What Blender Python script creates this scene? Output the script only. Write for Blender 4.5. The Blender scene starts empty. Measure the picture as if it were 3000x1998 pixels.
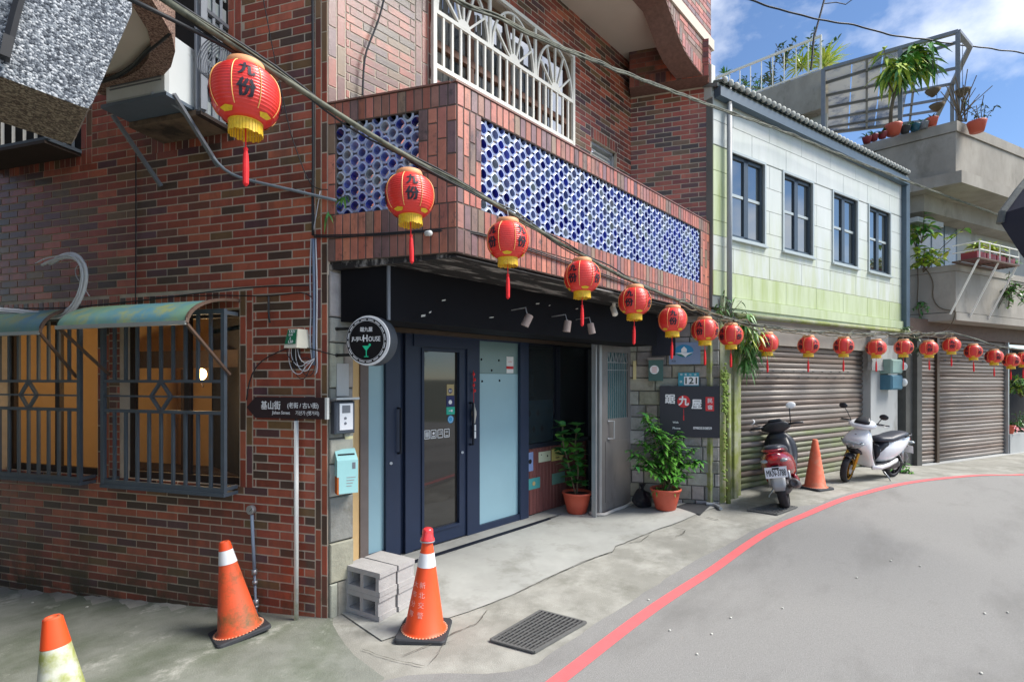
import bpy, bmesh, math, random
from mathutils import Vector, Matrix, Quaternion, noise as mnoise

rnd = random.Random(7)
scene = bpy.context.scene
COL = scene.collection

# ---------------------------------------------------------------- camera
# 18 mm lens, level, sensor shifted up; eye 1.88 m above the street corner.
FPX, CX, HY = 1500.0, 1500.0, 1111.0        # focal length, centre and horizon in photo pixels (3000 wide)
EYE = 1.88
TH = math.atan2(1395.0, FPX)
FW = Vector((math.cos(TH), math.sin(TH)))    # world X runs along the shop front
RT = Vector((math.sin(TH), -math.cos(TH)))
D0 = EYE * FPX / 701.0
CAM = -(RT * (-540.0 / FPX * D0) + FW * D0)
cam_data = bpy.data.cameras.new('camera')
cam_data.sensor_width = 36.0
cam_data.lens = 36.0 * FPX / 3000.0
cam_data.shift_y = (HY - 999.0) / 3000.0
cam_data.clip_start = 0.05
cam_data.clip_end = 3000.0
cam = bpy.data.objects.new('camera', cam_data)
COL.objects.link(cam)
cam.location = (CAM.x, CAM.y, EYE)
cam.rotation_euler = (math.pi / 2, 0, math.atan2(FW.y, FW.x) - math.pi / 2)
scene.camera = cam

# ---------------------------------------------------------------- sky, sun, exposure
SUN_EL = math.radians(50)
SUN_AZ = math.atan2(-0.78, 0.56)             # direction towards the sun (from the open street side)
world = bpy.data.worlds.new('World'); scene.world = world
world.use_nodes = True
nt = world.node_tree; nt.nodes.clear()
def N(tree, t, **kw):
    n = tree.nodes.new(t)
    for k, v in kw.items(): setattr(n, k, v)
    return n
w_out = N(nt, 'ShaderNodeOutputWorld'); w_bg = N(nt, 'ShaderNodeBackground')
w_sky = N(nt, 'ShaderNodeTexSky'); w_sky.sky_type = 'NISHITA'; w_sky.sun_disc = False
w_sky.sun_elevation = SUN_EL; w_sky.sun_rotation = math.pi / 2 - SUN_AZ
w_sky.air_density = 0.9; w_sky.dust_density = 0.05; w_sky.ozone_density = 5.0
w_tc = N(nt, 'ShaderNodeTexCoord'); w_map = N(nt, 'ShaderNodeMapping')
w_map.inputs['Scale'].default_value = (1.0, 1.0, 1.6)
w_map.inputs['Location'].default_value = (3.271, 0.579, 3.0585)
w_no = N(nt, 'ShaderNodeTexNoise'); w_no.inputs['Scale'].default_value = 2.3; w_no.inputs['Detail'].default_value = 9; w_no.inputs['Roughness'].default_value = 0.56
w_rp = N(nt, 'ShaderNodeValToRGB'); w_rp.color_ramp.elements[0].position = 0.49; w_rp.color_ramp.elements[1].position = 0.68
w_mx = N(nt, 'ShaderNodeMix', data_type='RGBA')
w_mx.inputs[7].default_value = (8.4, 8.5, 8.8, 1)
L = nt.links.new
L(w_tc.outputs['Generated'], w_map.inputs['Vector']); L(w_map.outputs['Vector'], w_no.inputs['Vector'])
L(w_no.outputs['Fac'], w_rp.inputs['Fac']); L(w_rp.outputs['Color'], w_mx.inputs[0])
L(w_sky.outputs['Color'], w_mx.inputs[6]); L(w_mx.outputs[2], w_bg.inputs['Color'])
w_bg.inputs['Strength'].default_value = 0.06
L(w_bg.outputs['Background'], w_out.inputs['Surface'])

sun_data = bpy.data.lights.new('sun', 'SUN'); sun_data.energy = 2.2; sun_data.angle = math.radians(28)
sun_data.color = (1.0, 0.95, 0.88)
sun = bpy.data.objects.new('sun', sun_data); COL.objects.link(sun)
sd = Vector((math.cos(SUN_AZ) * math.cos(SUN_EL), math.sin(SUN_AZ) * math.cos(SUN_EL), math.sin(SUN_EL)))
sun.rotation_euler = (-sd).to_track_quat('-Z', 'Y').to_euler()
sun.location = (0, 0, 30)
vs = scene.view_settings
vs.view_transform = 'Standard'; vs.look = 'None'; vs.gamma = 1.0; vs.use_curve_mapping = False
vs.exposure = 1.6
scene.render.engine = 'CYCLES'
scene.render.resolution_x = 1024; scene.render.resolution_y = 681
scene.cycles.max_bounces = 5; scene.cycles.transparent_max_bounces = 6

# ---------------------------------------------------------------- small tools
def lin(r, g, b):
    def f(c):
        c /= 255.0
        return c / 12.92 if c <= 0.04045 else ((c + 0.055) / 1.055) ** 2.4
    return (f(r), f(g), f(b), 1.0)

def ray(px):
    r = (px - CX) / FPX
    return FW + RT * r

def sstep(a, b, x):
    t = max(0.0, min(1.0, (x - a) / (b - a)))
    return t * t * (3 - 2 * t)

UL = Vector((0.4467, -0.8947))               # direction of the side wall, towards the street
NL = Vector((-0.8947, -0.4467))

def gz(x, y):
    """height of the ground"""
    z = 0.14 * sstep(2.8, 5.2, x) * (1 - .75 * sstep(-.9, .6, y) * sstep(5.6, 4.6, x)) + 0.10 * sstep(5.0, 6.6, x) - 0.12 * sstep(9.6, 11.6, x)
    front = -(x * NL.x + y * NL.y)           # < 0 : alley side of the side wall
    q = -(x * UL.x + y * UL.y)               # distance up the alley
    w = sstep(0.35, -0.05, front)
    z -= w * (0.056 * max(0.0, q))
    return z

def ground_pt(px, py, off=0.0):
    d = ray(px); z = 0.0
    for _ in range(12):
        t = (EYE - z) * FPX / (py - HY)
        p = CAM + d * t
        z = gz(p.x, p.y)
    return Vector((p.x, p.y, z + off))

def at_depth(px, py, t):
    p = CAM + ray(px) * t
    return Vector((p.x, p.y, EYE + (HY - py) / FPX * t))

class Wall:
    """vertical plane: s along, z up, o outwards (towards the street)"""
    def __init__(self, p0, u, n):
        self.p0 = Vector(p0); self.u = Vector(u).normalized(); self.n = Vector(n).normalized()
    def pt(self, s, z, o=0.0):
        p = self.p0 + self.u * s + self.n * o
        return Vector((p.x, p.y, z))
    def depth(self, px, o=0.0):
        d = ray(px)
        return ((self.p0 + self.n * o) - CAM).dot(self.n) / d.dot(self.n)
    def sz(self, px, py, o=0.0):
        t = self.depth(px, o); p = CAM + ray(px) * t
        return (p - self.p0).dot(self.u), EYE + (HY - py) / FPX * t
    def s(self, px, o=0.0): return self.sz(px, HY, o)[0]
    def z(self, px, py, o=0.0): return self.sz(px, py, o)[1]
    def P(self, px, py, o=0.0):
        s, z = self.sz(px, py, o); return self.pt(s, z, o)

WL = Wall((0, 0), UL, NL)                                   # side wall in the alley and balcony flank
WF = Wall((0, 0), (1, 0), (0, -1))                          # street front, upper floor
BD = 0.976
WB = Wall((0, -BD), (1, 0), (0, -1))                        # balcony front
WS = Wall((0, 0.80), (1, 0), (0, -1))                       # recessed shop front
WW = Wall((4.653, 0), UL, NL)                               # wing wall at the far end
W2 = Wall((5.2, -1.05), (0.9676, -0.2528), (-0.2528, -0.9676))
W3 = Wall((11.30, -2.785), (0.932, -0.3625), (-0.3625, -0.932))

# ---------------------------------------------------------------- mesh builder
class MB:
    def __init__(self): self.v = []; self.f = []; self.fc = []; self.mi = []; self.sm = []; self.c = (1, 1, 1, 1); self.m = 0; self.s = False
    def add(self, vs, fs):
        b = len(self.v); self.v.extend([tuple(x) for x in vs])
        for f in fs:
            self.f.append(tuple(b + i for i in f)); self.fc.append(self.c); self.mi.append(self.m); self.sm.append(self.s)
    def hexa(self, p):     # 0-3 bottom loop, 4-7 top loop
        self.add(p, [(0, 3, 2, 1), (4, 5, 6, 7), (0, 1, 5, 4), (1, 2, 6, 5), (2, 3, 7, 6), (3, 0, 4, 7)])
    def box(self, x0, x1, y0, y1, z0, z1):
        self.hexa([(x0, y0, z0), (x1, y0, z0), (x1, y1, z0), (x0, y1, z0), (x0, y0, z1), (x1, y0, z1), (x1, y1, z1), (x0, y1, z1)])
    def wbox(self, W, s0, s1, z0, z1, o0, o1):
        if s1 < s0: s0, s1 = s1, s0
        if z1 < z0: z0, z1 = z1, z0
        if o1 < o0: o0, o1 = o1, o0
        self.hexa([W.pt(s0, z0, o1), W.pt(s1, z0, o1), W.pt(s1, z0, o0), W.pt(s0, z0, o0), W.pt(s0, z1, o1), W.pt(s1, z1, o1), W.pt(s1, z1, o0), W.pt(s0, z1, o0)])
    def wbev(self, W, s0, s1, z0, z1, o0, o1, b=0.004):
        """box whose front face is chamfered"""
        P = W.pt
        a = [P(s0, z0, o0), P(s1, z0, o0), P(s1, z1, o0), P(s0, z1, o0)]
        m = [P(s0, z0, o1 - b), P(s1, z0, o1 - b), P(s1, z1, o1 - b), P(s0, z1, o1 - b)]
        c = [P(s0 + b, z0 + b, o1), P(s1 - b, z0 + b, o1), P(s1 - b, z1 - b, o1), P(s0 + b, z1 - b, o1)]
        fs = [(8, 9, 10, 11)]
        for i in range(4):
            j = (i + 1) % 4
            fs += [(i, j, 4 + j, 4 + i), (4 + i, 4 + j, 8 + j, 8 + i)]
        self.add(a + m + c, fs)
    def obox(self, c, ax, ay, az):
        c = Vector(c); ax = Vector(ax); ay = Vector(ay); az = Vector(az)
        p = [c - ax - ay - az, c + ax - ay - az, c + ax + ay - az, c - ax + ay - az, c - ax - ay + az, c + ax - ay + az, c + ax + ay + az, c - ax + ay + az]
        self.hexa(p)
    def bar(self, a, b, w, h=None, up=(0, 0, 1)):
        a = Vector(a); b = Vector(b); h = h or w
        d = (b - a); l = d.length
        if l < 1e-6: return
        d /= l; u = Vector(up)
        if abs(d.dot(u)) > 0.98: u = Vector((1, 0, 0))
        x = d.cross(u).normalized(); y = x.cross(d)
        self.obox((a + b) / 2, d * (l / 2), x * (w / 2), y * (h / 2))
    def poly(self, pts): self.add(pts, [tuple(range(len(pts)))])
    def prism(self, pts, d):
        d = Vector(d); n = len(pts); a = [Vector(p) for p in pts]; b = [p + d for p in a]
        self.add(a + b, [tuple(range(n - 1, -1, -1)), tuple(range(n, 2 * n))] + [(i, (i + 1) % n, n + (i + 1) % n, n + i) for i in range(n)])
    def tube(self, pts, r, seg=8, cap=True, closed=False):
        pts = [Vector(p) for p in pts]; n = len(pts)
        rs = r if isinstance(r, (list, tuple)) else [r] * n
        up = None; rings = []
        for i, p in enumerate(pts):
            if closed: d = pts[(i + 1) % n] - pts[i - 1]
            else: d = pts[min(i + 1, n - 1)] - pts[max(i - 1, 0)]
            if d.length < 1e-9: d = Vector((0, 0, 1))
            d.normalize()
            if up is None:
                up = Vector((0, 0, 1)) if abs(d.z) < 0.9 else Vector((1, 0, 0))
            x = d.cross(up)
            if x.length < 1e-5: x = d.orthogonal()
            x.normalize(); up = x.cross(d).normalized()
            rings.append([p + (x * math.cos(2 * math.pi * k / seg) + up * math.sin(2 * math.pi * k / seg)) * rs[i] for k in range(seg)])
        vs = [q for ring in rings for q in ring]; fs = []
        m = n if closed else n - 1
        for i in range(m):
            j = (i + 1) % n
            for k in range(seg):
                k2 = (k + 1) % seg
                fs.append((i * seg + k, i * seg + k2, j * seg + k2, j * seg + k))
        if cap and not closed:
            fs += [tuple(range(seg - 1, -1, -1)), tuple((n - 1) * seg + k for k in range(seg))]
        self.add(vs, fs)
    def lathe(self, prof, c=(0, 0, 0), seg=24, axis=(0, 0, 1), xdir=None, cap=True):
        """prof: list of (radius, height)"""
        c = Vector(c); az = Vector(axis).normalized()
        ax = Vector(xdir).normalized() if xdir else (az.orthogonal().normalized() if abs(az.z) < 0.999 else Vector((1, 0, 0)))
        ay = az.cross(ax); vs = []; fs = []
        for r, h in prof:
            for k in range(seg):
                a = 2 * math.pi * k / seg
                vs.append(c + az * h + (ax * math.cos(a) + ay * math.sin(a)) * max(r, 1e-4))
        for i in range(len(prof) - 1):
            for k in range(seg):
                k2 = (k + 1) % seg
                fs.append((i * seg + k, i * seg + k2, (i + 1) * seg + k2, (i + 1) * seg + k))
        if cap:
            fs += [tuple(range(seg - 1, -1, -1)), tuple((len(prof) - 1) * seg + k for k in range(seg))]
        self.add(vs, fs)
    def cyl(self, a, b, r, seg=12): self.tube([a, b], r, seg)
    def ball(self, c, rx, ry=None, rz=None, seg=14, rings=8, rot=None):
        ry = ry or rx; rz = rz or rx; c = Vector(c); vs = []; fs = []
        for i in range(rings + 1):
            th = math.pi * i / rings
            for k in range(seg):
                ph = 2 * math.pi * k / seg
                p = Vector((rx * math.sin(th) * math.cos(ph), ry * math.sin(th) * math.sin(ph), rz * math.cos(th)))
                if rot is not None: p = rot @ p
                vs.append(c + p)
        for i in range(rings):
            for k in range(seg):
                k2 = (k + 1) % seg
                fs.append((i * seg + k, (i + 1) * seg + k, (i + 1) * seg + k2, i * seg + k2))
        self.add(vs, fs)
    def loft(self, secs, cap=True):
        n = len(secs[0]); vs = [Vector(p) for s in secs for p in s]; fs = []
        for i in range(len(secs) - 1):
            for k in range(n):
                k2 = (k + 1) % n
                fs.append((i * n + k, i * n + k2, (i + 1) * n + k2, (i + 1) * n + k))
        if cap: fs += [tuple(range(n - 1, -1, -1)), tuple((len(secs) - 1) * n + k for k in range(n))]
        self.add(vs, fs)
    def mesh(self, name, mats, base=(0, 0, 0), col=True):
        base = Vector(base); me = bpy.data.meshes.new(name)
        me.from_pydata([(x - base.x, y - base.y, z - base.z) for x, y, z in self.v], [], self.f)
        for m in mats: me.materials.append(m)
        me.polygons.foreach_set('material_index', self.mi)
        me.polygons.foreach_set('use_smooth', self.sm)
        if col:
            at = me.attributes.new('Col', 'FLOAT_COLOR', 'FACE')
            at.data.foreach_set('color', [x for c in self.fc for x in c])
        me.update()
        return me

BASE = {}
def thing(name, label, cat, loc=(0, 0, 0), group=None):
    o = bpy.data.objects.new(name, None); COL.objects.link(o)
    o.location = loc; o.empty_display_size = 0.1
    o['label'] = label; o['category'] = cat
    if group: o['group'] = group
    BASE[o.name] = Vector(loc)
    return o
def root_base(o):
    while o.parent: o = o.parent
    return BASE[o.name]
def part(name, mb, mats, parent, label=None, kind=None):
    """one mesh object, given in world coordinates, under a thing or a part"""
    if not isinstance(mats, (list, tuple)): mats = [mats]
    me = mb.mesh(name, mats, root_base(parent))
    o = bpy.data.objects.new(name, me); COL.objects.link(o); o.parent = parent
    if label: o['label'] = label
    if kind: o['kind'] = kind
    return o
def solo(name, mb, mats, label=None, cat=None, group=None, kind=None):
    """top-level single mesh, origin at its base centre"""
    if not isinstance(mats, (list, tuple)): mats = [mats]
    xs = [p[0] for p in mb.v]; ys = [p[1] for p in mb.v]; zs = [p[2] for p in mb.v]
    b = Vector(((min(xs) + max(xs)) / 2, (min(ys) + max(ys)) / 2, min(zs)))
    me = mb.mesh(name, mats, b)
    o = bpy.data.objects.new(name, me); COL.objects.link(o); o.location = b
    if label: o['label'] = label
    if cat: o['category'] = cat
    if group: o['group'] = group
    if kind: o['kind'] = kind
    BASE[o.name] = b
    return o
def copy_tree(o, parent=None):
    c = o.copy(); COL.objects.link(c); c.parent = parent
    for ch in [x for x in o.children]: copy_tree(ch, c)
    return c

# ---------------------------------------------------------------- materials
MATS = {}
def mat(name, col, rough=0.6, metal=0.0, var=0.12, scale=6.0, bump=0.0, bscale=40.0, col2=None, lo=0.42, hi=0.62, attr=False,
        spec=0.5, stretch=None, dirt=None, dlo=0.52, dhi=0.7, dscale=2.0, trans=0.0, alpha=1.0, coat=0.0, emit=None, estr=0.0, sub=0.0, dirt_low=None, dirt_foot=-0.1, grime=None):
    """procedural material: base colour (or face colour), mottled by noise, an optional second colour in patches, dirt patches and relief"""
    if name in MATS: return MATS[name]
    m = bpy.data.materials.new(name); MATS[name] = m; m.use_nodes = True
    t = m.node_tree; t.nodes.clear(); L = t.links.new
    out = N(t, 'ShaderNodeOutputMaterial'); b = N(t, 'ShaderNodeBsdfPrincipled'); L(b.outputs[0], out.inputs['Surface'])
    b.inputs['Roughness'].default_value = rough; b.inputs['Metallic'].default_value = metal
    b.inputs['Specular IOR Level'].default_value = spec
    if trans: b.inputs['Transmission Weight'].default_value = trans
    if coat: b.inputs['Coat Weight'].default_value = coat; b.inputs['Coat Roughness'].default_value = 0.12
    if alpha < 1: b.inputs['Alpha'].default_value = alpha
    if emit: b.inputs['Emission Color'].default_value = emit; b.inputs['Emission Strength'].default_value = estr
    if sub: b.inputs['Subsurface Weight'].default_value = sub; b.inputs['Subsurface Radius'].default_value = (0.02, 0.01, 0.01)
    g = N(t, 'ShaderNodeNewGeometry'); mp = N(t, 'ShaderNodeMapping'); L(g.outputs['Position'], mp.inputs['Vector'])
    if stretch: mp.inputs['Scale'].default_value = stretch
    V = mp.outputs['Vector']
    def noise(sc, det=5, rg=0.6, vec=None):
        n = N(t, 'ShaderNodeTexNoise'); n.inputs['Scale'].default_value = sc; n.inputs['Detail'].default_value = det; n.inputs['Roughness'].default_value = rg
        L(vec or V, n.inputs['Vector']); return n.outputs['Fac']
    def ramp(f, a, c):
        r = N(t, 'ShaderNodeMapRange'); r.inputs['From Min'].default_value = a; r.inputs['From Max'].default_value = c; r.clamp = True
        L(f, r.inputs['Value']); return r.outputs['Result']
    def mix(f, a, c, mode='MIX'):
        x = N(t, 'ShaderNodeMix', data_type='RGBA', blend_type=mode)
        if isinstance(f, (int, float)): x.inputs[0].default_value = f
        else: L(f, x.inputs[0])
        for s, i in ((a, 6), (c, 7)):
            if isinstance(s, tuple): x.inputs[i].default_value = s
            else: L(s, x.inputs[i])
        return x.outputs[2]
    if attr:
        a = N(t, 'ShaderNodeAttribute'); a.attribute_name = 'Col'; c = a.outputs['Color']
    else: c = col
    if col2: c = mix(ramp(noise(scale * 0.6, 7, 0.65), lo, hi), c, col2)
    if var:
        f = ramp(noise(scale, 6), 0.25, 0.75)
        v = N(t, 'ShaderNodeMix', data_type='FLOAT'); L(f, v.inputs[0]); v.inputs[2].default_value = 1 - var; v.inputs[3].default_value = 1 + var
        cc = N(t, 'ShaderNodeCombineColor'); L(v.outputs[0], cc.inputs[0]); L(v.outputs[0], cc.inputs[1]); L(v.outputs[0], cc.inputs[2])
        c = mix(1.0, c, cc.outputs[0], 'MULTIPLY')
    if dirt:
        f = ramp(noise(dscale, 8, 0.7), dlo, dhi)
        if dirt_low:      # damp and moss that climbs from the foot, ragged upper edge
            sx = N(t, 'ShaderNodeSeparateXYZ'); L(g.outputs['Position'], sx.inputs[0])
            h = N(t, 'ShaderNodeMapRange'); h.inputs['From Min'].default_value = dirt_low; h.inputs['From Max'].default_value = dirt_foot; h.clamp = True
            L(sx.outputs[2], h.inputs['Value'])
            mm = N(t, 'ShaderNodeMath', operation='MULTIPLY'); L(f, mm.inputs[0]); L(h.outputs[0], mm.inputs[1]); f = mm.outputs[0]
        c = mix(f, c, dirt)
    if grime:           # runs and smears: (colour, noise scale, from, to, stretch)
        m2 = N(t, 'ShaderNodeMapping'); L(g.outputs['Position'], m2.inputs['Vector']); m2.inputs['Scale'].default_value = grime[4]
        f = ramp(noise(grime[1], 7, 0.65, m2.outputs['Vector']), grime[2], grime[3]); c = mix(f, c, grime[0])
    if isinstance(c, tuple): b.inputs['Base Color'].default_value = c
    else: L(c, b.inputs['Base Color'])
    if bump:
        bp = N(t, 'ShaderNodeBump'); bp.inputs['Strength'].default_value = bump; bp.inputs['Distance'].default_value = 0.01
        L(noise(bscale, 6, 0.7), bp.inputs['Height']); L(bp.outputs[0], b.inputs['Normal'])
    return m

def pebble(name, cols, scale, rough=.9):
    """washed-stone finish: pebbles of mixed colours standing out of cement"""
    m = bpy.data.materials.new(name); MATS[name] = m; m.use_nodes = True; t = m.node_tree; t.nodes.clear(); L = t.links.new
    out = N(t, 'ShaderNodeOutputMaterial'); b = N(t, 'ShaderNodeBsdfPrincipled'); L(b.outputs[0], out.inputs['Surface']); b.inputs['Roughness'].default_value = rough
    g = N(t, 'ShaderNodeNewGeometry'); v = N(t, 'ShaderNodeTexVoronoi'); v.inputs['Scale'].default_value = scale; L(g.outputs['Position'], v.inputs['Vector'])
    s = N(t, 'ShaderNodeSeparateColor'); L(v.outputs['Color'], s.inputs[0]); r = N(t, 'ShaderNodeValToRGB'); L(s.outputs[0], r.inputs[0]); r.color_ramp.interpolation = 'CONSTANT'
    r.color_ramp.elements[0].color = cols[0]; r.color_ramp.elements[1].color = cols[-1]; r.color_ramp.elements[1].position = 1 - 1 / len(cols)
    for i, c in enumerate(cols[1:-1]): e = r.color_ramp.elements.new((i + 1) / len(cols)); e.color = c
    L(r.outputs[0], b.inputs['Base Color']); bp = N(t, 'ShaderNodeBump'); bp.inputs['Strength'].default_value = .8; bp.inputs['Distance'].default_value = .006; bp.invert = True
    L(v.outputs['Distance'], bp.inputs['Height']); L(bp.outputs[0], b.inputs['Normal']); return m

def pick(r, pal):
    t = r.random(); a = 0
    for w, c in pal:
        a += w
        if t <= a: break
    k = r.uniform(0.82, 1.18)
    return (min(1, c[0] * k), min(1, c[1] * k * r.uniform(0.94, 1.06)), min(1, c[2] * k * r.uniform(0.94, 1.06)), 1)

# ---------------------------------------------------------------- lettering (built-in font, made before the scene is heavy)
TXT = {}
def text(body):
    """filled outline of a string, height about 1, centred: (verts2d, faces)"""
    if body in TXT: return TXT[body]
    cu = bpy.data.curves.new('t', 'FONT'); cu.body = body; cu.size = 1.0; cu.resolution_u = 3
    cu.align_x = 'LEFT'; cu.align_y = 'BOTTOM_BASELINE'
    ob = bpy.data.objects.new('t', cu); COL.objects.link(ob)
    dg = bpy.context.evaluated_depsgraph_get(); dg.update()
    me = bpy.data.meshes.new_from_object(ob.evaluated_get(dg))
    vs = [(v.co.x, v.co.y) for v in me.vertices]; fs = [tuple(p.vertices) for p in me.polygons]
    bpy.data.objects.remove(ob); bpy.data.curves.remove(cu); bpy.data.meshes.remove(me)
    if vs:
        x0 = min(v[0] for v in vs); x1 = max(v[0] for v in vs); y0 = min(v[1] for v in vs); y1 = max(v[1] for v in vs)
        vs = [((x - (x0 + x1) / 2), (y - (y0 + y1) / 2)) for x, y in vs]
        TXT[body] = (vs, fs, x1 - x0, y1 - y0)
    else: TXT[body] = ([], [], 1, 1)
    return TXT[body]
def put_text(mb, body, c, ux, uy, w=None, h=None, weight=0.0):
    """letters in the plane of ux, uy (unit vectors), centred on c, fitted to width w and/or height h"""
    vs, fs, tw, th = text(body)
    kx = (w / tw) if w else (h / th); ky = (h / th) if h else kx
    c = Vector(c); ux = Vector(ux); uy = Vector(uy)
    reps = [(0, 0)] if not weight else [(0, 0), (weight, 0), (-weight, 0), (0, weight), (0, -weight)]
    n = ux.cross(uy)
    for i, (a, b) in enumerate(reps):
        mb.add([c + ux * (x * kx + a) + uy * (y * ky + b) + n * (0.0003 * i) for x, y in vs], fs)

for s in ('九', '份', '基山街', '(老街 / 古い街)', 'Jishan Street', '기산가 (옛거리)', '踞九屋', 'JUJIU', 'H', 'OUSE', 'JIUJIU', '踞', '屋', '民', '宿', '121',
          'With', 'Phone', '0980550859', 'MKN-3788', '新', '北', '交', '警', '大', '隊', '分', '瑞', '8.8', '1321', 'D-D', 'L50', '山', '街', '基', '北市', '瑞芳區', '九份民宿', 'Open', '巷', '號', '2'):
    text(s)
# ================================================================ palette / shared materials
M_asphalt = mat('asphalt', lin(140, 139, 136), rough=0.9, var=0.16, scale=150, bump=0.7, bscale=190, col2=lin(152, 151, 148), lo=0.35, hi=0.7, dirt=lin(112, 110, 105), dlo=0.62, dhi=0.78, dscale=0.7, spec=0.2, grime=(lin(120, 119, 116), 1.1, .5, .8, (.5, 1.2, 1)))
M_red = mat('red_road_paint', lin(216, 104, 106), rough=0.75, var=0.06, scale=9, bump=0.2, bscale=120, dirt=lin(150, 130, 130), dlo=0.66, dhi=0.80, dscale=14)
M_conc_rough = mat('coarse_concrete', lin(146, 145, 137), rough=0.92, var=0.16, scale=3.0, bump=0.6, bscale=90, col2=lin(166, 165, 157), lo=0.46, hi=0.62, dirt=lin(118, 118, 108), dlo=0.54, dhi=0.72, dscale=1.3, spec=0.2)
M_conc_smooth = mat('smooth_concrete', lin(158, 159, 154), rough=0.85, var=0.10, scale=2.2, bump=0.2, bscale=60, col2=lin(168, 169, 164), lo=0.45, hi=0.65, dirt=lin(126, 126, 118), dlo=0.52, dhi=0.74, dscale=1.6, spec=0.25)
M_conc_alley = mat('alley_concrete', lin(134, 137, 128), rough=0.92, var=0.22, scale=2.5, bump=0.6, bscale=80, col2=lin(108, 114, 100), lo=0.42, hi=0.60, dirt=lin(170, 171, 162), dlo=0.56, dhi=0.66, dscale=2.3, spec=0.2)
M_crack = mat('crack', lin(86, 84, 76), rough=1.0, var=0.3, scale=20)
M_patch = mat('white_lime_patch', lin(196, 195, 186), rough=0.9, var=0.2, scale=12, bump=0.4, bscale=70)
M_earth = mat('hill_soil', lin(92, 96, 78), rough=1.0, var=0.3, scale=0.3)

# far ground: one sheet to the horizon, a little below the street
def axis(lo, hi, near0, near1, step, far):
    a = []; x = near0
    while x <= near1 + 1e-6: a.append(x); x += step
    b = [near0 - d for d in (2, 6, 14, 30, 60, 130, 300, 700) if near0 - d > lo][::-1]; c = [near1 + d for d in (2, 6, 14, 30, 60, 130, 300, 700) if near1 + d < hi]
    return [lo] + b + a + c + [hi]
def sheet(xs, ys, off, name, m, kind='structure', jit=0.0):
    mb = MB(); mb.s = True; nx = len(xs); vs = []; fs = []
    for y in ys:
        for x in xs: vs.append((x, y, gz(x, y) + off + (mnoise.noise(Vector((x * 1.7, y * 1.7, 0))) * jit if jit else 0)))
    for j in range(len(ys) - 1):
        for i in range(nx - 1): fs.append((j * nx + i, j * nx + i + 1, (j + 1) * nx + i + 1, (j + 1) * nx + i))
    mb.add(vs, fs); return solo(name, mb, m, kind=kind)
sheet(axis(-1500, 1500, -12, 30, 2.0, 1), axis(-1500, 1500, -20, 10, 2.0, 1), -0.12, 'ground', M_earth)
fine = lambda a, b, st: [a + i * st for i in range(int(round((b - a) / st)) + 1)]
pavement = sheet(fine(-9, 20, 0.2), fine(-11, 6.6, 0.2), 0.0, 'pavement', M_conc_rough, jit=0.006)

def strip(la, lb, nsub, off, rag=0.0, seed=1):
    """sheet between two ground polylines of equal length"""
    mb = MB(); mb.s = True; vs = []; fs = []; n = len(la)
    for i in range(n):
        a = Vector(la[i][:2]); b = Vector(lb[i][:2])
        if rag:
            q = mnoise.noise(Vector((a.x * 3.1, a.y * 3.1, seed))) * rag + mnoise.noise(Vector((a.x * 11.0, a.y * 11.0, seed + 5))) * rag * 0.5
            a = a + (b - a).normalized() * q
        for j in range(nsub + 1):
            k = (j / nsub) ** 1.6; p = a.lerp(b, k)
            vs.append((p.x, p.y, gz(p.x, p.y) + off))
    for i in range(n - 1):
        for j in range(nsub): fs.append((i * (nsub + 1) + j, (i + 1) * (nsub + 1) + j, (i + 1) * (nsub + 1) + j + 1, i * (nsub + 1) + j + 1))
    mb.add(vs, fs); return mb
def densify(pts, st):
    out = []
    for a, b in zip(pts[:-1], pts[1:]):
        a = Vector(a); b = Vector(b); n = max(1, int((b - a).length / st))
        out += [a.lerp(b, i / n) for i in range(n)]
    return out + [Vector(pts[-1])]
edge_px = [(1113, 1998), (1200, 1982), (1300, 1974), (1420, 1975), (1500, 1968), (1576, 1946), (1691, 1860), (1796, 1799), (1946, 1697), (2041, 1640), (2122, 1600), (2249, 1536), (2344, 1484), (2400, 1476), (2538, 1432), (2586, 1420), (2655, 1408), (2783, 1396), (2867, 1394), (3000, 1388)]
E = [ground_pt(*p) for p in edge_px]
E = [Vector((-9, -9.5, 0)), Vector((-4.2, -4.6, 0)), Vector((-2.6, -2.3, 0))] + E + [Vector((19.5, -8.2, 0))]
E = densify(E, 0.12)
far_e = []
for i, p in enumerate(E):
    k = i / (len(E) - 1)
    far_e.append(Vector((-7 + 27 * k, -10.8 - 0.1 * k, 0)))
road = solo('road', strip(E, far_e, 26, 0.007, rag=0.025), M_asphalt, kind='structure')

red_px = [(1632, 1999), (1771, 1892), (1885, 1799), (2010, 1720), (2105, 1659), (2170, 1600 + 6), (2283, 1541), (2385, 1495), (2502, 1456), (2586, 1430), (2655, 1415), (2732, 1405), (2800, 1398), (2900, 1394), (3000, 1391)]
R0 = [ground_pt(*p) for p in red_px]
R0 = [R0[0] + (R0[0] - R0[1]).normalized() * 4.0] + R0
def smooth_line(pts, it=40, st=0.1):
    q = densify(pts, st)
    for _ in range(it):
        q = [q[0]] + [(q[i - 1] + q[i] * 2 + q[i + 1]) / 4 for i in range(1, len(q) - 1)] + [q[-1]]
    return q
RL = smooth_line(R0)
la, lb = [], []
for i, p in enumerate(RL):
    d = (RL[min(i + 1, len(RL) - 1)] - RL[max(i - 1, 0)]); d.z = 0; d.normalize(); n = Vector((-d.y, d.x, 0))
    w = 0.05
    la.append(p + n * w); lb.append(p - n * w)
red = solo('red_kerb_line', strip(la, lb, 1, 0.0115), M_red, kind='structure')

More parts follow.
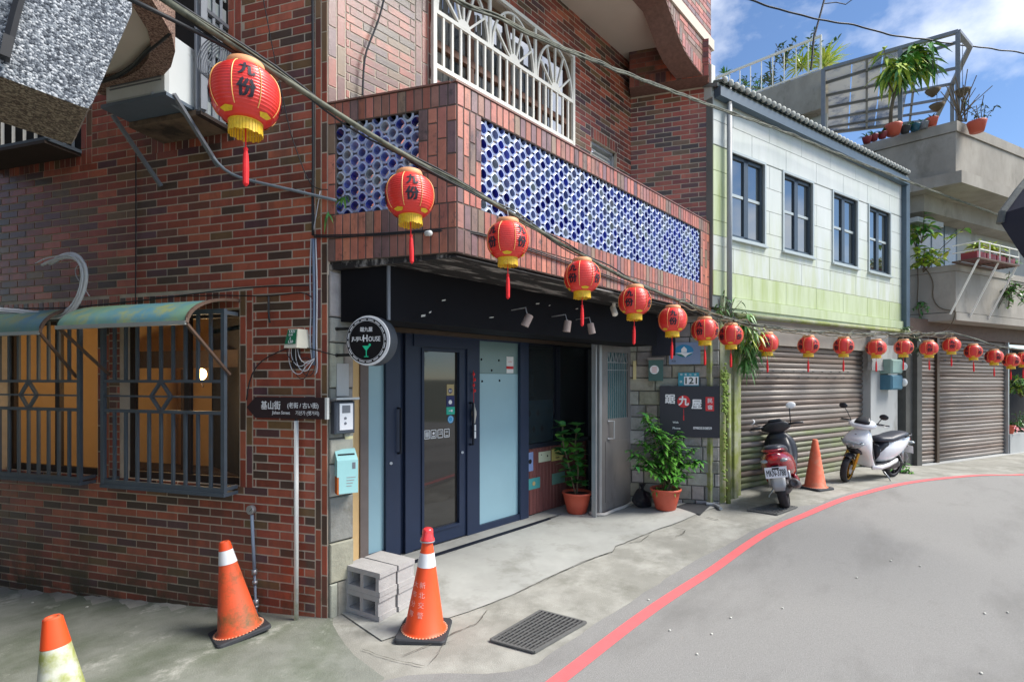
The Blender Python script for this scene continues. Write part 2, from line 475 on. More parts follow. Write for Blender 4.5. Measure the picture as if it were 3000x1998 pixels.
# smooth apron in front of the shop
ap_out = [(1120, 1880), (1240, 1838), (1370, 1795), (1500, 1745), (1599, 1698), (1698, 1652), (1793, 1616), (1800, 1602), (1910, 1558), (1985, 1532), (2060, 1500), (2112, 1482)]
A0 = densify([ground_pt(*p) for p in ap_out], 0.1)
A1 = [Vector((0.15 + 4.9 * i / (len(A0) - 1), 1.2, 0)) for i in range(len(A0))]
apron = solo('shop_apron', strip(A0, A1, 14, 0.010, rag=0.02, seed=3), M_conc_smooth, kind='structure')
# alley paving
al0 = densify([ground_pt(*p) for p in ((1125, 1990), (1070, 1950), (1010, 1890), (975, 1830))] + [WL.pt(-0.02, 0, -0.1), WL.pt(-5.5, 0, -0.1)], 0.12)
al1 = [Vector((-4.6 - 1.8 * i / (len(al0) - 1), -4.0 + 8.5 * i / (len(al0) - 1), 0)) for i in range(len(al0))]
alley = solo('alley_path', strip(al0, al1, 20, 0.006, rag=0.03, seed=9), M_conc_alley, kind='structure')

def ribbon(pxs, w, off, rag=0.5, seed=0, dens=0.03):
    p = densify([ground_pt(*q) for q in pxs], dens); mb = MB(); vs = []; fs = []
    r = random.Random(seed); jit = 0
    for i, a in enumerate(p):
        d = p[min(i + 1, len(p) - 1)] - p[max(i - 1, 0)]; d.z = 0; d.normalize(); n = Vector((-d.y, d.x, 0))
        jit += r.uniform(-1, 1) * w * 0.8; jit *= 0.85
        ww = w * r.uniform(0.3, 1.0) * (0.2 if i in (0, len(p) - 1) else 1)
        for s in (-1, 1):
            q = a + n * (jit + s * ww / 2); vs.append((q.x, q.y, gz(q.x, q.y) + off))
    for i in range(len(p) - 1): fs.append((2 * i, 2 * i + 1, 2 * i + 3, 2 * i + 2))
    mb.add(vs, fs); return mb
def gpart(name, mb, m, parent, **k):
    me = mb.mesh(name, [m], parent.location); o = bpy.data.objects.new(name, me); COL.objects.link(o); o.parent = parent
    for a, b in k.items(): o[a] = b
    return o
for i, (pp, w) in enumerate([([(1180, 1925), (1270, 1890), (1340, 1855), (1400, 1830), (1425, 1790)], 0.014), ([(1255, 1950), (1280, 1925), (1300, 1890), (1330, 1880)], 0.01),
                             ([(1500, 1747), (1599, 1700), (1698, 1654), (1793, 1618), (1800, 1602), (1910, 1560)], 0.012), ([(1840, 1592), (1880, 1586), (1905, 1570)], 0.02),
                             ([(1970, 1545), (2010, 1556), (2000, 1566), (1975, 1572)], 0.02), ([(1245, 1955), (1130, 1930), (1060, 1905)], 0.01), ([(1290, 1630), (1330, 1620), (1370, 1590)], 0.006), ([(2060, 1515), (2110, 1523)], 0.03)]):
    gpart('crack', ribbon(pp, w * .7, 0.0135, seed=i), M_crack, pavement)
def blob(px, py, a, b, off, seed):
    c = ground_pt(px, py); r = random.Random(seed); n = 26; mb = MB(); vs = [(c.x, c.y, c.z + off)]
    ang = r.uniform(0, 3)
    for i in range(n):
        th = 2 * math.pi * i / n; k = 0.55 + 0.75 * abs(mnoise.noise(Vector((math.cos(th) * 1.6, math.sin(th) * 1.6, seed)))) + r.uniform(-.12, .12)
        x, y = a * k * math.cos(th), b * k * math.sin(th)
        q = Vector((c.x + x * math.cos(ang) - y * math.sin(ang), c.y + x * math.sin(ang) + y * math.cos(ang)))
        vs.append((q.x, q.y, gz(q.x, q.y) + off))
    mb.add(vs, [(0, 1 + i, 1 + (i + 1) % n) for i in range(n)]); return mb
# pale pebbles and scraps lying on the street
for i, (x, y) in enumerate([(1962, 1850), (2042, 1920), (2141, 1813), (2085, 1861), (2610, 1645), (2696, 1661), (2510, 1695), (2885, 1800), (2952, 1797), (2875, 1976), (2293, 1785), (95, 1768), (255, 1781), (1160, 1872), (1540, 1815), (1900, 1760)]):
    p = ground_pt(x, y); mb = MB(); mb.s = True; mb.ball((p.x, p.y, p.z + .012), .011 + .006 * rnd.random(), .009, .006, 7, 4)
    gpart('pebble', mb, M_patch, road)
# ================================================================ the brick house
PAL = [(.22, lin(176, 96, 72)), (.20, lin(160, 80, 60)), (.17, lin(140, 70, 56)), (.13, lin(112, 66, 56)), (.12, lin(82, 64, 54)), (.09, lin(120, 92, 64)), (.07, lin(100, 68, 72))]
PALV = [(.30, lin(186, 118, 98)), (.25, lin(172, 106, 88)), (.18, lin(156, 110, 96)), (.15, lin(140, 116, 98)), (.12, lin(128, 100, 98))]
M_brick = mat('glazed_brick', (1, 1, 1, 1), rough=0.34, spec=0.6, attr=True, var=0.16, scale=14, bump=0.12, bscale=60, dirt=lin(62, 58, 44), dlo=0.42, dhi=0.62, dscale=3.5, dirt_low=0.75, grime=(lin(70, 56, 54), 1.6, .50, .78, (1.6, 1.6, .35)))
M_brickv = mat('weathered_tile', (1, 1, 1, 1), rough=0.36, spec=0.6, attr=True, var=0.18, scale=16, bump=0.12, bscale=60, dirt=lin(70, 62, 60), dlo=0.58, dhi=0.72, dscale=9.0, grime=(lin(64, 56, 56), 7, .56, .74, (1, 1, .3)))
M_mortar = mat('mortar', lin(196, 184, 166), rough=0.95, var=0.15, scale=10, bump=0.3, bscale=120, dirt=lin(92, 90, 70), dlo=0.42, dhi=0.62, dscale=3.5, dirt_low=0.75)
M_mortard = mat('dark_mortar', lin(104, 92, 86), rough=0.95, var=0.2, scale=10)
M_stone = mat('grey_stone', (1, 1, 1, 1), rough=0.85, attr=True, var=0.22, scale=9, bump=0.7, bscale=26, dirt=lin(96, 92, 78), dlo=0.55, dhi=0.72, dscale=3.0)
M_stonej = mat('stone_joint', lin(84, 84, 80), rough=0.95, var=0.2)
M_cream = mat('cream_plaster', lin(206, 196, 182), rough=0.85, var=0.05, scale=2, bump=0.05)
M_black = mat('black_board', lin(20, 20, 24), spec=.15, rough=0.7, var=0.15, scale=3)
M_navy = mat('navy_frame', lin(36, 48, 72), rough=0.42, var=0.08, scale=5, spec=.4)
M_navyd = mat('dark_navy', lin(24, 29, 42), spec=.3, rough=0.5, var=0.1)
M_white = mat('white_paint', lin(236, 232, 220), rough=0.45, var=0.05, scale=8, dirt=lin(176, 140, 110), dlo=0.68, dhi=0.8, dscale=9)
M_soot = mat('peeling_black_slab', lin(40, 38, 38), rough=0.9, var=0.3, scale=6, col2=lin(150, 146, 142), lo=0.52, hi=0.62, bump=0.5, bscale=20, stretch=(0.6, 2.4, 1))
M_bronze = mat('bronze_trim', lin(92, 78, 66), rough=0.4, metal=0.5, var=0.15)
M_wood = mat('red_brown_wood', lin(112, 66, 62), rough=0.55, var=0.2, scale=7, stretch=(6, 6, .5), bump=0.1)
M_woodf = mat('window_wood', lin(120, 82, 62), rough=0.6, var=0.2, scale=8)
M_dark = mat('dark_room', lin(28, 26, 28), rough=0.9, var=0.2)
M_glass = mat('window_glass', lin(70, 78, 82), rough=0.03, var=0, spec=0.7, alpha=0.22)
M_frost = mat('frosted_glass', lin(148, 184, 196), rough=0.22, var=0.05, scale=1.5, spec=0.5, bump=0.0)
M_frost2 = mat('frosted_glass_upper', lin(112, 140, 142), rough=0.22, var=0.05, scale=1.5)
M_teal = mat('teal_tile', lin(28, 84, 104), rough=0.3, var=0.25, scale=9)
M_steel = mat('brushed_steel_door', lin(132, 128, 126), rough=0.42, metal=0.35, var=0.16, scale=3.5, stretch=(1, 1, .4), bump=0.05, dirt=lin(92, 84, 78), dlo=0.56, dhi=0.75, dscale=2.2)
M_alu = mat('aluminium', lin(176, 178, 180), rough=0.35, metal=0.6, var=0.08)
M_grey = mat('grey_metal', lin(120, 124, 130), rough=0.5, metal=0.2, var=0.1)
M_gril = mat('slate_grille_paint', lin(78, 88, 98), rough=0.55, var=0.18, scale=6, dirt=lin(96, 78, 62), dlo=0.6, dhi=0.75, dscale=8)
M_rust = mat('rusty_brown_frame', lin(98, 78, 66), rough=0.7, var=0.2, scale=10)
M_curtain = mat('curtain', lin(206, 200, 190), rough=0.9, var=0.1, scale=3, stretch=(8, 8, .4))
M_warm = mat('warm_plaster', lin(214, 180, 128), rough=0.9, var=0.06)

house = thing('brick_house', 'red brick corner house with balcony of blue lattice above a dark shop front', 'house', (0, 0, 0))
BRK = []          # (wall, s0, s1, z0, z1, o, colour, parent key, name)
ZC = 0.0687; SL = 0.2375; JT = 0.0115
Z0B = 1.062 - 22 * ZC

def cells(s0, s1, z0, z1, ops):
    ss = sorted(set([s0, s1] + [min(max(v, s0), s1) for o in ops for v in o[:2]])); zs = sorted(set([z0, z1] + [min(max(v, z0), z1) for o in ops for v in o[2:]]))
    out = []
    for b, t in zip(zs[:-1], zs[1:]):
        run = None
        for a, c in zip(ss[:-1], ss[1:]):
            if c - a < 1e-6 or t - b < 1e-6: continue
            mid = ((a + c) / 2, (b + t) / 2)
            hole = any(o[0] < mid[0] < o[1] and o[2] < mid[1] < o[3] for o in ops)
            if hole:
                if run: out.append(run + [b, t]); run = None
            else: run = [run[0], c] if run else [a, c]
        if run: out.append(run + [b, t])
    return out
def lay_h(W, s0, s1, z0, z1, ops, key, phase=0.0, o=0.0, pal=PAL, seed=1):
    r = random.Random(seed); k0 = int(math.floor((z0 - Z0B) / ZC)); k1 = int(math.ceil((z1 - Z0B) / ZC))
    for k in range(k0, k1):
        za, zb = Z0B + k * ZC + JT / 2, Z0B + (k + 1) * ZC - JT / 2
        za, zb = max(za, z0 + .002), min(zb, z1 - .002)
        if zb - za < 0.015: continue
        off = phase + (SL / 2 if k % 2 else 0)
        i0 = int(math.floor((s0 - off) / SL)); i1 = int(math.ceil((s1 - off) / SL))
        for i in range(i0, i1):
            spans = [(max(off + i * SL + JT / 2, s0), min(off + (i + 1) * SL - JT / 2, s1))]
            for q in ops:
                if zb <= q[2] + 0.01 or za >= q[3] - 0.01: continue
                ns = []
                for a, b in spans:
                    if b <= q[0] or a >= q[1]: ns.append((a, b)); continue
                    if a < q[0]: ns.append((a, q[0] - JT / 2))
                    if b > q[1]: ns.append((q[1] + JT / 2, b))
                spans = ns
            for a, b in spans:
                if b - a > 0.02: BRK.append((W, a, b, za, zb, o, pick(r, pal), key, 'brick'))
def lay_v(W, s0, s1, z0, z1, key, o=0.0, wid=None, length=None, stag=True, pal=PALV, seed=1, name='cladding_tile', ops=()):
    """upright tiles: columns of width wid, joints staggered"""
    r = random.Random(seed); wid = wid or ZC; n = max(1, round((s1 - s0) / wid)); wid = (s1 - s0) / n
    length = length or SL
    for i in range(n):
        a, b = s0 + i * wid + JT / 2, s0 + (i + 1) * wid - JT / 2
        zz = z0 - (length * 0.5 if stag and i % 2 else 0)
        while zz < z1 - 0.01:
            za, zb = max(zz, z0) + JT / 2, min(zz + length, z1) - JT / 2
            zz += length
            if zb - za < 0.02: continue
            if any(q[0] < (a + b) / 2 < q[1] and q[2] < (za + zb) / 2 < q[3] for q in ops): continue
            BRK.append((W, a, b, za, zb, o, pick(r, pal), key, name))
def wallpart(name, W, s0, s1, z0, z1, ops, th, m=None, parent=None):
    mb = MB()
    for a, b, c, d in cells(s0, s1, z0, z1, ops): mb.wbox(W, a, b, c, d, -th, 0)
    return part(name, mb, m or M_mortar, parent or house)
KEYS = {}
def off_for(W, pf, pb):
    """distance from the wall of a thing whose front edge shows at pixel pf and whose wall edge shows at pb"""
    lo, hi = 0.0, 2.0; tgt = W.s(pb)
    for _ in range(50):
        m = (lo + hi) / 2
        if (W.s(pf, m) - tgt) < 0: lo = m
        else: hi = m
    return (lo + hi) / 2

# ---- side wall (alley)
wz0 = WL.z(700, 1428); wz1 = WL.z(700, 903)
win_r = (WL.s(352), WL.s(702), wz0, wz1)
win_l = (WL.s(286) - (win_r[1] - win_r[0]), WL.s(286), wz0, wz1)
uw0 = WL.z(668, 366)
uwin_r = (WL.s(470), WL.s(668), uw0, 5.6)
lw0 = WL.z(238, 440)
uwin_l = (WL.s(238) - 1.3, WL.s(238), lw0, 5.6)
OPS = [win_r, win_l, uwin_r, uwin_l]
KEYS['side'] = wallpart('side_wall', WL, -6.5, 0.0, -0.6, 7.4, OPS, 0.16)
quoin = WL.s(924)
jr0, jr1 = WL.s(703), WL.s(741)         # upright tiles beside the windows
jl0, jl1 = WL.s(287), WL.s(320)
sol = SL * 0.62
vops = [(win_r[0], win_r[1], wz1, wz1 + sol), (win_l[0], win_l[1], wz1, wz1 + sol), (jr0, jr1, wz0, wz1 + sol), (jl0, jl1, wz0, wz1 + sol), (quoin, 0.0, -1, 8),
        (uwin_r[0] - .1, uwin_r[1] + .14, uw0 - sol, uw0), (uwin_l[0] - .1, uwin_l[1] + .14, lw0 - sol, lw0), (uwin_r[1], uwin_r[1] + .14, uw0, 5.6), (uwin_l[1], uwin_l[1] + .14, lw0, 5.6)]
lay_h(WL, -6.5, 0.0, -0.45, 7.4, OPS + vops, 'side', phase=WL.s(785), seed=11)
lay_v(WL, quoin, 0.0, -0.02, 7.4, 'side', pal=PAL, seed=3, name='brick', wid=0.072)
lay_v(WL, jr0, jr1, wz0, wz1 + sol, 'side', pal=PAL, seed=4, name='brick', wid=0.075)
lay_v(WL, jl0, jl1, wz0, wz1 + sol, 'side', pal=PAL, seed=5, name='brick', wid=0.08)
for w in (win_r, win_l): lay_v(WL, w[0], w[1], wz1, wz1 + sol, 'side', pal=PAL, seed=6, name='brick', stag=False, length=sol)
for w, zb in ((uwin_r, uw0), (uwin_l, lw0)):
    lay_v(WL, w[0] - .1, w[1] + .14, zb - sol, zb, 'side', pal=PAL, seed=7, name='brick', stag=False, length=sol)
    lay_v(WL, w[1], w[1] + .14, zb, 5.6, 'side', pal=PAL, seed=8, name='brick')

# ---- upper street front, wing wall, slabs
WZ0 = 2.80                                # underside of the balcony
w1s0, w1s1 = WF.s(1272), WF.s(1679)
w1z0, w1z1 = WF.z(1272, 233), 5.86
w2s0, w2s1 = WF.s(1733), WF.s(1806); w2z1 = WF.z(1733, 405)
FOP = [(w1s0, w1s1, w1z0, w1z1), (w2s0, w2s1, w2z1 - .62, w2z1)]
KEYS['front'] = wallpart('front_wall', WF, 0.0, 5.3, WZ0 - 0.1, 7.4, FOP, 0.16)
fq = [(w2s0 - .02, w2s1 + .02, w2z1, w2z1 + sol), (0, WF.s(1012), 0, 9), (WF.s(1216), w1s0, 0, 9)]
lay_h(WF, 0.0, 4.70, 3.0, 6.56, FOP + fq, 'front', phase=.07, seed=21)
lay_v(WF, 0.0, WF.s(1012), 3.0, 6.56, 'front', pal=PAL, seed=22, name='brick', wid=.07)
lay_v(WF, WF.s(1216), w1s0, 3.0, 6.56, 'front', pal=PAL, seed=23, name='brick', wid=.07)
lay_v(WF, w2s0 - .02, w2s1 + .02, w2z1, w2z1 + sol, 'front', pal=PAL, seed=24, name='brick', stag=False, length=sol)
SOF = WF.z(1809, 148) - .02               # soffit of the floor above
WE = 1.091
KEYS['wing'] = wallpart('wing_wall', WW, 0.0, WE, WZ0, 7.4, [], 0.45)
lay_h(WW, 0.005, WE, WZ0 + .02, 5.96, [], 'wing', phase=.1, seed=31)
mb = MB(); mb.wbox(WW, 0.0, WE - .05, 5.96, SOF, 0.0, 0.26); beam = part('corbel_beam', mb, MATS['brown_brick_edge'] if 'brown_brick_edge' in MATS else mat('brown_brick_edge', lin(124, 96, 86), rough=.8, var=.3, scale=22, bump=.5, bscale=30), house)
KEYS['beam'] = beam
lay_v(WW, 0.0, WE - .05, 5.96, 5.96 + .15, 'beam', o=.26, pal=PAL, seed=32, name='brick', stag=False, length=.15)
lay_h(WW, 0.0, WE - .05, 5.96 + .15, SOF, [], 'beam', o=.26, phase=.1, seed=33)
# soffit and arched parapet of the storey above
mb = MB(); mb.hexa([Vector(p) for p in ((0, 0, SOF), (5.2, 0, SOF), (5.2, -1.0, SOF), (.45, -1.0, SOF), (0, 0, SOF + .14), (5.2, 0, SOF + .14), (5.2, -1.0, SOF + .14), (.45, -1.0, SOF + .14))])
part('soffit', mb, M_cream, house)
arc_px = [(1780, -230), (1850, -130), (1905, -55), (1950, 0), (1965, 42), (1978, 80), (1990, 115), (2007, 153), (2030, 188), (2052, 216), (2074, 242)]
AR = [WB.sz(*p) for p in arc_px] + [(5.14, WB.sz(2074, 242)[1])]
AR = [(0.49, AR[0][1] + .12)] + AR
mb = MB()
for (sa, za), (sb, zb) in zip(AR[:-1], AR[1:]):
    mb.hexa([WB.pt(sa, za, 0), WB.pt(sb, zb, 0), WB.pt(sb, zb, -.30), WB.pt(sa, za, -.30), WB.pt(sa, 8.6, 0), WB.pt(sb, 8.6, 0), WB.pt(sb, 8.6, -.30), WB.pt(sa, 8.6, -.30)])
KEYS['arch'] = part('arched_parapet', mb, mat('brown_brick_edge', lin(124, 96, 86), rough=.8, var=.3, scale=22, bump=.5, bscale=30), house)
def arch_z(s):
    for (sa, za), (sb, zb) in zip(AR[:-1], AR[1:]):
        if sa <= s <= sb: return za + (zb - za) * (s - sa) / max(1e-6, sb - sa)
    return AR[-1][1]
r_ = random.Random(41)
for (sa, za), (sb, zb) in zip(AR[4:-1], AR[5:]):       # tiles following the arch edge
    n = max(1, round(math.hypot(sb - sa, zb - za) / .075))
    for i in range(n):
        a = sa + (sb - sa) * i / n; b = sa + (sb - sa) * (i + 1) / n
        z_ = max(arch_z(a), arch_z(b)) + .004
        BRK.append((WB, a + .004, b - .004, z_, z_ + .16, 0.0, pick(r_, PALV), 'arch', 'cladding_tile'))
k = 0; zz = 6.24
while zz < 7.3:
    s_ = 3.2 + (SL / 2 if k % 2 else 0)
    while s_ < 5.13:
        a, b = s_ + .004, min(s_ + SL - .004, 5.135)
        if b - a > .02 and zz > max(arch_z(a), arch_z(b)) + .17: BRK.append((WB, a, b, zz + .004, zz + ZC - .004, 0.0, pick(r_, PALV), 'arch', 'cladding_tile'))
        s_ += SL
    zz += ZC; k += 1

# ---- balcony
CT = 4.035; CB = 3.872; OB = 3.165       # coping top, coping foot, lattice foot
BT = 0.13
f_op = (WB.s(1410), WB.s(2052), OB, CB); l_op = (WL.s(983), WL.s(1226), OB, CB)
mb = MB()
for a, b, c, d in cells(0.489, 5.14, WZ0, CT, [f_op]): mb.wbox(WB, a, b, c, d, -BT, 0)
KEYS['bfront'] = part('balcony_front', mb, M_mortard, house)
mb = MB()
for a, b, c, d in cells(0.012, WE - .002, WZ0 + .001, CT - .001, [l_op]): mb.wbox(WL, a, b, c, d, -BT, -0.001)
KEYS['bside'] = part('balcony_side', mb, M_mortard, house)
mb = MB(); mb.hexa([Vector(p) for p in ((.02, -.0, WZ0 - .06), (4.7, -.0, WZ0 - .06), (5.12, -BD + .004, WZ0 - .03), (.50, -BD + .004, WZ0 - .03), (.02, 0, WZ0 + .1), (4.7, 0, WZ0 + .1), (5.12, -BD + .15, WZ0 + .1), (.5, -BD + .15, WZ0 + .1))])
part('balcony_slab', mb, M_soot, house)
for W, s0, s1, key, op, sd in ((WB, 0.489, 5.14, 'bfront', f_op, 51), (WL, 0.0, WE, 'bside', l_op, 61)):
    lay_v(W, s0, s1, CB, CT, key, stag=False, length=CT - CB, seed=sd)
    lay_v(W, s0, s1, WZ0, WZ0 + .18, key, stag=False, length=.18, seed=sd + 1)
    lay_v(W, s0, s1, WZ0 + .18, OB, key, stag=False, length=OB - WZ0 - .18, seed=sd + 2)
    lay_v(W, s0, op[0], OB, CB, key, seed=sd + 3); lay_v(W, op[1], s1, OB, CB, key, seed=sd + 4)
# coping top
mb = MB(); mb.c = lin(132, 92, 80); mb.wbox(WB, 0.47, 5.14, CT, CT + .012, -BT - .01, .012); part('coping', mb, M_brickv, house)
mb = MB(); mb.c = lin(132, 92, 80); mb.wbox(WL, 0.0, WE - .05, CT, CT + .0125, -BT, .012); part('coping', mb, M_brickv, house)

# ---- blue lattice
BLUES = [(.24, lin(136, 152, 192)), (.26, lin(104, 124, 192)), (.22, lin(62, 82, 178)), (.10, lin(36, 50, 150)), (.18, lin(154, 166, 180))]
M_latt = mat('blue_glaze', (1, 1, 1, 1), rough=0.22, attr=True, var=0.22, scale=30, coat=0.3)
a_, b_ = 0.0655, 0.1155
hx = a_ / 2 - b_ * b_ / (8 * a_); hw = (a_ * a_ + b_ * b_ / 4) / (2 * a_)
HEX = [(hx, b_ / 2), (-hx, b_ / 2), (-hw, 0), (-hx, -b_ / 2), (hx, -b_ / 2), (hw, 0)]
def latt(W, op, dep, key, r):
    n = int((op[1] - op[0]) / a_); out = []
    for i in range(n + 1):
        s = op[0] + a_ * (i + .5)
        if s > op[1]: break
        j = 0
        while True:
            z = op[2] + b_ * (.5 if i % 2 == 0 else 0.0) + j * b_
            if z > op[3] + .02: break
            out.append((W, s, z, 0.037 if i % 2 == 0 else 0.029, pick(r, BLUES), op, dep, key)); j += 1
    return out
def latt_mesh(mb, t, part_=True):
    W, s, z, rad, c, op, dep, key = t
    mb.c = c; o1, o0 = -.012, -.012 - dep; K = 12
    def outer(k):
        th = 2 * math.pi * (k + .5) / K; dx, dy = math.cos(th), math.sin(th); best = 9
        for q in range(6):
            x0, y0 = HEX[q]; x1, y1 = HEX[(q + 1) % 6]; ex, ey = x1 - x0, y1 - y0; den = dx * ey - dy * ex
            if abs(den) < 1e-9: continue
            t_ = (x0 * ey - y0 * ex) / den; u_ = (x0 * dy - y0 * dx) / den
            if t_ > 0 and -1e-6 <= u_ <= 1 + 1e-6: best = min(best, t_)
        return best * dx * .985, best * dy * .985
    cl = lambda ss, zz: (min(max(ss, op[0]), op[1]), min(max(zz, op[2]), op[3]))
    vs = []
    for o in (o1, o0):
        for k in range(K):
            x, y = outer(k); vs.append(W.pt(*cl(s + x, z + y), o - (.004 if o == o1 else -.0)))
        for k in range(K):
            th = 2 * math.pi * (k + .5) / K; x, y = outer(k); e_ = math.hypot(x, y); rr = .5 * rad + .5 * min(e_ * .72, rad * 1.45); vs.append(W.pt(*cl(s + rr * math.cos(th), z + rr * math.sin(th)), o))
    fs = []
    b0 = len(mb.v); mb.add(vs, [(K + k, K + (k + 1) % K, 3 * K + (k + 1) % K, 3 * K + k) for k in range(K)])
    g_ = c[2] + .25 * c[0]; mb.c = (.50 * .62 + .38 * c[0], .56 * .62 + .38 * c[1], .70 * .62 + .38 * c[2], 1)
    b1 = len(mb.v); mb.add(vs, [f for k in range(K) for f in ((k, (k + 1) % K, K + (k + 1) % K, K + k), (2 * K + k, 3 * K + k, 3 * K + (k + 1) % K, 2 * K + (k + 1) % K))])
r_ = random.Random(5)
LT = latt(WL, l_op, .075, 'bside', r_) + latt(WB, f_op, .085, 'bfront', r_)
LT.sort(key=lambda t: (t[0].pt(t[1], t[2]).xy - CAM).length)
for t in LT[:300]:
    mb = MB(); mb.s = False; latt_mesh(mb, t); part('lattice_tile', mb, M_latt, KEYS[t[7]])
mb = MB()
for t in LT[300:]: latt_mesh(mb, t)
part('lattice_tile', mb, M_latt, KEYS['bfront'], kind='stuff')

# ---- upper windows
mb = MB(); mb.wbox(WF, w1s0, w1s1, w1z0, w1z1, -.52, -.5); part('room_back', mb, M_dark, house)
uw = MB()
n = 4
for i in range(n + 1):
    s = w1s0 + (w1s1 - w1s0) * i / n; uw.wbox(WF, s - .035, s + .035, w1z0, w1z1, -.14, -.08)
for z in (w1z0 + .03, w1z0 + .42, w1z1 - .05): uw.wbox(WF, w1s0, w1s1, z - .035, z + .035, -.135, -.075)
upw = part('arched_window', uw, M_woodf, house)
for i in range(n):
    a = w1s0 + (w1s1 - w1s0) * i / n + .035; b = w1s0 + (w1s1 - w1s0) * (i + 1) / n - .035
    mb = MB(); mb.wbox(WF, a, b, w1z0, w1z1, -.115, -.11); part('pane', mb, M_glass, upw)
    mb = MB()
    for q in range(12):
        x = a + (b - a) * q / 12; mb.wbox(WF, x, x + (b - a) / 12, w1z0, w1z1, -.30 - .02 * (q % 2), -.29 - .02 * (q % 2))
    part('curtain', mb, M_curtain, upw)
gr = MB(); go = .05
zb_, zm_, zt_ = WF.z(1272, 191, go), WF.z(1272, 31, go), 5.86
g0, g1 = WF.s(1272, go), WF.s(1679, go)
for z in (zb_, zm_, zt_): gr.wbox(WF, g0, g1, z - .02, z + .02, go - .015, go + .015)
for s in (g0, g1): gr.wbox(WF, s - .02, s + .02, zb_ - .2, zt_ + .02, go - .018, go + .018)
gr.wbox(WF, g0, g1, zb_ - .2, zb_ - .165, go - .014, go + .014)
grille = part('window_grille', gr, M_white, house)
nb = 20
for i in range(1, nb):
    s = g0 + (g1 - g0) * i / nb; mb = MB(); mb.wbox(WF, s - .011, s + .011, zb_ + .018, zm_ - .018, go - .011, go + .011); part('grille_bar', mb, M_white, grille)
aw = (g1 - g0) / 3
for i in range(3):
    c = g0 + aw * (i + .5); R = aw / 2 - .03; H = zt_ - zm_ - .06
    mb = MB()
    pts = [WF.pt(c + R * math.cos(t * math.pi / 20), zm_ + H * math.sin(t * math.pi / 20), go) for t in range(21)]
    for a, b in zip(pts[:-1], pts[1:]): mb.bar(a, b, .028, .022)
    part('arch_bar', mb, M_white, grille)
    mb = MB()
    for t in (30, 62, 90, 118, 150):
        th = math.radians(t); mb.bar(WF.pt(c + .07 * math.cos(th), zm_ + .06 * math.sin(th), go), WF.pt(c + R * math.cos(th), zm_ + H * math.sin(th), go), .024, .02)
    half = [WF.pt(c + .085 * math.cos(t * math.pi / 8), zm_ + .085 * math.sin(t * math.pi / 8), go - .014) for t in range(9)]
    mb.prism(half, WF.pt(0, 0, .03) - WF.pt(0, 0, 0))
    part('sunburst', mb, M_white, grille)
    if i < 2: mb = MB(); mb.wbox(WF, c + aw / 2 - .016, c + aw / 2 + .016, zm_, zt_, go - .013, go + .013); part('grille_post', mb, M_white, grille)
# small window with louvre
mb = MB(); q = FOP[1]
for a in ((q[0], q[0] + .04, q[2], q[3]), (q[1] - .04, q[1], q[2], q[3]), (q[0], q[1], q[3] - .04, q[3])): mb.wbox(WF, *a, -.12, -.04)
sw = part('small_window', mb, M_alu, house)
for i in range(9):
    z = q[3] - .06 - i * .055; mb = MB(); mb.obox(WF.pt((q[0] + q[1]) / 2, z - .02, -.09), ((q[1] - q[0]) / 2 - .04, 0, 0), (0, .016, .022), (0, .002, -.002)); part('louvre_slat', mb, M_curtain, sw)

# ---- ground floor: stone jamb and stone wing
STN = [(.3, lin(158, 157, 150)), (.3, lin(140, 140, 136)), (.2, lin(122, 122, 116)), (.2, lin(150, 146, 134))]
jx = WF.s(1033)
mb = MB(); mb.wbox(WF, 0.006, jx, -.3, WZ0 - .0, -.22, -.001); jamb = part('stone_jamb', mb, M_stonej, house)
r_ = random.Random(77); z = -.05
while z < WZ0 - .02:
    h = r_.choice((.2, .26, .32, .36)); z1 = min(z + h, WZ0 - .01)
    cut = r_.choice((None, .35, .6)); sp = [(0.008, jx)] if not cut else [(0.008, jx * cut), (jx * cut, jx)]
    for a, b in sp:
        mb = MB(); mb.c = pick(r_, STN); mb.wbev(WF, a + .003, b - .003, z + .005, z1 - .005, -.15, .012 + r_.uniform(0, .012), .008); part('stone', mb, M_stone, jamb)
    z = z1
st0, st1 = -0.35, 1.205
mb = MB(); mb.wbox(WW, st0, st1, -.1, WZ0 - .003, -.30, 0.0); sw_ = part('stone_wing', mb, M_stonej, house)
z = .02; row = 0
while z < WZ0 - .05:
    h = r_.uniform(.165, .205); z1 = min(z + h, WZ0 - .01); s = st0 - r_.uniform(0, .2)
    while s < st1:
        w = r_.choice((.17, .24, .30, .36, .42)); a, b = max(s, st0), min(s + w, st1)
        if b - a > .03:
            mb = MB(); mb.c = pick(r_, STN); mb.wbev(WW, a + .006, b - .006, z + .006, z1 - .006, -.05, .010 + r_.uniform(0, .016), .010); part('stone', mb, M_stone, sw_)
        s += w
    z = z1; row += 1

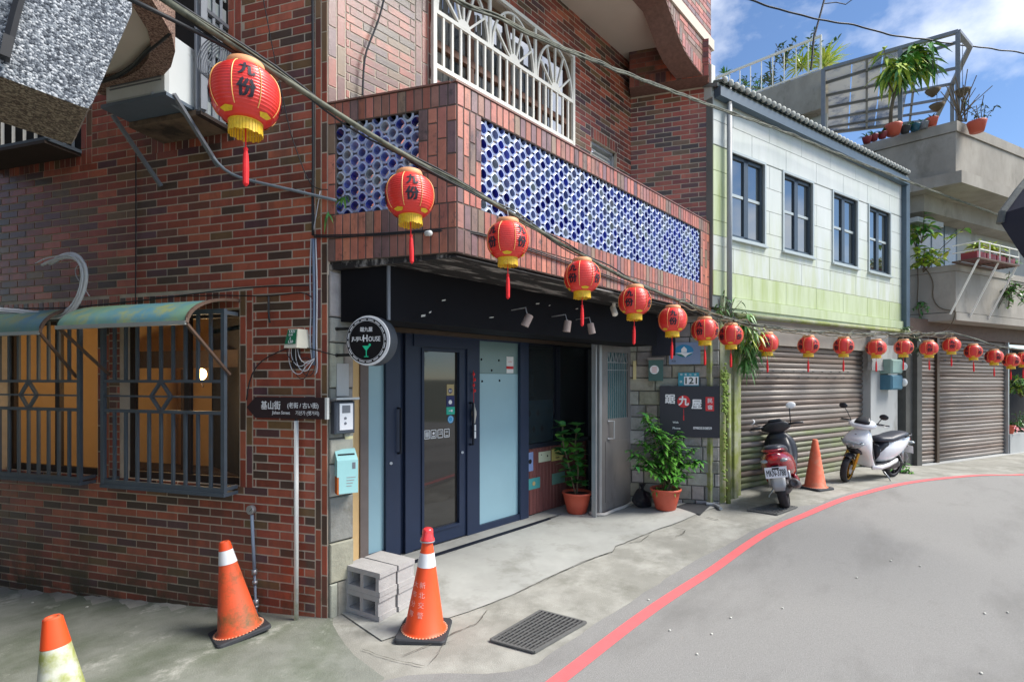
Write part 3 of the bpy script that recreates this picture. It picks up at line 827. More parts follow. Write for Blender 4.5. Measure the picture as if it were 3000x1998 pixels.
# ---- fascia board under the balcony
fy = .43; fl = Wall((0.06, 0), UL, NL)
fx0 = 0.06 + fy / .8947 * .4467; fz0 = 2.334
mb = MB(); mb.hexa([Vector(p) for p in ((fx0, -fy, fz0), (4.44, -fy - .09, fz0), (4.44, -.05, fz0), (0.085, -.05, fz0), (fx0, -fy, WZ0 - .035), (4.44, -fy - .09, WZ0 - .035), (4.44, -.05, WZ0 - .035), (0.085, -.05, WZ0 - .035))])
fascia = part('fascia_board', mb, M_black, house)
mb = MB(); mb.wbox(WW, .30, .62, fz0 - .12, WZ0 - .03, .03, .05); part('fascia_return', mb, M_navyd, house)
mb = MB(); mb.bar((fx0 - .004, -fy - .004, fz0), (fx0 - .004, -fy - .004, WZ0 - .05), .02); part('corner_trim', mb, M_grey, fascia)
for px, py in ((1240, 925), (1300, 880), (1440, 930), (1575, 890), (1610, 895), (1660, 960), (1260, 915), (1690, 905)):
    t = (-fy - .045 - .03 - CAM.y) / ray(px).y; p = at_depth(px, py, t); mb = MB(); mb.obox(p, (.02 * rnd.random() + .006, 0, .004), (0, .003, 0), (.002, 0, .004 + .005 * rnd.random())); part('chipped_paint', mb, M_patch, fascia)

# ---- recessed shop front (frames, door, panes)
ZH = 2.40
S = WS.s
mb = MB(); mb.wbox(WS, .2, 5.2, ZH, WZ0, -.02, .06); part('shop_header', mb, M_black, house)
mb = MB(); mb.wbox(WS, .2, 5.0, ZH - .03, ZH + .015, .02, .14); mb.wbox(WS, .2, 5.0, ZH + .03, ZH + .085, .02, .16); part('shutter_rail', mb, M_bronze, house)
mb = MB(); mb.wbox(WS, .2, S(1045), -.02, ZH, -.02, .04); mb.wbox(WS, S(1045), S(1069), -.02, ZH, 0.0, .07); part('side_pilaster', mb, mat('grey_brown_column', lin(112, 102, 98), rough=.6, var=.12), house)
shop = MB()
def fr(a, b, z0, z1, o0=0.0, o1=.07): shop.wbox(WS, S(a) if a > 10 else a, S(b) if b > 10 else b, z0, z1, o0, o1)
fr(1120, 1162, .02, ZH); fr(1162, 1180, .02, ZH, -.06, .0); fr(1180, 1202, .02, ZH, -.02, .05)
fr(1358, 1394, .02, ZH); fr(1512, 1536, .02, ZH, .0, .08)
fr(1069, 1120, .0, .12); fr(1394, 1512, .0, .10); fr(1394, 1512, ZH - .05, ZH); fr(1069, 1120, ZH - .06, ZH); fr(1202, 1358, ZH - .16, ZH)
part('shop_frame', shop, M_navy, house)
mb = MB(); mb.wbox(WS, S(1069), S(1120), .12, ZH - .06, .015, .025); part('side_pane', mb, M_frost, house)
zf = WS.z(1450, 1095)
mb = MB(); mb.wbox(WS, S(1394), S(1512), .10, zf, .02, .03); pn = part('frosted_pane', mb, M_frost, house)
mb = MB(); mb.wbox(WS, S(1394), S(1512), zf + .004, ZH - .05, .02, .03); part('frosted_pane', mb, M_frost2, house)
for x, y in ((1410, 1053), (1461, 1056), (1440, 1085), (1412, 1117), (1463, 1115)):
    mb = MB(); mb.cyl(WS.P(x, y, .03), WS.P(x, y, .036), .014, 10); part('glass_clamp', mb, M_black, pn)
# the door
d0, d1 = S(1202), S(1358); dz1 = ZH - .16
door = MB(); gl = (S(1233), S(1336), WS.z(1290, 1540), WS.z(1290, 1031))
for a, b, c, d in cells(d0, d1, .03, dz1, [gl]): door.wbox(WS, a, b, c, d, -.01, .045)
door_o = part('shop_door', door, M_navy, house)
mb = MB()
for a in ((gl[0] - .03, gl[0], gl[2] - .03, gl[3] + .03), (gl[1], gl[1] + .03, gl[2] - .03, gl[3] + .03), (gl[0], gl[1], gl[2] - .03, gl[2]), (gl[0], gl[1], gl[3], gl[3] + .03)): mb.wbox(WS, *a, .045, .062)
part('glazing_bead', mb, M_navy, door_o)
M_dglass = mat('dark_door_glass', lin(44, 42, 40), rough=0.04, var=0.0, spec=0.9)
mb = MB(); mb.wbox(WS, gl[0], gl[1], gl[2], gl[3], .012, .02); dg_ = part('door_glass', mb, M_dglass, door_o)
mb = MB(); hs = S(1365); mb.tube([WS.pt(hs, WS.z(1365, 1180), .07), WS.pt(hs, WS.z(1365, 1180), .13), WS.pt(hs, WS.z(1365, 1300), .13), WS.pt(hs, WS.z(1365, 1300), .07)], .014, 8); part('door_handle', mb, M_navyd, door_o)
mb = MB(); hs = S(1155); mb.tube([WS.pt(hs, WS.z(1155, 1195), .07), WS.pt(hs, WS.z(1155, 1195), .12), WS.pt(hs, WS.z(1155, 1325), .12), WS.pt(hs, WS.z(1155, 1325), .07)], .013, 8); part('pull_bar', mb, M_navyd, door_o)
for x, y in ((1146, 1357), (1355, 1325)):
    mb = MB(); mb.cyl(WS.P(x, y, .07), WS.P(x, y, .085), .016, 10); part('keyhole', mb, M_alu, door_o)
def sticker(parent, px0, px1, py0, py1, m, o=.0225, name='sticker', W=WS):
    mb = MB(); mb.wbox(W, W.s(px0, o), W.s(px1, o), W.z((px0 + px1) / 2, py1, o), W.z((px0 + px1) / 2, py0, o), o - .001, o + .001); return part(name, mb, m, parent)
def flat(name, rgb, rough=.5): return mat(name, lin(*rgb), rough=rough, var=.05, scale=20)
M_ink = flat('white_print', (232, 234, 236)); M_inkk = flat('black_print', (24, 24, 26)); M_inkr = flat('red_print', (206, 36, 44)); M_cyan = flat('cyan_print', (60, 160, 212)); M_green = flat('green_print', (30, 176, 150)); M_deep = flat('deep_blue_print', (26, 34, 92)); M_tan = flat('tan_print', (178, 160, 112))
sticker(dg_, 1309, 1330, 1126, 1158, M_tan); sticker(dg_, 1308, 1331, 1160, 1191, M_deep); sticker(dg_, 1308, 1332, 1192, 1214, M_green)
def disc(parent, W, px, py, rad, o, m, name='sticker', th=.002):
    mb = MB(); c = W.P(px, py, o); d = W.pt(0, 0, 1) - W.pt(0, 0, 0); mb.lathe([(rad, 0), (rad, th)], c, 20, d); return part(name, mb, m, parent)
disc(dg_, WS, 1319, 1145, .030, .0225, M_deep); disc(dg_, WS, 1319, 1178, .026, .0225, M_ink); disc(dg_, WS, 1320, 1228, .045, .0225, M_cyan); disc(dg_, WS, 1320, 1228, .034, .0238, M_ink); disc(dg_, WS, 1320, 1228, .030, .0252, M_cyan)
mb = MB(); put_text(mb, '8.8', WS.P(1319, 1145, .0252), (1, 0, 0), (0, 0, 1), h=.022, weight=.0012); part('lettering', mb, M_ink, dg_)
mb = MB(); c = WS.P(1320, 1203, .0242); mb.obox(c + Vector((-.008, 0, 0)), (.018, 0, 0), (0, .0008, 0), (0, 0, .004)); mb.obox(c + Vector((.018, 0, 0)), (.012, 0, 0), (0, .0008, 0), (0, 0, .013)); part('key_symbol', mb, M_ink, dg_)
for i, px in enumerate((1251, 1270, 1290, 1309)):
    c = WS.P(px, 1273 - i * 1.6, .0232); mb = MB(); s_ = .036
    for k in range(4):
        d = [(1, 0), (-1, 0), (0, 1), (0, -1)][k]; mb.obox(c + Vector((d[0] * s_, 0, d[1] * s_ * 1.25)), ((.004 if d[0] else s_), 0, 0), (0, .0008, 0), (0, 0, .004 if d[1] else s_ * 1.25))
    if i == 0:
        for q in range(3): mb.obox(c + Vector((-.016 + .016 * q, 0, 0)), (.005, 0, 0), (0, .0008, 0), (0, 0, .03))
    elif i == 1: mb.lathe([(.016, 0), (.016, .002)], c + Vector((0, 0, .008)), 12, (0, -1, 0)); mb.obox(c + Vector((0, 0, -.025)), (.02, 0, 0), (0, .0008, 0), (0, 0, .006))
    elif i == 2: mb.obox(c + Vector((0, 0, -.005)), (.022, 0, 0), (0, .0008, 0), (0, 0, .004)); mb.obox(c + Vector((.01, 0, .018)), (.006, 0, 0), (0, .0008, 0), (0, 0, .01)); mb.obox(c + Vector((-.014, 0, .022)), (.004, 0, 0), (0, .0008, 0), (0, 0, .004))
    else:
        for q in (.010, .02, .028):
            pts = [c + Vector((q * math.cos(t), 0, -.004 + q * math.sin(t))) for t in [math.pi * (.2 + .6 * u / 6) for u in range(7)]]
            for a, b in zip(pts[:-1], pts[1:]): mb.bar(a, b, .005, .003)
        mb.obox(c + Vector((0, 0, -.028)), (.02, 0, 0), (0, .0008, 0), (0, 0, .005))
    part('pictogram', mb, M_ink, dg_)
# price card on the pane
sticker(pn, 1484, 1504, 1045, 1093, M_ink, .033, 'price_card'); sticker(pn, 1484, 1504, 1073, 1081, M_inkr, .0345, 'price_band')
mb = MB(); put_text(mb, '九份民宿', WS.P(1494, 1060, .036), (1, 0, 0), (0, 0, 1), w=.07); part('lettering', mb, M_inkr, pn)
# window beside, timber apron and its plaques
mb = MB(); zs = WS.z(1580, 1300)
a0, a1, a2, a3 = S(1536), S(1620), S(1632), 4.75
for q in ((a0, a3, zs - .04, zs + .02), (a0, a3, ZH - .05, ZH), (a1, a2, zs, ZH), (a0, a0 + .02, zs, ZH), (a3 - .1, a3, 0, ZH)): mb.wbox(WS, *q, 0.0, .06)
win = part('shop_window', mb, M_navyd, house)
mb = MB(); mb.wbox(WS, a0, a1, zs + .02, ZH - .05, .02, .026); part('pane', mb, M_glass, win)
mb = MB(); mb.wbox(WS, a2, a3 - .1, zs + .02, ZH - .05, .02, .026); part('pane', mb, M_glass, win)
mb = MB(); s = a0; k = 0
mb = MB(); mb.wbox(WS, a0, a3, 0.0, zs - .04, -.01, .004); ap_ = part('timber_apron', mb, M_black, house)
while s < a3 - .1:
    mb = MB(); mb.wbev(WS, s + .003, s + .072, .03, zs - .045, .0, .03, .006); part('plank', mb, M_wood, ap_); s += .075
M_plq = [flat('plaque_blue', (120, 140, 184)), flat('plaque_cream', (196, 204, 180)), flat('plaque_yellow', (206, 196, 120)), flat('plaque_teal', (70, 150, 150)), flat('plaque_green', (96, 140, 130))]
for (x0, x1, y0, y1, m) in ((1545, 1562, 1325, 1380, 0), (1578, 1613, 1322, 1352, 1), (1616, 1650, 1314, 1348, 2), (1546, 1582, 1400, 1432, 3), (1617, 1655, 1384, 1416, 4)):
    pl = sticker(ap_, x0, x1, y0, y1, M_plq[m], .033, 'plaque')
disc(ap_, WS, 1553, 1352, .032, .036, M_inkk, 'plaque_emblem'); disc(ap_, WS, 1564, 1416, .03, .036, M_tan, 'plaque_emblem'); disc(ap_, WS, 1604, 1335, .014, .036, M_inkk, 'plaque_emblem'); disc(ap_, WS, 1586, 1332, .008, .036, M_inkk, 'plaque_emblem')
mb = MB(); put_text(mb, 'Open', WS.P(1633, 1325, .0365), (1, 0, 0), (0, 0, 1), w=.10, weight=.001); put_text(mb, 'Open', WS.P(1633, 1340, .0365), (1, 0, 0), (0, 0, 1), w=.09, weight=.001); part('lettering', mb, M_inkk, ap_)
# dim shop interior
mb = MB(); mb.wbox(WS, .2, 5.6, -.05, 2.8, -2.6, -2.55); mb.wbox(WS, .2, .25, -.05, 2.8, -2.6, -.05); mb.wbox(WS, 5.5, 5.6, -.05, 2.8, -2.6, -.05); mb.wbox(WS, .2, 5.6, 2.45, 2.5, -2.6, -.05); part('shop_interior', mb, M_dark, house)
mb = MB(); mb.wbox(WS, a0 - .3, a3, 0, 1.55, -.62, -.60); tw = part('counter', mb, M_teal, house)
for i in range(6):
    for j in range(3):
        c = WS.pt(a0 + .0 + i * .2 + (.1 if j % 2 else 0), .85 + j * .25, -.598); mb = MB(); mb.obox(c, (.02, 0, .03), (0, .001, 0), (.02, 0, -.03)); part('diamond_motif', mb, M_navyd, tw)
mb = MB(); mb.wbox(WS, a2 - .05, a2 + .3, 1.62, 1.95, -.72, -.70); part('wall_picture', mb, M_inkk, house)
# thresholds: ledge and dark sliding track
mb = MB(); mb.wbox(WS, .2, 3.95, -.05, .022, .06, .26); part('threshold', mb, M_conc_smooth, house)
mb = MB(); mb.wbox(WS, .2, 3.95, -.05, .016, .262, .33)
for k in range(3): mb.wbox(WS, .2, 3.95, .016, .021, .272 + k * .02, .279 + k * .02)
part('sliding_track', mb, M_navyd, house)

# ---- steel door by the wing wall
WD = Wall((3.80, 0.055), (4.655 - 3.80, -0.05 - 0.0), (-.05, -.855))
dl = WD.s(1742); dr = WD.s(1851); zt = WD.z(1749, 1004)
mb = MB()
for q in ((dl, dl + .022, .0, zt + .02), (WD.s(1753), WD.s(1760), 0, zt)): mb.wbox(WD, *q, -.05, .02)
mb.wbox(WD, dl, dr, zt, zt + .05, -.05, .02); part('steel_door_frame', mb, M_alu, house)
p0, p1 = WD.s(1760), WD.s(1848); wz = (WD.z(1800, 1225), WD.z(1800, 1033)); ws_ = (WD.s(1777), WD.s(1837))
mb = MB()
for a, b, c, d in cells(p0, p1, .06, zt - .01, [(ws_[0], ws_[1], wz[0], wz[1])]): mb.wbox(WD, a, b, c, d, -.03, .015)
sd_ = part('steel_door', mb, M_steel, house)
mb = MB(); mb.wbox(WD, p0 + .08, p1 - .06, .2, WD.z(1800, 1290), .015, .024); part('kick_panel', mb, M_steel, sd_)
M_tealg = mat('green_wired_glass', lin(64, 100, 104), rough=.08, var=.1, spec=.7)
mb = MB(); mb.wbox(WD, ws_[0], ws_[1], wz[0], wz[1], -.012, -.006); part('wired_glass', mb, M_tealg, sd_)
for i in range(11):
    s = ws_[0] + (ws_[1] - ws_[0]) * (i + .5) / 11; mb = MB(); mb.wbox(WD, s - .003, s + .003, wz[0], wz[1], .0, .006); part('grille_rod', mb, M_alu, sd_)
mb = MB(); za, zb = WD.z(1800, 1062), WD.z(1800, 1034)
for i in range(6):
    s = ws_[0] + (ws_[1] - ws_[0]) * i / 6; e = (ws_[1] - ws_[0]) / 6
    mb.bar(WD.pt(s, za, .006), WD.pt(s + e / 2, zb, .006), .008); mb.bar(WD.pt(s + e / 2, zb, .006), WD.pt(s + e, za, .006), .008)
mb.wbox(WD, ws_[0], ws_[1], za - .006, za + .006, .0, .01); mb.wbox(WD, ws_[0], ws_[1], WD.z(1800, 1085), WD.z(1800, 1083), 0, .01); part('zigzag_grille', mb, M_alu, sd_)
mb = MB(); h_ = WD.s(1783); mb.tube([WD.pt(h_ - .05, WD.z(1783, 1233), .02), WD.pt(h_ + .03, WD.z(1783, 1233), .07), WD.pt(h_ + .03, WD.z(1783, 1284), .07), WD.pt(h_ - .05, WD.z(1783, 1284), .02)], .012, 8); part('door_handle', mb, M_alu, sd_)

# ---- side windows: lit room behind, grilles in front
rm = MB(); rs0, rs1 = win_l[0] - .4, -.35
rm.wbox(WL, rs0, rs1, -.1, 2.9, -2.3, -2.25); rm.wbox(WL, rs0, rs1, 2.75, 2.8, -2.3, -.17); rm.wbox(WL, rs0, rs0 + .05, -.1, 2.8, -2.25, -.17); rm.wbox(WL, rs1 - .05, rs1, -.1, 2.8, -2.25, -.17); rm.wbox(WL, rs0, rs1, -.12, -.1, -2.3, -.17)
part('lit_room', rm, M_warm, house)
M_beam = mat('dark_beam', lin(54, 42, 36), rough=.7, var=.2)
mb = MB(); mb.wbox(WL, rs0, rs1, 2.02, 2.22, -1.5, -1.3); mb.wbox(WL, win_r[0] + .55, win_r[0] + .63, 0, 2.0, -1.5, -1.4); mb.wbox(WL, win_l[0] + .7, win_l[0] + .78, 0, 2.0, -1.5, -1.4); mb.wbox(WL, rs0, rs1, 0.0, .78, -1.7, -1.3); part('room_timber', mb, M_beam, house)
lampc = WL.P(592, 1096, -.9)
M_bulb = mat('lamp_glow', lin(255, 210, 130), var=0, emit=(1, .62, .25, 1), estr=14)
def sconce(c):
    mb = MB(); mb.s = True; mb.ball(c, .045, .045, .06); return mb
for c in (lampc, WL.P(196, 1004, -.9)):
    lt = part('wall_lamp', sconce(c), M_bulb, house)
    mb = MB(); mb.tube([c + Vector((0, 0, -.06)), c + Vector((.02, .05, -.14)), c + Vector((.04, .12, -.10))], .008, 6); part('lamp_arm', mb, M_beam, lt)
    ld = bpy.data.lights.new('room_lamp', 'POINT'); ld.energy = 12; ld.color = (1, .70, .38); ld.shadow_soft_size = .06
    lo = bpy.data.objects.new('room_lamp', ld); COL.objects.link(lo); lo.location = c + Vector((NL.x, NL.y, 0)) * .12
for w in (win_r, win_l):       # sliding sashes
    mb = MB(); mid = (w[0] + w[1]) / 2
    for s in (w[0] + .02, mid, w[1] - .02): mb.wbox(WL, s - .03, s + .03, w[2], w[3], -.13, -.09)
    for z in (w[2] + .03, w[3] - .03): mb.wbox(WL, w[0], w[1], z - .03, z + .03, -.125, -.085)
    wo = part('sash_window', mb, M_beam, house)
    mb = MB(); mb.wbox(WL, w[0], w[1], w[2], w[3], -.112, -.108); part('pane', mb, M_glass, wo)
GO = .13
def win_grille(w, pl, pr, nbar):
    a, b = (w[0] - .02, w[1] - .03); z0, z1 = wz0 - .02, wz1 - .02
    mb = MB()
    for s in (a, b): mb.wbox(WL, s - .018, s + .018, z0, z1, GO - .015, GO + .015)
    za = WL.z(520, 1117, GO); zb = WL.z(520, 1207, GO); zm = (za + zb) / 2
    for z, t in ((z0 + .02, .022), (z1 - .02, .02), (za, .012), (zb, .014)): mb.wbox(WL, a, b, z - t, z + t, GO - .012, GO + .012)
    mb.wbox(WL, a, b, zm - .008, zm + .008, GO - .006, GO + .006)
    mb.wbox(WL, a - .02, b + .02, z0 - .03, z0 - .002, 0.0, GO + .02)
    for s in (a, b):
        for z in (z0 + .03, z1 - .03): mb.wbox(WL, s - .015, s + .015, z - .015, z + .015, 0, GO)
    g = part('security_grille', mb, M_gril, house)
    for i in range(1, nbar):
        s = a + (b - a) * i / nbar
        for zz in ((z0 + .03, zb), (za, z1 - .03)):
            mb = MB(); mb.wbox(WL, s - .013, s + .013, zz[0], zz[1], GO - .009, GO + .009); part('grille_bar', mb, M_gril, g)
    c = (a + b) / 2; mb = MB(); d = (za - zb) / 2
    pts = [(c, zm + d), (c + d * .85, zm), (c, zm - d), (c - d * .85, zm)]
    for i in range(4): p, q = pts[i], pts[(i + 1) % 4]; mb.bar(WL.pt(p[0], p[1], GO), WL.pt(q[0], q[1], GO), .026, .02)
    part('diamond', mb, M_gril, g)
win_grille(win_r, 352, 692, 10); win_grille(win_l, 0, 270, 10)

# ---- place the bricks: the 300 largest of each kind singly, the rest joined
def seen(b):
    p = b[0].pt((b[1] + b[2]) / 2, (b[3] + b[4]) / 2); d = p.xy - CAM; f = d.dot(FW)
    if f < .3: return 0
    x = d.dot(RT) / f * FPX + CX; y = HY - (p.z - EYE) / f * FPX
    if not (0 < x < 3000 and 0 < y < 1998): return 0
    a = abs(b[0].n.dot(d.normalized())); return a * (b[2] - b[1]) * (b[4] - b[3]) / (f * f)
def brick_into(mb, b):
    mb.c = b[6]; mb.wbev(b[0], b[1], b[2], b[3], b[4], b[5] - .002, b[5] + .0045, .0015)
for nm, m in (('brick', M_brick), ('cladding_tile', M_brickv)):
    bs = sorted([b for b in BRK if b[8] == nm], key=seen, reverse=True)
    for b in bs[:300]:
        mb = MB(); brick_into(mb, b); part(nm, mb, m, KEYS[b[7]])
    rest = {}
    for b in bs[300:]:
        brick_into(rest.setdefault(b[7], MB()), b)
    for k_, mb in rest.items(): part(nm, mb, m, KEYS[k_], kind='stuff')
print('bricks', len(BRK), 'lattice', len(LT))
# ================================================================ pale panelled house next door
M_panel = mat('pale_panel', lin(204, 208, 204), rough=0.5, var=0.06, scale=1.5, stretch=(3, 3, .5), col2=lin(190, 197, 190), lo=.4, hi=.7, dirt=lin(180, 188, 146), dlo=0.38, dhi=0.60, dscale=1.6, dirt_low=4.7, dirt_foot=3.0, grime=(lin(168, 174, 150), 2.2, .60, .78, (2.4, 2.4, .25)))
M_panelg = mat('mossy_panel', lin(186, 196, 160), rough=0.5, var=0.10, scale=2, stretch=(3, 3, .4), dirt=lin(164, 178, 116), dlo=0.45, dhi=0.7, dscale=1.6)
M_moss = mat('moss', lin(118, 140, 66), rough=0.95, var=0.35, scale=18, bump=0.6, bscale=50)
M_joint = mat('panel_joint', lin(120, 126, 124), rough=0.9)
M_slat = mat('shutter_slat', lin(134, 124, 116), rough=0.5, metal=0.15, var=0.14, scale=2.4, stretch=(.5, .5, 5), dirt=lin(104, 88, 74), dlo=0.55, dhi=0.75, dscale=1.2)
M_slatb = mat('brown_shutter_slat', lin(124, 110, 100), rough=0.55, metal=0.15, var=0.2, scale=2.0, stretch=(.6, .6, 5), dirt=lin(92, 76, 64), dlo=0.5, dhi=0.7, dscale=1.6)
M_slatc = mat('pale_shutter_slat', lin(146, 138, 130), rough=0.5, metal=0.15, var=0.16, scale=3.0, stretch=(.5, .5, 5), dirt=lin(110, 98, 86), dlo=0.55, dhi=0.72, dscale=1.1)
M_slatg = mat('mossy_shutter_slat', lin(122, 124, 104), rough=0.55, metal=0.1, var=0.18, scale=2.4, dirt=lin(112, 124, 76), dlo=0.45, dhi=0.65, dscale=1.5)
M_frame = mat('dark_window_frame', lin(70, 82, 92), rough=0.4, metal=0.3, var=0.08)
M_framel = mat('light_window_frame', lin(178, 186, 184), rough=0.4, metal=0.2, var=0.06)
M_mirror = mat('reflecting_glass', lin(150, 152, 150), rough=0.03, var=0.0, spec=1.0, metal=0.95)
M_tile = mat('green_black_roof_tile', lin(54, 70, 66), rough=0.6, var=0.3, scale=12, bump=0.3)
M_cem = mat('cement_cap', lin(176, 178, 172), rough=0.9, var=0.25, scale=14)
M_pvc = mat('grey_downpipe', lin(150, 156, 160), rough=0.45, var=0.1, scale=4)
M_mosspipe = mat('mossy_pipe', lin(150, 152, 126), rough=0.8, var=0.2, scale=7, col2=lin(128, 138, 72), lo=.42, hi=.58, bump=.4, bscale=30)
M_teal_dk = mat('slate_blue_downspout', lin(76, 94, 108), rough=0.45, var=0.1)
M_concw = mat('weathered_concrete', lin(160, 154, 144), rough=0.9, var=0.16, scale=2.0, bump=0.3, bscale=50, col2=lin(142, 136, 126), lo=.42, hi=.65, dirt=lin(110, 106, 94), dlo=0.58, dhi=0.76, dscale=1.4, stretch=(1, 1, .5))
M_concl = mat('pale_concrete', lin(170, 172, 170), rough=0.9, var=0.12, scale=2.0, bump=0.2, bscale=60, dirt=lin(128, 126, 116), dlo=0.56, dhi=0.76, dscale=1.6, stretch=(1, 1, .5))
M_redtile = mat('red_tile', lin(132, 68, 66), rough=0.5, var=0.2, scale=14)

pale = thing('panel_house', 'pale blue grey panelled house with four dark windows above a roller shutter', 'house', W2.pt(0, 0))
S2 = 5.83; ZB = W2.z(2142, 905); ZE = 5.86
WN2 = []
for a, b in ((2140, 2236), (2293, 2377), (2438, 2508), (2543, 2604)):
    WN2.append((W2.s(a), W2.s(b), 3.90, 5.09))
mb = MB()
for a, b, c, d in cells(-.12, S2, ZB, ZE, WN2): mb.wbox(W2, a, b, c, d, -.2, 0)
pw = part('upper_wall', mb, M_joint, pale)
r_ = random.Random(3); z = ZB + .16; row = 0
while z < ZE - .02:
    z1 = min(z + .345, ZE - .01); s = -.12 - (.45 if row % 2 else 0)
    while s < S2:
        a, b = max(s, -.12), min(s + .9, S2); s += .9
        for q in cells(a, b, z, z1, [(w[0] - .03, w[1] + .03, w[2] - .03, w[3] + .03) for w in WN2]):
            if q[1] - q[0] > .02 and q[3] - q[2] > .02:
                mb = MB(); mb.wbev(W2, q[0] + .0025, q[1] - .0025, q[2] + .0025, q[3] - .0025, -.005, .012, .003)
                part('wall_panel', mb, M_panelg if (z < ZB + .4 or q[1] < .32) else M_panel, pw)
    z = z1; row += 1
mb = MB(); mb.wbox(W2, .05, S2, ZB, ZB + .15, 0, .05); mb.wbox(W2, .05, S2, ZB - .05, ZB, 0, .03); part('mossy_band', mb, M_panelg, pale)
for i, w in enumerate(WN2):
    mb = MB(); t = .035
    for q in ((w[0] - t, w[0], w[2] - t, w[3] + t), (w[1], w[1] + t, w[2] - t, w[3] + t), (w[0], w[1], w[2] - t, w[2]), (w[0], w[1], w[3], w[3] + t)): mb.wbox(W2, *q, -.08, .03)
    wo = part('window', mb, M_framel, pale)
    mid = (w[0] + w[1]) / 2; zr = w[2] + (w[3] - w[2]) * .52
    mb = MB()
    for q in ((w[0], w[0] + .04, w[2], w[3]), (w[1] - .04, w[1], w[2], w[3]), (mid - .05, mid + .05, w[2], w[3]), (w[0], w[1], w[2], w[2] + .05), (w[0], w[1], w[3] - .05, w[3])): mb.wbox(W2, *q, -.07, -.02)
    part('sash', mb, M_frame, wo)
    mb = MB(); mb.wbox(W2, w[0] + .04, mid - .05, zr - .02, zr + .02, -.06, -.03); mb.wbox(W2, mid + .05, w[1] - .04, zr - .02, zr + .02, -.06, -.03); part('glazing_bar', mb, M_framel, wo)
    for a, b in ((w[0] + .04, mid - .05), (mid + .05, w[1] - .04)):
        for c, d in ((w[2] + .05, zr - .02), (zr + .02, w[3] - .05)):
            mb = MB(); mb.wbox(W2, a, b, c, d, -.055, -.045); part('pane', mb, M_mirror, wo)
    mb = MB(); mb.wbox(W2, w[0] - .05, w[1] + .05, w[2] - .06, w[2] - .036, 0, .06); part('sill', mb, M_framel, wo)
# roof
mb = MB(); RS = .38
P = lambda s, o, z: W2.pt(s, z, o)
mb.hexa([P(-.15, .1, ZE), P(S2 + .05, .1, ZE), P(S2 + .05, -3.2, ZE + 3.2 * RS), P(-.15, -3.2, ZE + 3.2 * RS), P(-.15, .1, ZE + .05), P(S2 + .05, .1, ZE + .05), P(S2 + .05, -3.2, ZE + .05 + 3.2 * RS), P(-.15, -3.2, ZE + .05 + 3.2 * RS)])
roof = part('roof', mb, M_joint, pale)
n = 46
for i in range(n):
    s = -.12 + (S2 + .1) * (i + .5) / n; w = (S2 + .1) / n * .42
    mb = MB(); mb.s = True; vs = []; fs = []
    for k, o in enumerate((.15, -3.2)):
        for q in range(6):
            th = math.pi * q / 5; vs.append(P(s + w * math.cos(th), o, ZE + .06 - (o - .1) * RS + w * 1.1 * math.sin(th)))
    fs = [(q, q + 1, 7 + q, 6 + q) for q in range(5)] + [(0, 1, 2, 3, 4, 5)]
    mb.add(vs, fs); part('roof_tile', mb, M_tile, roof)
    mb = MB(); mb.s = True; mb.ball(P(s, .15, ZE + .085), .05, .04, .045, 8, 5); part('tile_cap', mb, M_cem, roof)
mb = MB(); mb.wbox(W2, -.12, S2 + .03, ZE - .13, ZE + .0, .03, .13); part('gutter', mb, M_teal_dk, pale)
mb = MB(); mb.wbox(W2, S2 - .02, S2 + .14, ZB + .02, ZE + .0, -.05, .10); part('downspout', mb, M_teal_dk, pale)
mb = MB(); mb.prism([P(-.14, 0.0, ZE - .1), P(-.14, .0, ZE + .35), P(-.14, -1.2, ZE + .9), P(-.14, -1.2, ZE - .1)], W2.pt(.08, 0) - W2.pt(0, 0)); part('gable', mb, M_panel, pale)
# pipes in the corner next to the brick house
for px, r, y0, y1, m, nm, o in ((2134, .032, 1095, 1488, M_mosspipe, 'corner_pipe', .06), (2137, .036, 250, 925, M_pvc, 'downpipe', .075)):
    mb = MB(); mb.s = True; mb.cyl(W2.P(px, y0, o), W2.P(px, y1, o), r, 14); part(nm, mb, m, pale)
mb = MB(); mb.wbox(W2, W2.s(2110), W2.s(2124), .1, ZB, -.1, .0); part('corner_strip', mb, M_mosspipe, pale)
mb = MB(); mb.s = True; mb.cyl(W2.P(2160, 925, .12), W2.P(2660, 972, .12), .035, 12); part('horizontal_pipe', mb, M_mosspipe, pale)
# lower storey: posts, lintel, shutter
zs0 = .235; zst = W2.z(2270, 1010)
mb = MB(); mb.wbox(W2, -.12, S2, zst, ZB - .04, -.25, -.06); part('lintel', mb, M_concw, pale)
mb = MB(); mb.wbox(W2, -.12, W2.s(2152), .0, zst + .2, -.3, -.03); mb.wbox(W2, W2.s(2152), W2.s(2163), .0, zst, -.2, .0); mb.wbox(W2, W2.s(2163), W2.s(2180), .0, zst, -.24, -.05); part('shutter_post', mb, M_mosspipe, pale)
mb = MB(); mb.wbox(W2, W2.s(2551), W2.s(2602), .0, ZB - .04, -.3, -.0); col_ = part('concrete_column', mb, M_concl, pale)
mb = MB(); c0, c1 = W2.s(2545), W2.s(2610); zc = W2.z(2570, 1075)
mb.prism([W2.pt(c0, zc, -.02), W2.pt(c0 + .03, zc + .1, -.02), W2.pt(c0 - .06, zc + .42, -.02), W2.pt(c1 + .02, zc + .42, -.02), W2.pt(c1 - .02, zc, -.02)], W2.pt(0, 0, .07) - W2.pt(0, 0, 0)); mb.wbox(W2, c0 - .01, c1 + .01, zc - .07, zc, -.02, .06); part('bracket', mb, M_concl, col_)
mb = MB(); mb.wbox(W2, W2.s(2602), S2, .0, ZB - .04, -.3, -.06); part('end_wall', mb, M_concl, pale)
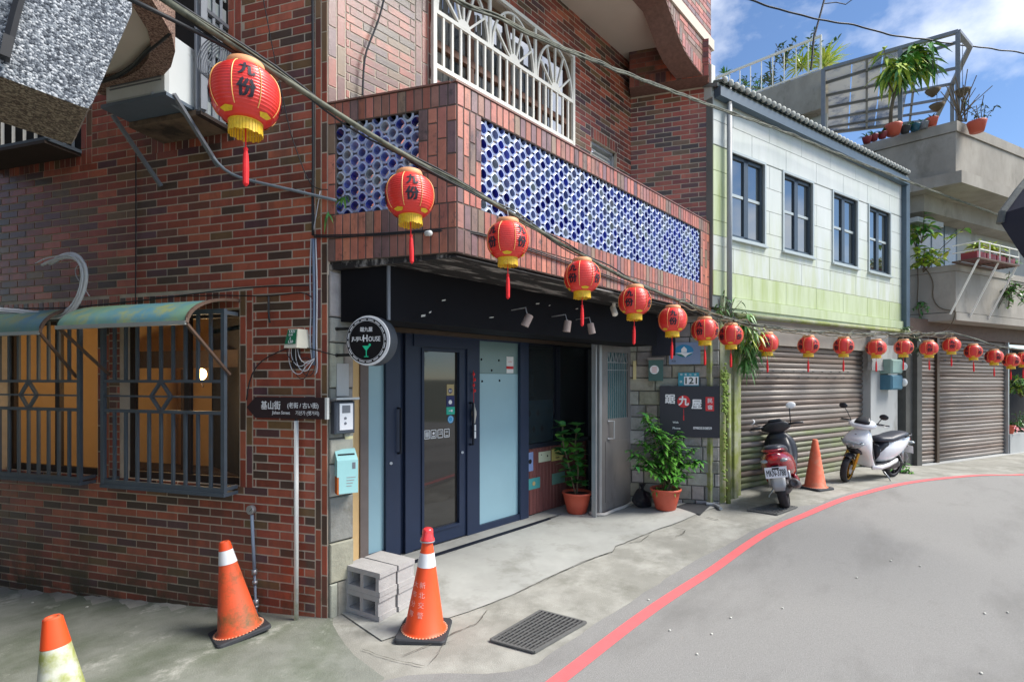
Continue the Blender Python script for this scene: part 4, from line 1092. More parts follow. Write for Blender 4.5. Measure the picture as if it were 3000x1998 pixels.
def shutter(name, W, s0, s1, z0, z1, o, parent, pitch=.088, mossy=0, m=None):
    mb = MB(); mb.wbox(W, s0, s1, z0, z1, o - .05, o - .03); sh = part(name, mb, M_dark, parent)
    n = int(round((z1 - z0) / pitch)); pt = (z1 - z0) / n
    prof = [(0.0, -.02), (.06, .0), (.25, .016), (.5, .021), (.75, .016), (.92, .0), (1.0, -.02)]
    for i in range(n):
        mb = MB(); mb.s = True; vs = []; j0, j1, jm = rnd.gauss(0, .0022), rnd.gauss(0, .0022), rnd.gauss(0, .003)
        for s, jj in ((s0, j0), (s0 + (s1 - s0) * rnd.uniform(.3, .7), jm), (s1, j1)):
            for a, b in prof: vs.append(W.pt(s, z0 + (i + a) * pt, o + b + jj * (1 if .2 < a < .8 else .3)))
        k = len(prof); mb.add(vs, [(q + e * k, k + q + e * k, k + q + 1 + e * k, q + 1 + e * k) for e in (0, 1) for q in range(k - 1)] + [tuple(range(k)), tuple(range(3 * k - 1, 2 * k - 1, -1))])
        part('slat', mb, (M_slatg if (i < mossy and (i * 7) % 5 < 3) else [M_slat, M_slatb, M_slat, M_slatc][(i * 5 + 3) % 4]), sh)
    return sh
sh2 = shutter('roller_shutter', W2, W2.s(2180), W2.s(2551), zs0, zst, -.15, pale, mossy=9)
for row, z in ((0, zst - .40), (1, zst - .50)):
    for i in range(11):
        s = W2.s(2180) + .35 + i * .30 + row * .15; mb = MB(); mb.wbox(W2, s - .03, s + .03, z - .006, z + .006, -.128, -.126); part('vent_slot', mb, M_inkk, sh2)

# red tiled strip between the two houses
strip_ = thing('red_tile_pier', 'narrow dark red tiled pier between the panel house and the concrete house', 'pier', W2.pt(S2 + .2, .1))
PW = Wall(W2.pt(S2 + .16, 0, -.02).xy, W2.u, W2.n)
mb = MB(); mb.wbox(PW, 0, .17, .05, 4.3, -.3, 0); part('pier_core', mb, M_stonej, strip_)
z = .08; i = 0
while z < 4.3:
    mb = MB(); mb.wbev(PW, .004, .166, z, min(z + .235, 4.3), -.01, .012, .004); part('tile', mb, M_redtile, strip_); z += .245

# ================================================================ grey concrete house with shutters
grey = thing('concrete_house', 'grey concrete house with stepped balconies above brown roller shutters', 'house', W3.pt(1.5, .1))
PC = at_depth(2800, 700, 10.3); W3p = Wall(PC.xy, W3.u, W3.n); W3l = Wall(PC.xy, (0, -1), (-1, 0))
zl0, zl1 = W3p.z(2800, 938), W3p.z(2800, 775)
zlk = W3p.z(2800, 915)
def foot(name, z0, z1, m, grow=0.0, back=4.0, right=9.0, parent=grey, front=0.0):
    a = W3p.p0 + W3p.n * (grow + front) + Vector((-grow, 0)); b = W3p.p0 + W3p.u * right + W3p.n * (grow + front); c = b + Vector((0, back)); d = Vector((a.x, a.y + back))
    mb = MB(); mb.hexa([(a.x, a.y, z0), (b.x, b.y, z0), (c.x, c.y, z0), (d.x, d.y, z0), (a.x, a.y, z1), (b.x, b.y, z1), (c.x, c.y, z1), (d.x, d.y, z1)]); return part(name, mb, m, parent)
foot('balcony_parapet', zlk + .012, zl1 - .13, M_concw); foot('parapet_cap', zl1 - .125, zl1, M_concw, .015); foot('balcony_edge', zl0, zlk, M_concw, .012)
zc0, zc1 = W3p.z(2805, 545), W3p.z(2805, 510); zt0 = W3p.z(2804, 357); ztk = W3p.z(2804, 388)
foot('canopy_slab', zc0, zc1, M_concw, .10)
foot('roof_parapet', zc1, ztk, M_concw); foot('roof_cap', ztk + .01, zt0, M_concw, .02)
foot('storey_wall', zl1, zc0 - .35, M_concl, 0, front=-.95); foot('ceiling_beam', zc0 - .35, zc0, M_concw, 0, front=-.55)
M_win3 = mat('grey_glass', lin(120, 132, 140), rough=.1, var=.1, spec=.7)
W3r = Wall(W3p.p0 - W3p.n * .95, W3p.u, W3p.n)
a, b = .55, 2.2; z0_, z1_ = zl1 + .05, W3r.z(2780, 655)
mb = MB(); mb.wbox(W3r, a - .04, b, z0_, z1_ + .06, -.02, .03); wo = part('window', mb, M_frame, grey)
for i in range(3): mb = MB(); mb.wbox(W3r, a + i * .55, a + i * .55 + .48, z0_ + .04, z1_, .031, .036); part('pane', mb, M_win3, wo)
mb = MB(); p = W3l.P(2745, 700); c = W3r.pt(.05, W3r.z(2740, 690), .2); mb.obox(c, W3r.u.to_3d() * .5, W3r.n.to_3d() * .3, (0, 0, .05)); part('window_hood', mb, M_concl, grey)
# ground floor
ss0, ss1 = W3.s(2698), W3.s(2957); zs3 = W3.z(2698, 1362); zt3 = zl0 - .32
mb = MB(); mb.wbox(W3, -.35, 8, zt3, zl0 + .05, -.4, -.03); part('lintel', mb, M_rust, grey)
mb = MB(); mb.wbox(W3, W3.s(2664), W3.s(2684), .0, zt3, -.3, -.06); mb.wbox(W3, W3.s(2684), W3.s(2698), .0, zt3, -.25, .02); part('shutter_post', mb, M_stonej, grey)
sm_ = W3.s(2755); s3a = shutter('narrow_shutter', W3, ss0, sm_ - .02, zs3, zt3, -.10, grey, .082)
mb = MB(); mb.wbox(W3, sm_ - .03, sm_ + .06, zs3 - .02, zt3, -.13, -.04); part('shutter_mullion', mb, M_bronze, grey)
s3b = shutter('wide_shutter', W3, sm_ + .06, ss1, zs3, zt3, -.10, grey, .082)
for row, z in ((0, zt3 - .36), (1, zt3 - .46)):
    for i in range(4): s = sm_ + .35 + i * .55 + (0.0 if row else .25); mb = MB(); mb.wbox(W3, s - .05, s + .05, z - .014, z + .014, -.078, -.074); part('vent_slot', mb, M_inkk, s3b)
mb = MB(); mb.wbox(W3, ss1, ss1 + .05, zs3 - .02, zt3, -.15, -.02); part('shutter_guide', mb, M_alu, grey)
mb = MB(); mb.wbox(W3, ss0 - .1, ss1 + 4, -.1, zs3 - .012, -.4, .05); mb.wbox(W3, W3.s(2760), ss1 + 4, -.1, zs3 - .06, .05, .22); part('doorstep', mb, M_concl, grey)
mb = MB(); mb.wbox(W3, ss1 + .05, ss1 + 4, -.1, .58, -.25, .0); part('planter_wall', mb, M_concl, grey)
mb = MB(); mb.wbox(W3, ss1 + .05, ss1 + 5, .5, zt3, -1.3, -1.2); part('recess_back', mb, M_dark, grey)

# shelf of plants jutting from the balcony
shelf = thing('plant_shelf', 'white metal plant shelf on slanted struts jutting from the concrete balcony', 'shelf', W3p.pt(1.0, zl1 - .3, .3))
q0, q1 = W3p.s(2870, .45), W3p.s(2985, .45); zf = W3p.z(2868, 755, .45)
mb = MB()
for o in (.02, .45): mb.bar(W3p.pt(q0, zf, o), W3p.pt(q1, zf, o), .03)
for s in (q0, (q0 + q1) / 2, q1): mb.bar(W3p.pt(s, zf, .02), W3p.pt(s, zf, .45), .025)
for k in range(6): mb.bar(W3p.pt(q0, zf - .015, .06 + k * .07), W3p.pt(q1, zf - .015, .06 + k * .07), .02, .01)
part('tray', mb, M_rust, shelf)
mb = MB()
for z in (.17, .32): mb.bar(W3p.pt(q0, zf + z, .45), W3p.pt(q1, zf + z, .45), .018); mb.bar(W3p.pt(q0, zf + z, .45), W3p.pt(q0, zf + z, .02), .018)
for i in range(5): s = q0 + (q1 - q0) * i / 4; mb.bar(W3p.pt(s, zf, .45), W3p.pt(s, zf + .34, .45), .022)
part('guard_rail', mb, M_white, shelf)
for i in range(3):
    s = q0 + (q1 - q0) * (.02 + .48 * i); mb = MB(); mb.bar(W3p.pt(s, zf, .43), W3p.pt(s - .12, zl0 + .1, .02), .03); part('strut', mb, M_white, shelf)
M_trough = flat('maroon_trough', (132, 44, 52)); 
for i in range(4):
    s = q0 + .08 + (q1 - q0) * .25 * i; t = solo('plant_trough', (lambda m: (m.wbox(W3p, s, s + (q1 - q0) * .22, zf + .01, zf + .16, .12, .38), m)[1])(MB()), M_trough, ['maroon plant trough nearest the corner post of the balcony shelf', 'second maroon plant trough along the balcony shelf', 'third maroon plant trough along the balcony shelf', 'maroon plant trough at the awning end of the balcony shelf'][i], 'planter', group='troughs on the balcony shelf')

# ================================================================ terrace house behind, railing
TP = at_depth(2406, 300, 13.0); WT = Wall(TP.xy, (0, -1), (-1, 0))
terr = thing('terrace_house', 'grey concrete terrace wall rising behind the panel house roof', 'house', (TP.x + 1, TP.y + 2, 5))
za, zb = WT.z(2406, 205), WT.z(2406, 318)
def tbox(name, x0, x1, y0, y1, z0, z1, m, parent=terr): mb = MB(); mb.box(TP.x + x0, TP.x + x1, TP.y + y0, TP.y + y1, z0, z1); return part(name, mb, m, parent)
tbox('parapet', 0, .15, -.02, 7, zb, za, M_concw); tbox('front_parapet', 0.15, .8, 0, .15, zb, za, M_concw); tbox('parapet_return', .15, 5, .15, 7, zb - .02, zb + .1, M_concw)
tbox('lower_wall', .9, 5, .8, 7, 4.0, zb, M_concl)
tbox('gable_board', .35, .5, -.05, 2.5, zb - 1.2, zb, M_concl)
rail = thing('roof_railing', 'white metal railing on the terrace wall behind the panel roof', 'railing', (TP.x + .05, TP.y + 3, za))
zr = WT.z(2400, 105)
mb = MB(); mb.bar((TP.x + .05, TP.y, zr), (TP.x + .05, TP.y + 6.6, zr), .05); mb.bar((TP.x + .05, TP.y, za + .06), (TP.x + .05, TP.y + 6.6, za + .06), .035); part('rail', mb, M_white, rail)
for i in range(24): y = TP.y + .02 + i * .285; mb = MB(); mb.bar((TP.x + .05, y, za), (TP.x + .05, y, zr), .045 if i == 0 else .022); part('baluster', mb, M_white, rail)

# pergola on the concrete house roof
ZP = 9.3
def atz(px, py, z): return at_depth(px, py, (z - EYE) * FPX / (HY - py))
pA, pB, pC, pD = atz(2806, 94, ZP), atz(2412, 206, ZP), atz(2412, 392, ZP), atz(2740, 352, ZP)
pE = atz(2842, 138, ZP)
perg = thing('roof_pergola', 'grey metal pergola frame with yellowed sheets over the roof terrace', 'pergola', (pA.x, pA.y, zt0))
M_pf = mat('pergola_paint', lin(120, 124, 130), rough=.5, metal=.2, var=.12); M_sheet = mat('yellowed_sheet', lin(226, 222, 206), alpha=.6, rough=.6, var=.08, scale=.8, dirt=lin(110, 110, 108), dlo=.48, dhi=.6, dscale=.9)
for a, b in ((pA, pB), (pB, pC), (pC, pD), (pD, pE), (pE, pA)): mb = MB(); mb.bar(a, b, .09, .07); part('frame_beam', mb, M_pf, perg)
for k in (.18, .36, .55, .74, .9):
    a = pB.lerp(pC, k); b = (pA.lerp(pE, min(1, k * 3)) if k < .3 else pE.lerp(pD, (k - .15) / .9)); mb = MB(); mb.bar(a, b, .05, .06); part('purlin', mb, M_pf, perg)
for k in (.35, .73):
    mb = MB(); mb.bar(pB.lerp(pA, k), pC.lerp(pD, k + .05), .05, .06); part('rafter', mb, M_pf, perg)
for i in range(3):
    a, b = i / 3 * .72, (i + 1) / 3 * .72 - .01
    p = [pB.lerp(pA, a), pB.lerp(pA, b), pC.lerp(pD, b), pC.lerp(pD, a)]; mb = MB(); mb.prism([q + Vector((0, 0, .045)) for q in p], (0, 0, .012)); part('roof_sheet', mb, M_sheet, perg)
for p, zl in ((pA, zt0 - .1), (pB, 6.0), (pE.lerp(pD, .45), zt0 - .1), (pB.lerp(pA, .6), zt0 - .3)): mb = MB(); mb.bar((p.x, p.y, zl), p, .08); part('post', mb, M_pf, perg)

# antenna mast
mast = thing('antenna_mast', 'thin dark antenna mast rising above the terrace railing', 'mast', (TP.x + .2, TP.y - .05, za))
mb = MB(); b = at_depth(2378, 150, 12.9); mb.tube([at_depth(2376, 205, 12.9), at_depth(2385, 110, 12.9), at_depth(2415, 0, 12.9), at_depth(2425, -40, 12.9)], .025, 6); part('pole', mb, M_inkk, mast)
mb = MB(); mb.tube([at_depth(2414, 12, 12.9), at_depth(2450, 8, 12.9), at_depth(2478, 14, 12.9), at_depth(2498, -1, 12.9)], .012, 5); part('boom', mb, M_inkk, mast)

# ================================================================ washed-stone house on the near side of the alley
M_wash = pebble('washed_stone', [lin(58, 64, 72), lin(84, 90, 98), lin(108, 114, 122), lin(134, 140, 146), lin(176, 180, 184)], 120)
M_washb = pebble('brown_washed_stone', [lin(96, 72, 62), lin(128, 100, 88), lin(150, 122, 108), lin(168, 142, 126)], 130)
M_washd = pebble('dark_washed_stone', [lin(76, 66, 56), lin(96, 86, 74), lin(120, 110, 94), lin(146, 136, 118)], 120)
near = thing('washed_stone_house', 'grey washed pebble stone overhang hanging over the alley corner', 'house', (-3.0, 0.2, 0))
yA = -.95
def onY(px, py, y): t = (y - CAM.y) / ray(px).y; return at_depth(px, py, t)
f0 = [onY(-260, 130, yA), onY(0, 224, yA), onY(236, 312, yA), onY(258, 318, yA), onY(272, 300, yA), onY(386, 40, yA), onY(392, -160, yA), onY(-260, -160, yA)]
bk = [Vector((p.x, p.y + .50, p.z)) for p in f0]
mb = MB(); n = len(f0); mb.add(f0, [tuple(range(n))]); part('front_slab', mb, M_wash, near)
mb = MB(); mb.add(f0 + bk, [(i, (i + 1) % n, n + (i + 1) % n, n + i) for i in range(n)] + [tuple(range(2 * n - 1, n - 1, -1))]); part('underside', mb, M_washd, near)
sb_ = thing('pipe_bracket', 'black bracket strapped to the pebble stone overhang', 'bracket', onY(20, 170, yA - .03))
mb = MB(); mb.tube([onY(62, -20, yA - .03), onY(45, 40, yA - .03), onY(30, 100, yA - .03), onY(14, 165, yA - .03)], .018, 6); part('strap', mb, M_inkk, sb_)
mb = MB(); mb.bar(onY(25, 112, yA - .04), onY(14, 172, yA - .04), .05, .03); part('clamp', mb, M_inkk, sb_)
# main body beside the view and curved balcony slab further in
zS = 4.2
rim_px = [(300, 262), (360, 248), (420, 236), (468, 210), (498, 176), (510, 130), (500, 80), (478, 40), (445, -20), (400, -90)]
rim = [atz(px, py, zS) for px, py in rim_px]
mb = MB(); cp = Vector((-3.2, rim[0].y + .1, zS)); cq = Vector((-3.2, rim[-1].y, zS))
mb.prism([cq, cp] + rim, (0, 0, .16)); part('balcony_soffit', mb, M_cream, near)
mb = MB()
for a, b in zip(rim[:-1], rim[1:]):
    da = (a - Vector((-2.0, .6, zS))).normalized() * .13; db = (b - Vector((-2.0, .6, zS))).normalized() * .13; da.z = db.z = 0
    dz_ = Vector((0, 0, -.05)); mb.hexa([a - da + dz_, b - db + dz_, b + db * .05 + dz_, a + da * .05 + dz_, a - da + Vector((0, 0, .3)), b - db + Vector((0, 0, .3)), b + db * .05 + Vector((0, 0, .3)), a + da * .05 + Vector((0, 0, .3))])
for i in range(len(mb.v)): pass
part('curved_rim', mb, M_washb, near)
sw4 = MB(); sw4.s = True; sw4.tube(smooth_line([atz(x, y, zS - .04) for x, y in ((296, 240), (350, 222), (395, 190), (430, 150), (470, 120), (498, 95))], 3, .05), .016, 6); part('soffit_wire', sw4, M_inkk, near)
mb = MB(); WNr = Wall(WL.pt(0, 0, 3.05).xy, UL, NL)
mb.wbox(WNr, -9, -.2, -.8, 8.0, -.3, 0); part('unseen_alley_wall', mb, M_washd, near)  # wall out of view, added and made tall to shade the alley
# dark awning across the street
awn = thing('dark_awning', 'dark navy fabric awning at the edge of the street', 'awning', at_depth(2990, 1300, 6.0))
M_awn = mat('navy_canvas', lin(30, 32, 50), rough=.8, var=.15, scale=5); M_awnt = mat('grey_canvas_edge', lin(96, 100, 98), rough=.9, var=.2, scale=14, bump=.3)
p = [at_depth(x, y, t) for x, y, t in ((3060, 470, 6.3), (2985, 560, 6.1), (2938, 625, 6.0), (2932, 655, 6.0), (2990, 745, 5.7), (3080, 850, 5.5))]
mb = MB(); mb.prism([q for q in p], RT.to_3d() * .03 + Vector((0, 0, -.02)) + FW.to_3d() * -.9); part('canvas', mb, M_awn, awn)
mb = MB(); mb.tube([p[0], p[1], p[2], p[3]], .045, 8); part('hem', mb, M_awnt, awn)
# ================================================================ lanterns on their cable
M_lred = mat('lantern_red', lin(228, 50, 40), rough=.4, var=.05, scale=20, spec=.6, coat=.25)
M_lgold = mat('lantern_gold', lin(226, 186, 40), rough=.5, var=.2, scale=60)
M_lpeach = mat('lantern_collar', lin(222, 158, 110), rough=.6, var=.1, scale=30)
M_lline = mat('lantern_seam', lin(244, 190, 110), rough=.5, var=0)
M_ltass = mat('lantern_tassel', lin(226, 34, 40), rough=.7, var=.15, scale=60)
M_lblack = mat('lantern_ink', lin(34, 26, 40), rough=.6, var=0)
LA, LBH = .150, .132
def lant_r(z):      # radius of the body at height z
    k = min(1.0, abs(z) / (LBH * 1.06)); return LA * (1 - k ** 2.35) ** .5
def make_lantern():
    root = thing('paper_lantern', 'x', 'lantern', (0, 0, 0)); root['group'] = 'red lanterns along the overhead cable'
    mb = MB(); mb.s = True; prof = []; nr = 18
    for i in range(nr * 3 + 1):
        z = -LBH * .93 + LBH * 1.86 * i / (nr * 3); prof.append((lant_r(z) * (1.0 - (.032 if i % 3 == 0 else 0.0)), z))
    mb.lathe(prof, (0, 0, 0), 40); part('body', mb, M_lred, root)
    mb = MB(); mb.s = True; r0 = lant_r(LBH * .93) + .004
    mb.lathe([(r0, LBH * .90), (r0 + .002, LBH * .95), (r0 - .004, LBH * 1.12), (r0 - .012, LBH * 1.16), (r0 - .02, LBH * 1.12)], (0, 0, 0), 24, cap=False); part('collar', mb, M_lpeach, root)
    mb = MB(); mb.lathe([(r0 - .008, -LBH * .90), (r0 - .008, -LBH * .97), (r0 - .014, -LBH * .98)], (0, 0, 0), 24); part('lower_ring', mb, M_lgold, root)
    mb = MB(); K = 34
    for k in range(K):
        a = 2 * math.pi * k / K; b = a + 2 * math.pi / K * .86; ln = .050 + .008 * ((k * 7) % 5) / 5; rr = r0 - .010
        mb.add([(rr * math.cos(a), rr * math.sin(a), -LBH * .95), (rr * math.cos(b), rr * math.sin(b), -LBH * .95), ((rr + .002) * math.cos(b), (rr + .002) * math.sin(b), -LBH * .95 - ln), ((rr + .002) * math.cos(a), (rr + .002) * math.sin(a), -LBH * .95 - ln)], [(0, 1, 2, 3)])
    part('fringe', mb, M_lgold, root)
    mb = MB(); mb.tube([(0, 0, -LBH * .95), (0, 0, -.235)], .0035, 5); mb.lathe([(.004, -.232), (.011, -.24), (.008, -.252), (.012, -.27), (.0145, -.33), (.013, -.40), (.004, -.412)], (0, 0, 0), 10); part('tassel', mb, M_ltass, root)
    for k in range(8):
        a = 2 * math.pi * (k + .5) / 8; mb = MB(); pts = []
        for i in range(15):
            z = LBH * .88 - LBH * 1.58 * i / 14; r = lant_r(z) + .0015; pts.append((r * math.cos(a), r * math.sin(a), z))
        mb.tube(pts, .0021, 4, cap=False); part('seam', mb, M_lline, root)
    for k in range(4):
        a0 = 2 * math.pi * k / 4
        for ch, zc, h in (('九', .055, .062), ('份', -.030, .072)):
            vs, fs, tw, th = text(ch); mb = MB(); kx = h / th * .92; ky = h / th; vv = []
            for rep in ((0, 0), (.004, .001), (-.004, -.001), (.001, .004)):
                base = [(x * kx + rep[0], y * ky + rep[1]) for x, y in vs]; out = []
                for x, y in base:
                    z = zc + y; r = lant_r(z) + .0022 + .0003 * (rep[0] != 0); an = a0 + x / (LA * .93); out.append((r * math.cos(an), r * math.sin(an), z))
                mb.add(out, fs)
            part('character', mb, M_lblack, root)
    for k in range(4):
        a = 2 * math.pi * (k + .5) / 4; z = -LBH * .80; r = lant_r(z) + .002; mb = MB()
        t = Vector((-math.sin(a), math.cos(a), 0)); n_ = Vector((math.cos(a), math.sin(a), -.9)).normalized(); u_ = n_.cross(t)
        c = Vector((r * math.cos(a), r * math.sin(a), z)); mb.add([c + t * .035 + u_ * .006, c + t * .0 + u_ * .016, c - t * .035 + u_ * .006, c - t * .02 - u_ * .012, c + t * .02 - u_ * .012], [(0, 1, 2, 3, 4)]); part('gold_motif', mb, M_lgold, root)
    mb = MB(); mb.tube([(0, .0, LBH * 1.0), (0.006, 0, LBH * 1.35), (0, 0, LBH * 1.62)], .0022, 5); mb.tube([(r0 * .8, 0, LBH * 1.1), (0, 0, LBH * 1.3), (-r0 * .8, 0, LBH * 1.1)], .0018, 4); part('hook_wire', mb, M_alu, root)
    return root
PATH = [Vector(p) for p in ((-3.4, -1.55), (-1.07, -1.30), (-.07, -1.20), (.65, -1.30), (5.2, -1.40), (7.0, -1.80), (9.8, -2.66), (13.4, -4.16), (20, -7.2))]
def path_t(px):
    d = ray(px)
    for a, b in zip(PATH[:-1], PATH[1:]):
        e = b - a; den = d.x * e.y - d.y * e.x
        if abs(den) < 1e-9: continue
        w = a - CAM; t = (w.x * e.y - w.y * e.x) / den; s = (w.x * d.y - w.y * d.x) / den
        if t > 0 and -1e-6 <= s <= 1 + 1e-6: return t
    return 8.0
def on_path(px, py, dt=0.0): return at_depth(px, py, path_t(px) + dt)
KV = 3000 / 2354.0
LV = [(565, 222), (942, 452), (1167, 554), (1338, 637), (1459, 693), (1546, 736), (1620, 759), (1680, 771), (1763, 789), (1858, 794), (1939, 796), (2014, 800), (2077, 799), (2135, 801), (2187, 794), (2237, 808), (2285, 820), (2324, 829), (2352, 826)]
ords = ['largest lantern of the row, hanging nearest against the alley wall', 'second largest lantern, hanging at the lattice of the balcony side', 'third largest lantern, hanging below the balcony corner', 'fourth lantern of the row, hanging before the balcony edge', 'fifth lantern of the row, near the white security camera', 'sixth lantern of the row, at the end of the black fascia',
        'seventh lantern of the row, above the blue plaque on the stone wall', 'eighth lantern of the row, in front of the hanging fern', 'lantern just past the hanging fern, over the shutter corner', 'lantern above the red scooter mirror, before the shutter', 'lantern over the orange cone by the shutter', 'lantern in front of the concrete column bracket', 'lantern in front of the teal meter boxes', 'lantern over the narrow shutter of the concrete house', 'lantern raised highest over the wide shutter', 'sixteenth lantern of the row, over the wide shutter', 'seventeenth lantern of the row, over the wide shutter', 'lantern at the far end of the wide shutter', 'lantern cut by the edge of the picture']
proto = make_lantern()
for i, (x, y) in enumerate(LV):
    o = proto if i == 0 else copy_tree(proto)
    o.location = on_path(x * KV, y * KV); BASE[o.name] = Vector(o.location)
    o.rotation_euler = (rnd.uniform(-.03, .03), rnd.uniform(-.03, .03), math.atan2(-ray(x * KV).y, -ray(x * KV).x) + ([.02, .10, .75, -.55, -.35, .05, -.4, .75, .05, -.8, .8, .4, -.6, .1, .1, .8, .5, .7, .2][i]))
    o['label'] = 'red paper ' + ords[i]; o['category'] = 'lantern'; o['group'] = 'red lanterns along the overhead cable'

# ---- overhead cables
M_cable = mat('grey_green_cable', lin(96, 98, 82), rough=.6, var=.2, scale=20, col2=lin(60, 64, 52), lo=.45, hi=.6); M_bark_c = mat('dry_vine', lin(112, 98, 76), rough=.9, var=.2); M_cabled = mat('black_cable', lin(34, 36, 40), rough=.6, var=.2); M_cablew = mat('white_cable', lin(196, 198, 204), rough=.5, var=.1)
def wob(pts, amp, seed, st=.12):
    q = smooth_line(pts, 6, st) if len(pts) > 2 else densify(pts, st)
    return [p + Vector((mnoise.noise(Vector((i * .23, seed, 0))), mnoise.noise(Vector((i * .23, seed, 7))), mnoise.noise(Vector((i * .23, seed, 13))))) * amp for i, p in enumerate(q)]
main_v = [(340, -25), (470, 62), (560, 128), (640, 180), (745, 238), (850, 310), (945, 372), (1050, 418), (1120, 458), (1220, 522), (1320, 577), (1440, 642), (1560, 692), (1640, 722), (1700, 742), (1800, 758), (1960, 768), (2090, 768), (2130, 768), (2188, 764), (2237, 778), (2285, 795), (2324, 802), (2380, 806)]
mainp = [on_path(x * KV, y * KV) for x, y in main_v]
cab = thing('lantern_cable', 'thick grey green cable bundle carrying the red lanterns along the street', 'cable', mainp[10])
mb = MB(); mb.s = True; mb.tube(wob(mainp, .008, 1), .015, 7); part('core_cable', mb, M_cable, cab)
for k in range(4):
    mb = MB(); mb.s = True; mb.tube(wob([p + Vector((0, 0, -.012 + .01 * k)) for p in mainp], .035, 11 + k * 5), .0055 + .001 * (k % 2), 5); part('strand', mb, [M_cabled, M_cable, M_cable, M_cabled][k], cab)
mb = MB(); mb.s = True; mb.tube(wob([on_path(x * KV, y * KV, .02) for x, y in ((945, 372), (985, 410), (1040, 432), (1110, 447))], .006, 3), .010, 6); part('slack_loop', mb, M_cabled, cab)
mb = MB(); mb.s = True
mb.tube(wob([on_path(x * KV, y * KV, .01) for x, y in ((270, -15), (350, 30), (480, 75), (545, 120), (600, 150))], .01, 31), .009, 6); mb.tube(wob([on_path(x * KV, y * KV, .02) for x, y in ((360, -15), (410, 55), (500, 95), (560, 140))], .02, 33), .007, 6); part('side_strand', mb, M_cabled, cab)
for k in range(4):
    mb = MB(); mb.s = True; mb.tube(wob([on_path(x * KV, (y + 3 * k - 2) * KV, -.03) for x, y in main_v[12:20]], .085, 71 + k * 13, .09), .006, 5); part('tangle', mb, [M_cable, M_bark_c, M_cable, M_bark_c][k], cab)
UP = [Vector(p) for p in ((-.5, -1.2), (5.2, -1.2), (11.2, -3.0), (16, -5.2))]
def on_up(px, py):
    d = ray(px)
    for a, b in zip(UP[:-1], UP[1:]):
        e = b - a; den = d.x * e.y - d.y * e.x; w = a - CAM; t = (w.x * e.y - w.y * e.x) / den; s = (w.x * d.y - w.y * d.x) / den
        if t > 0 and -1e-6 <= s <= 1 + 1e-6: return at_depth(px, py, t)
    return at_depth(px, py, 8)
cab2 = thing('power_cable', 'twisted green cable sagging from the upper window past the panel house roof', 'cable', on_up(2000, 290))
up_v = [(1030, -12), (1080, 18), (1160, 46), (1240, 90), (1340, 130), (1440, 170), (1540, 208), (1640, 246), (1800, 302), (1960, 368), (2080, 415), (2200, 460), (2312, 500)]
upp = [on_up(x * KV, y * KV) for x, y in up_v]
for k in range(3): mb = MB(); mb.s = True; mb.tube(wob([p + Vector((0, 0, .012 * (k - 1))) for p in upp], .014, 41 + k * 9, .06), .009, 5); part('strand', mb, M_cable, cab2)
cab3 = solo('sky_wire', (lambda m: (m.tube(wob([at_depth(x * KV, y * KV, 9 + i * .4) for i, (x, y) in enumerate(((1700, -6), (1790, 22), (1880, 45), (1970, 60), (2060, 84), (2140, 93), (2200, 104), (2280, 112), (2370, 126)))], .02, 55), .016, 5), m)[1])(MB()), M_cabled, 'black twisted wire crossing the blue sky over the pergola', 'cable')

def wall_tube(name, W, pts, r, m, label, cat='cable', o=.015, seg=6, parts=None):
    pp = [W.P(p[0], p[1], p[2] if len(p) > 2 else o) for p in pts]
    mb = MB(); mb.s = True; mb.tube(smooth_line(pp, 3, .06), r, seg); return solo(name, mb, m, label, cat)
wall_tube('wall_conduit', WL, [(916, -40), (917, 200), (918, 480), (916, 560), (917, 690)], .011, M_cabled, 'black conduit running down the house corner above the cable knot', 'pipe')
wall_tube('corner_cable', WL, [(918, 700), (921, 860), (919, 1070)], .012, mat('blue_grey_cable', lin(110, 126, 150), rough=.5), 'thick blue grey cable running down beside the brick corner', 'cable')
wall_tube('corner_cable', WL, [(912, 700), (908, 800), (912, 940), (905, 1000), (915, 1060)], .006, M_cablew, 'white cable wavering down beside the brick corner', 'cable')
wall_tube('corner_cable', WL, [(925, 700), (929, 850), (927, 1000), (929, 1080), (935, 1105), (922, 1098)], .006, M_cablew, 'white cable with a curled lower end at the brick corner', 'cable')
wall_tube('thin_wire', WL, [(768, -20), (800, 150), (850, 390), (905, 540), (935, 566), (960, 556)], .004, M_cabled, 'thin dark wire slanting down the brick wall to the balcony', 'wire', o=.03)
wall_tube('thin_wire', WL, [(938, 560), (930, 610), (916, 690)], .004, M_cablew, 'short white wire above the cable knot at the corner', 'wire')
wall_tube('drop_wire', WL, [(398, 445), (398, 700), (397, 890)], .005, M_cabled, 'black wire hanging straight down the middle of the brick wall', 'wire')
wall_tube('window_wire', WL, [(-40, 905), (200, 902), (420, 880), (560, 862), (700, 845), (800, 838), (905, 836)], .006, M_cabled, 'black wires running above the green awnings', 'wire', o=.03)
wall_tube('window_wire', WL, [(430, 872), (640, 865), (780, 868), (880, 858), (905, 845), (912, 870)], .005, M_cabled, 'thin black wire looping above the awning to the corner', 'wire', o=.02)
wall_tube('wall_hook', WL, [(787, 868), (786, 935), (790, 945)], .008, M_cabled, 'black hanging hook on the bricks above the green box', 'hook', o=.03)
wall_tube('box_wire', WL, [(722, 1172), (728, 1120), (745, 1068), (790, 1040), (838, 1022)], .005, M_cabled, 'black wire from the green box round the window edge', 'wire', o=.03)
wall_tube('box_wire', WL, [(888, 1016), (915, 1020), (945, 1033), (985, 1041)], .005, M_cabled, 'black wire from the green box to the round sign', 'wire', o=.03)
bal = thing('balcony_wire', 'black wires strung along the brick band below the lattice', 'cable', WB.pt(1, 3, .02))
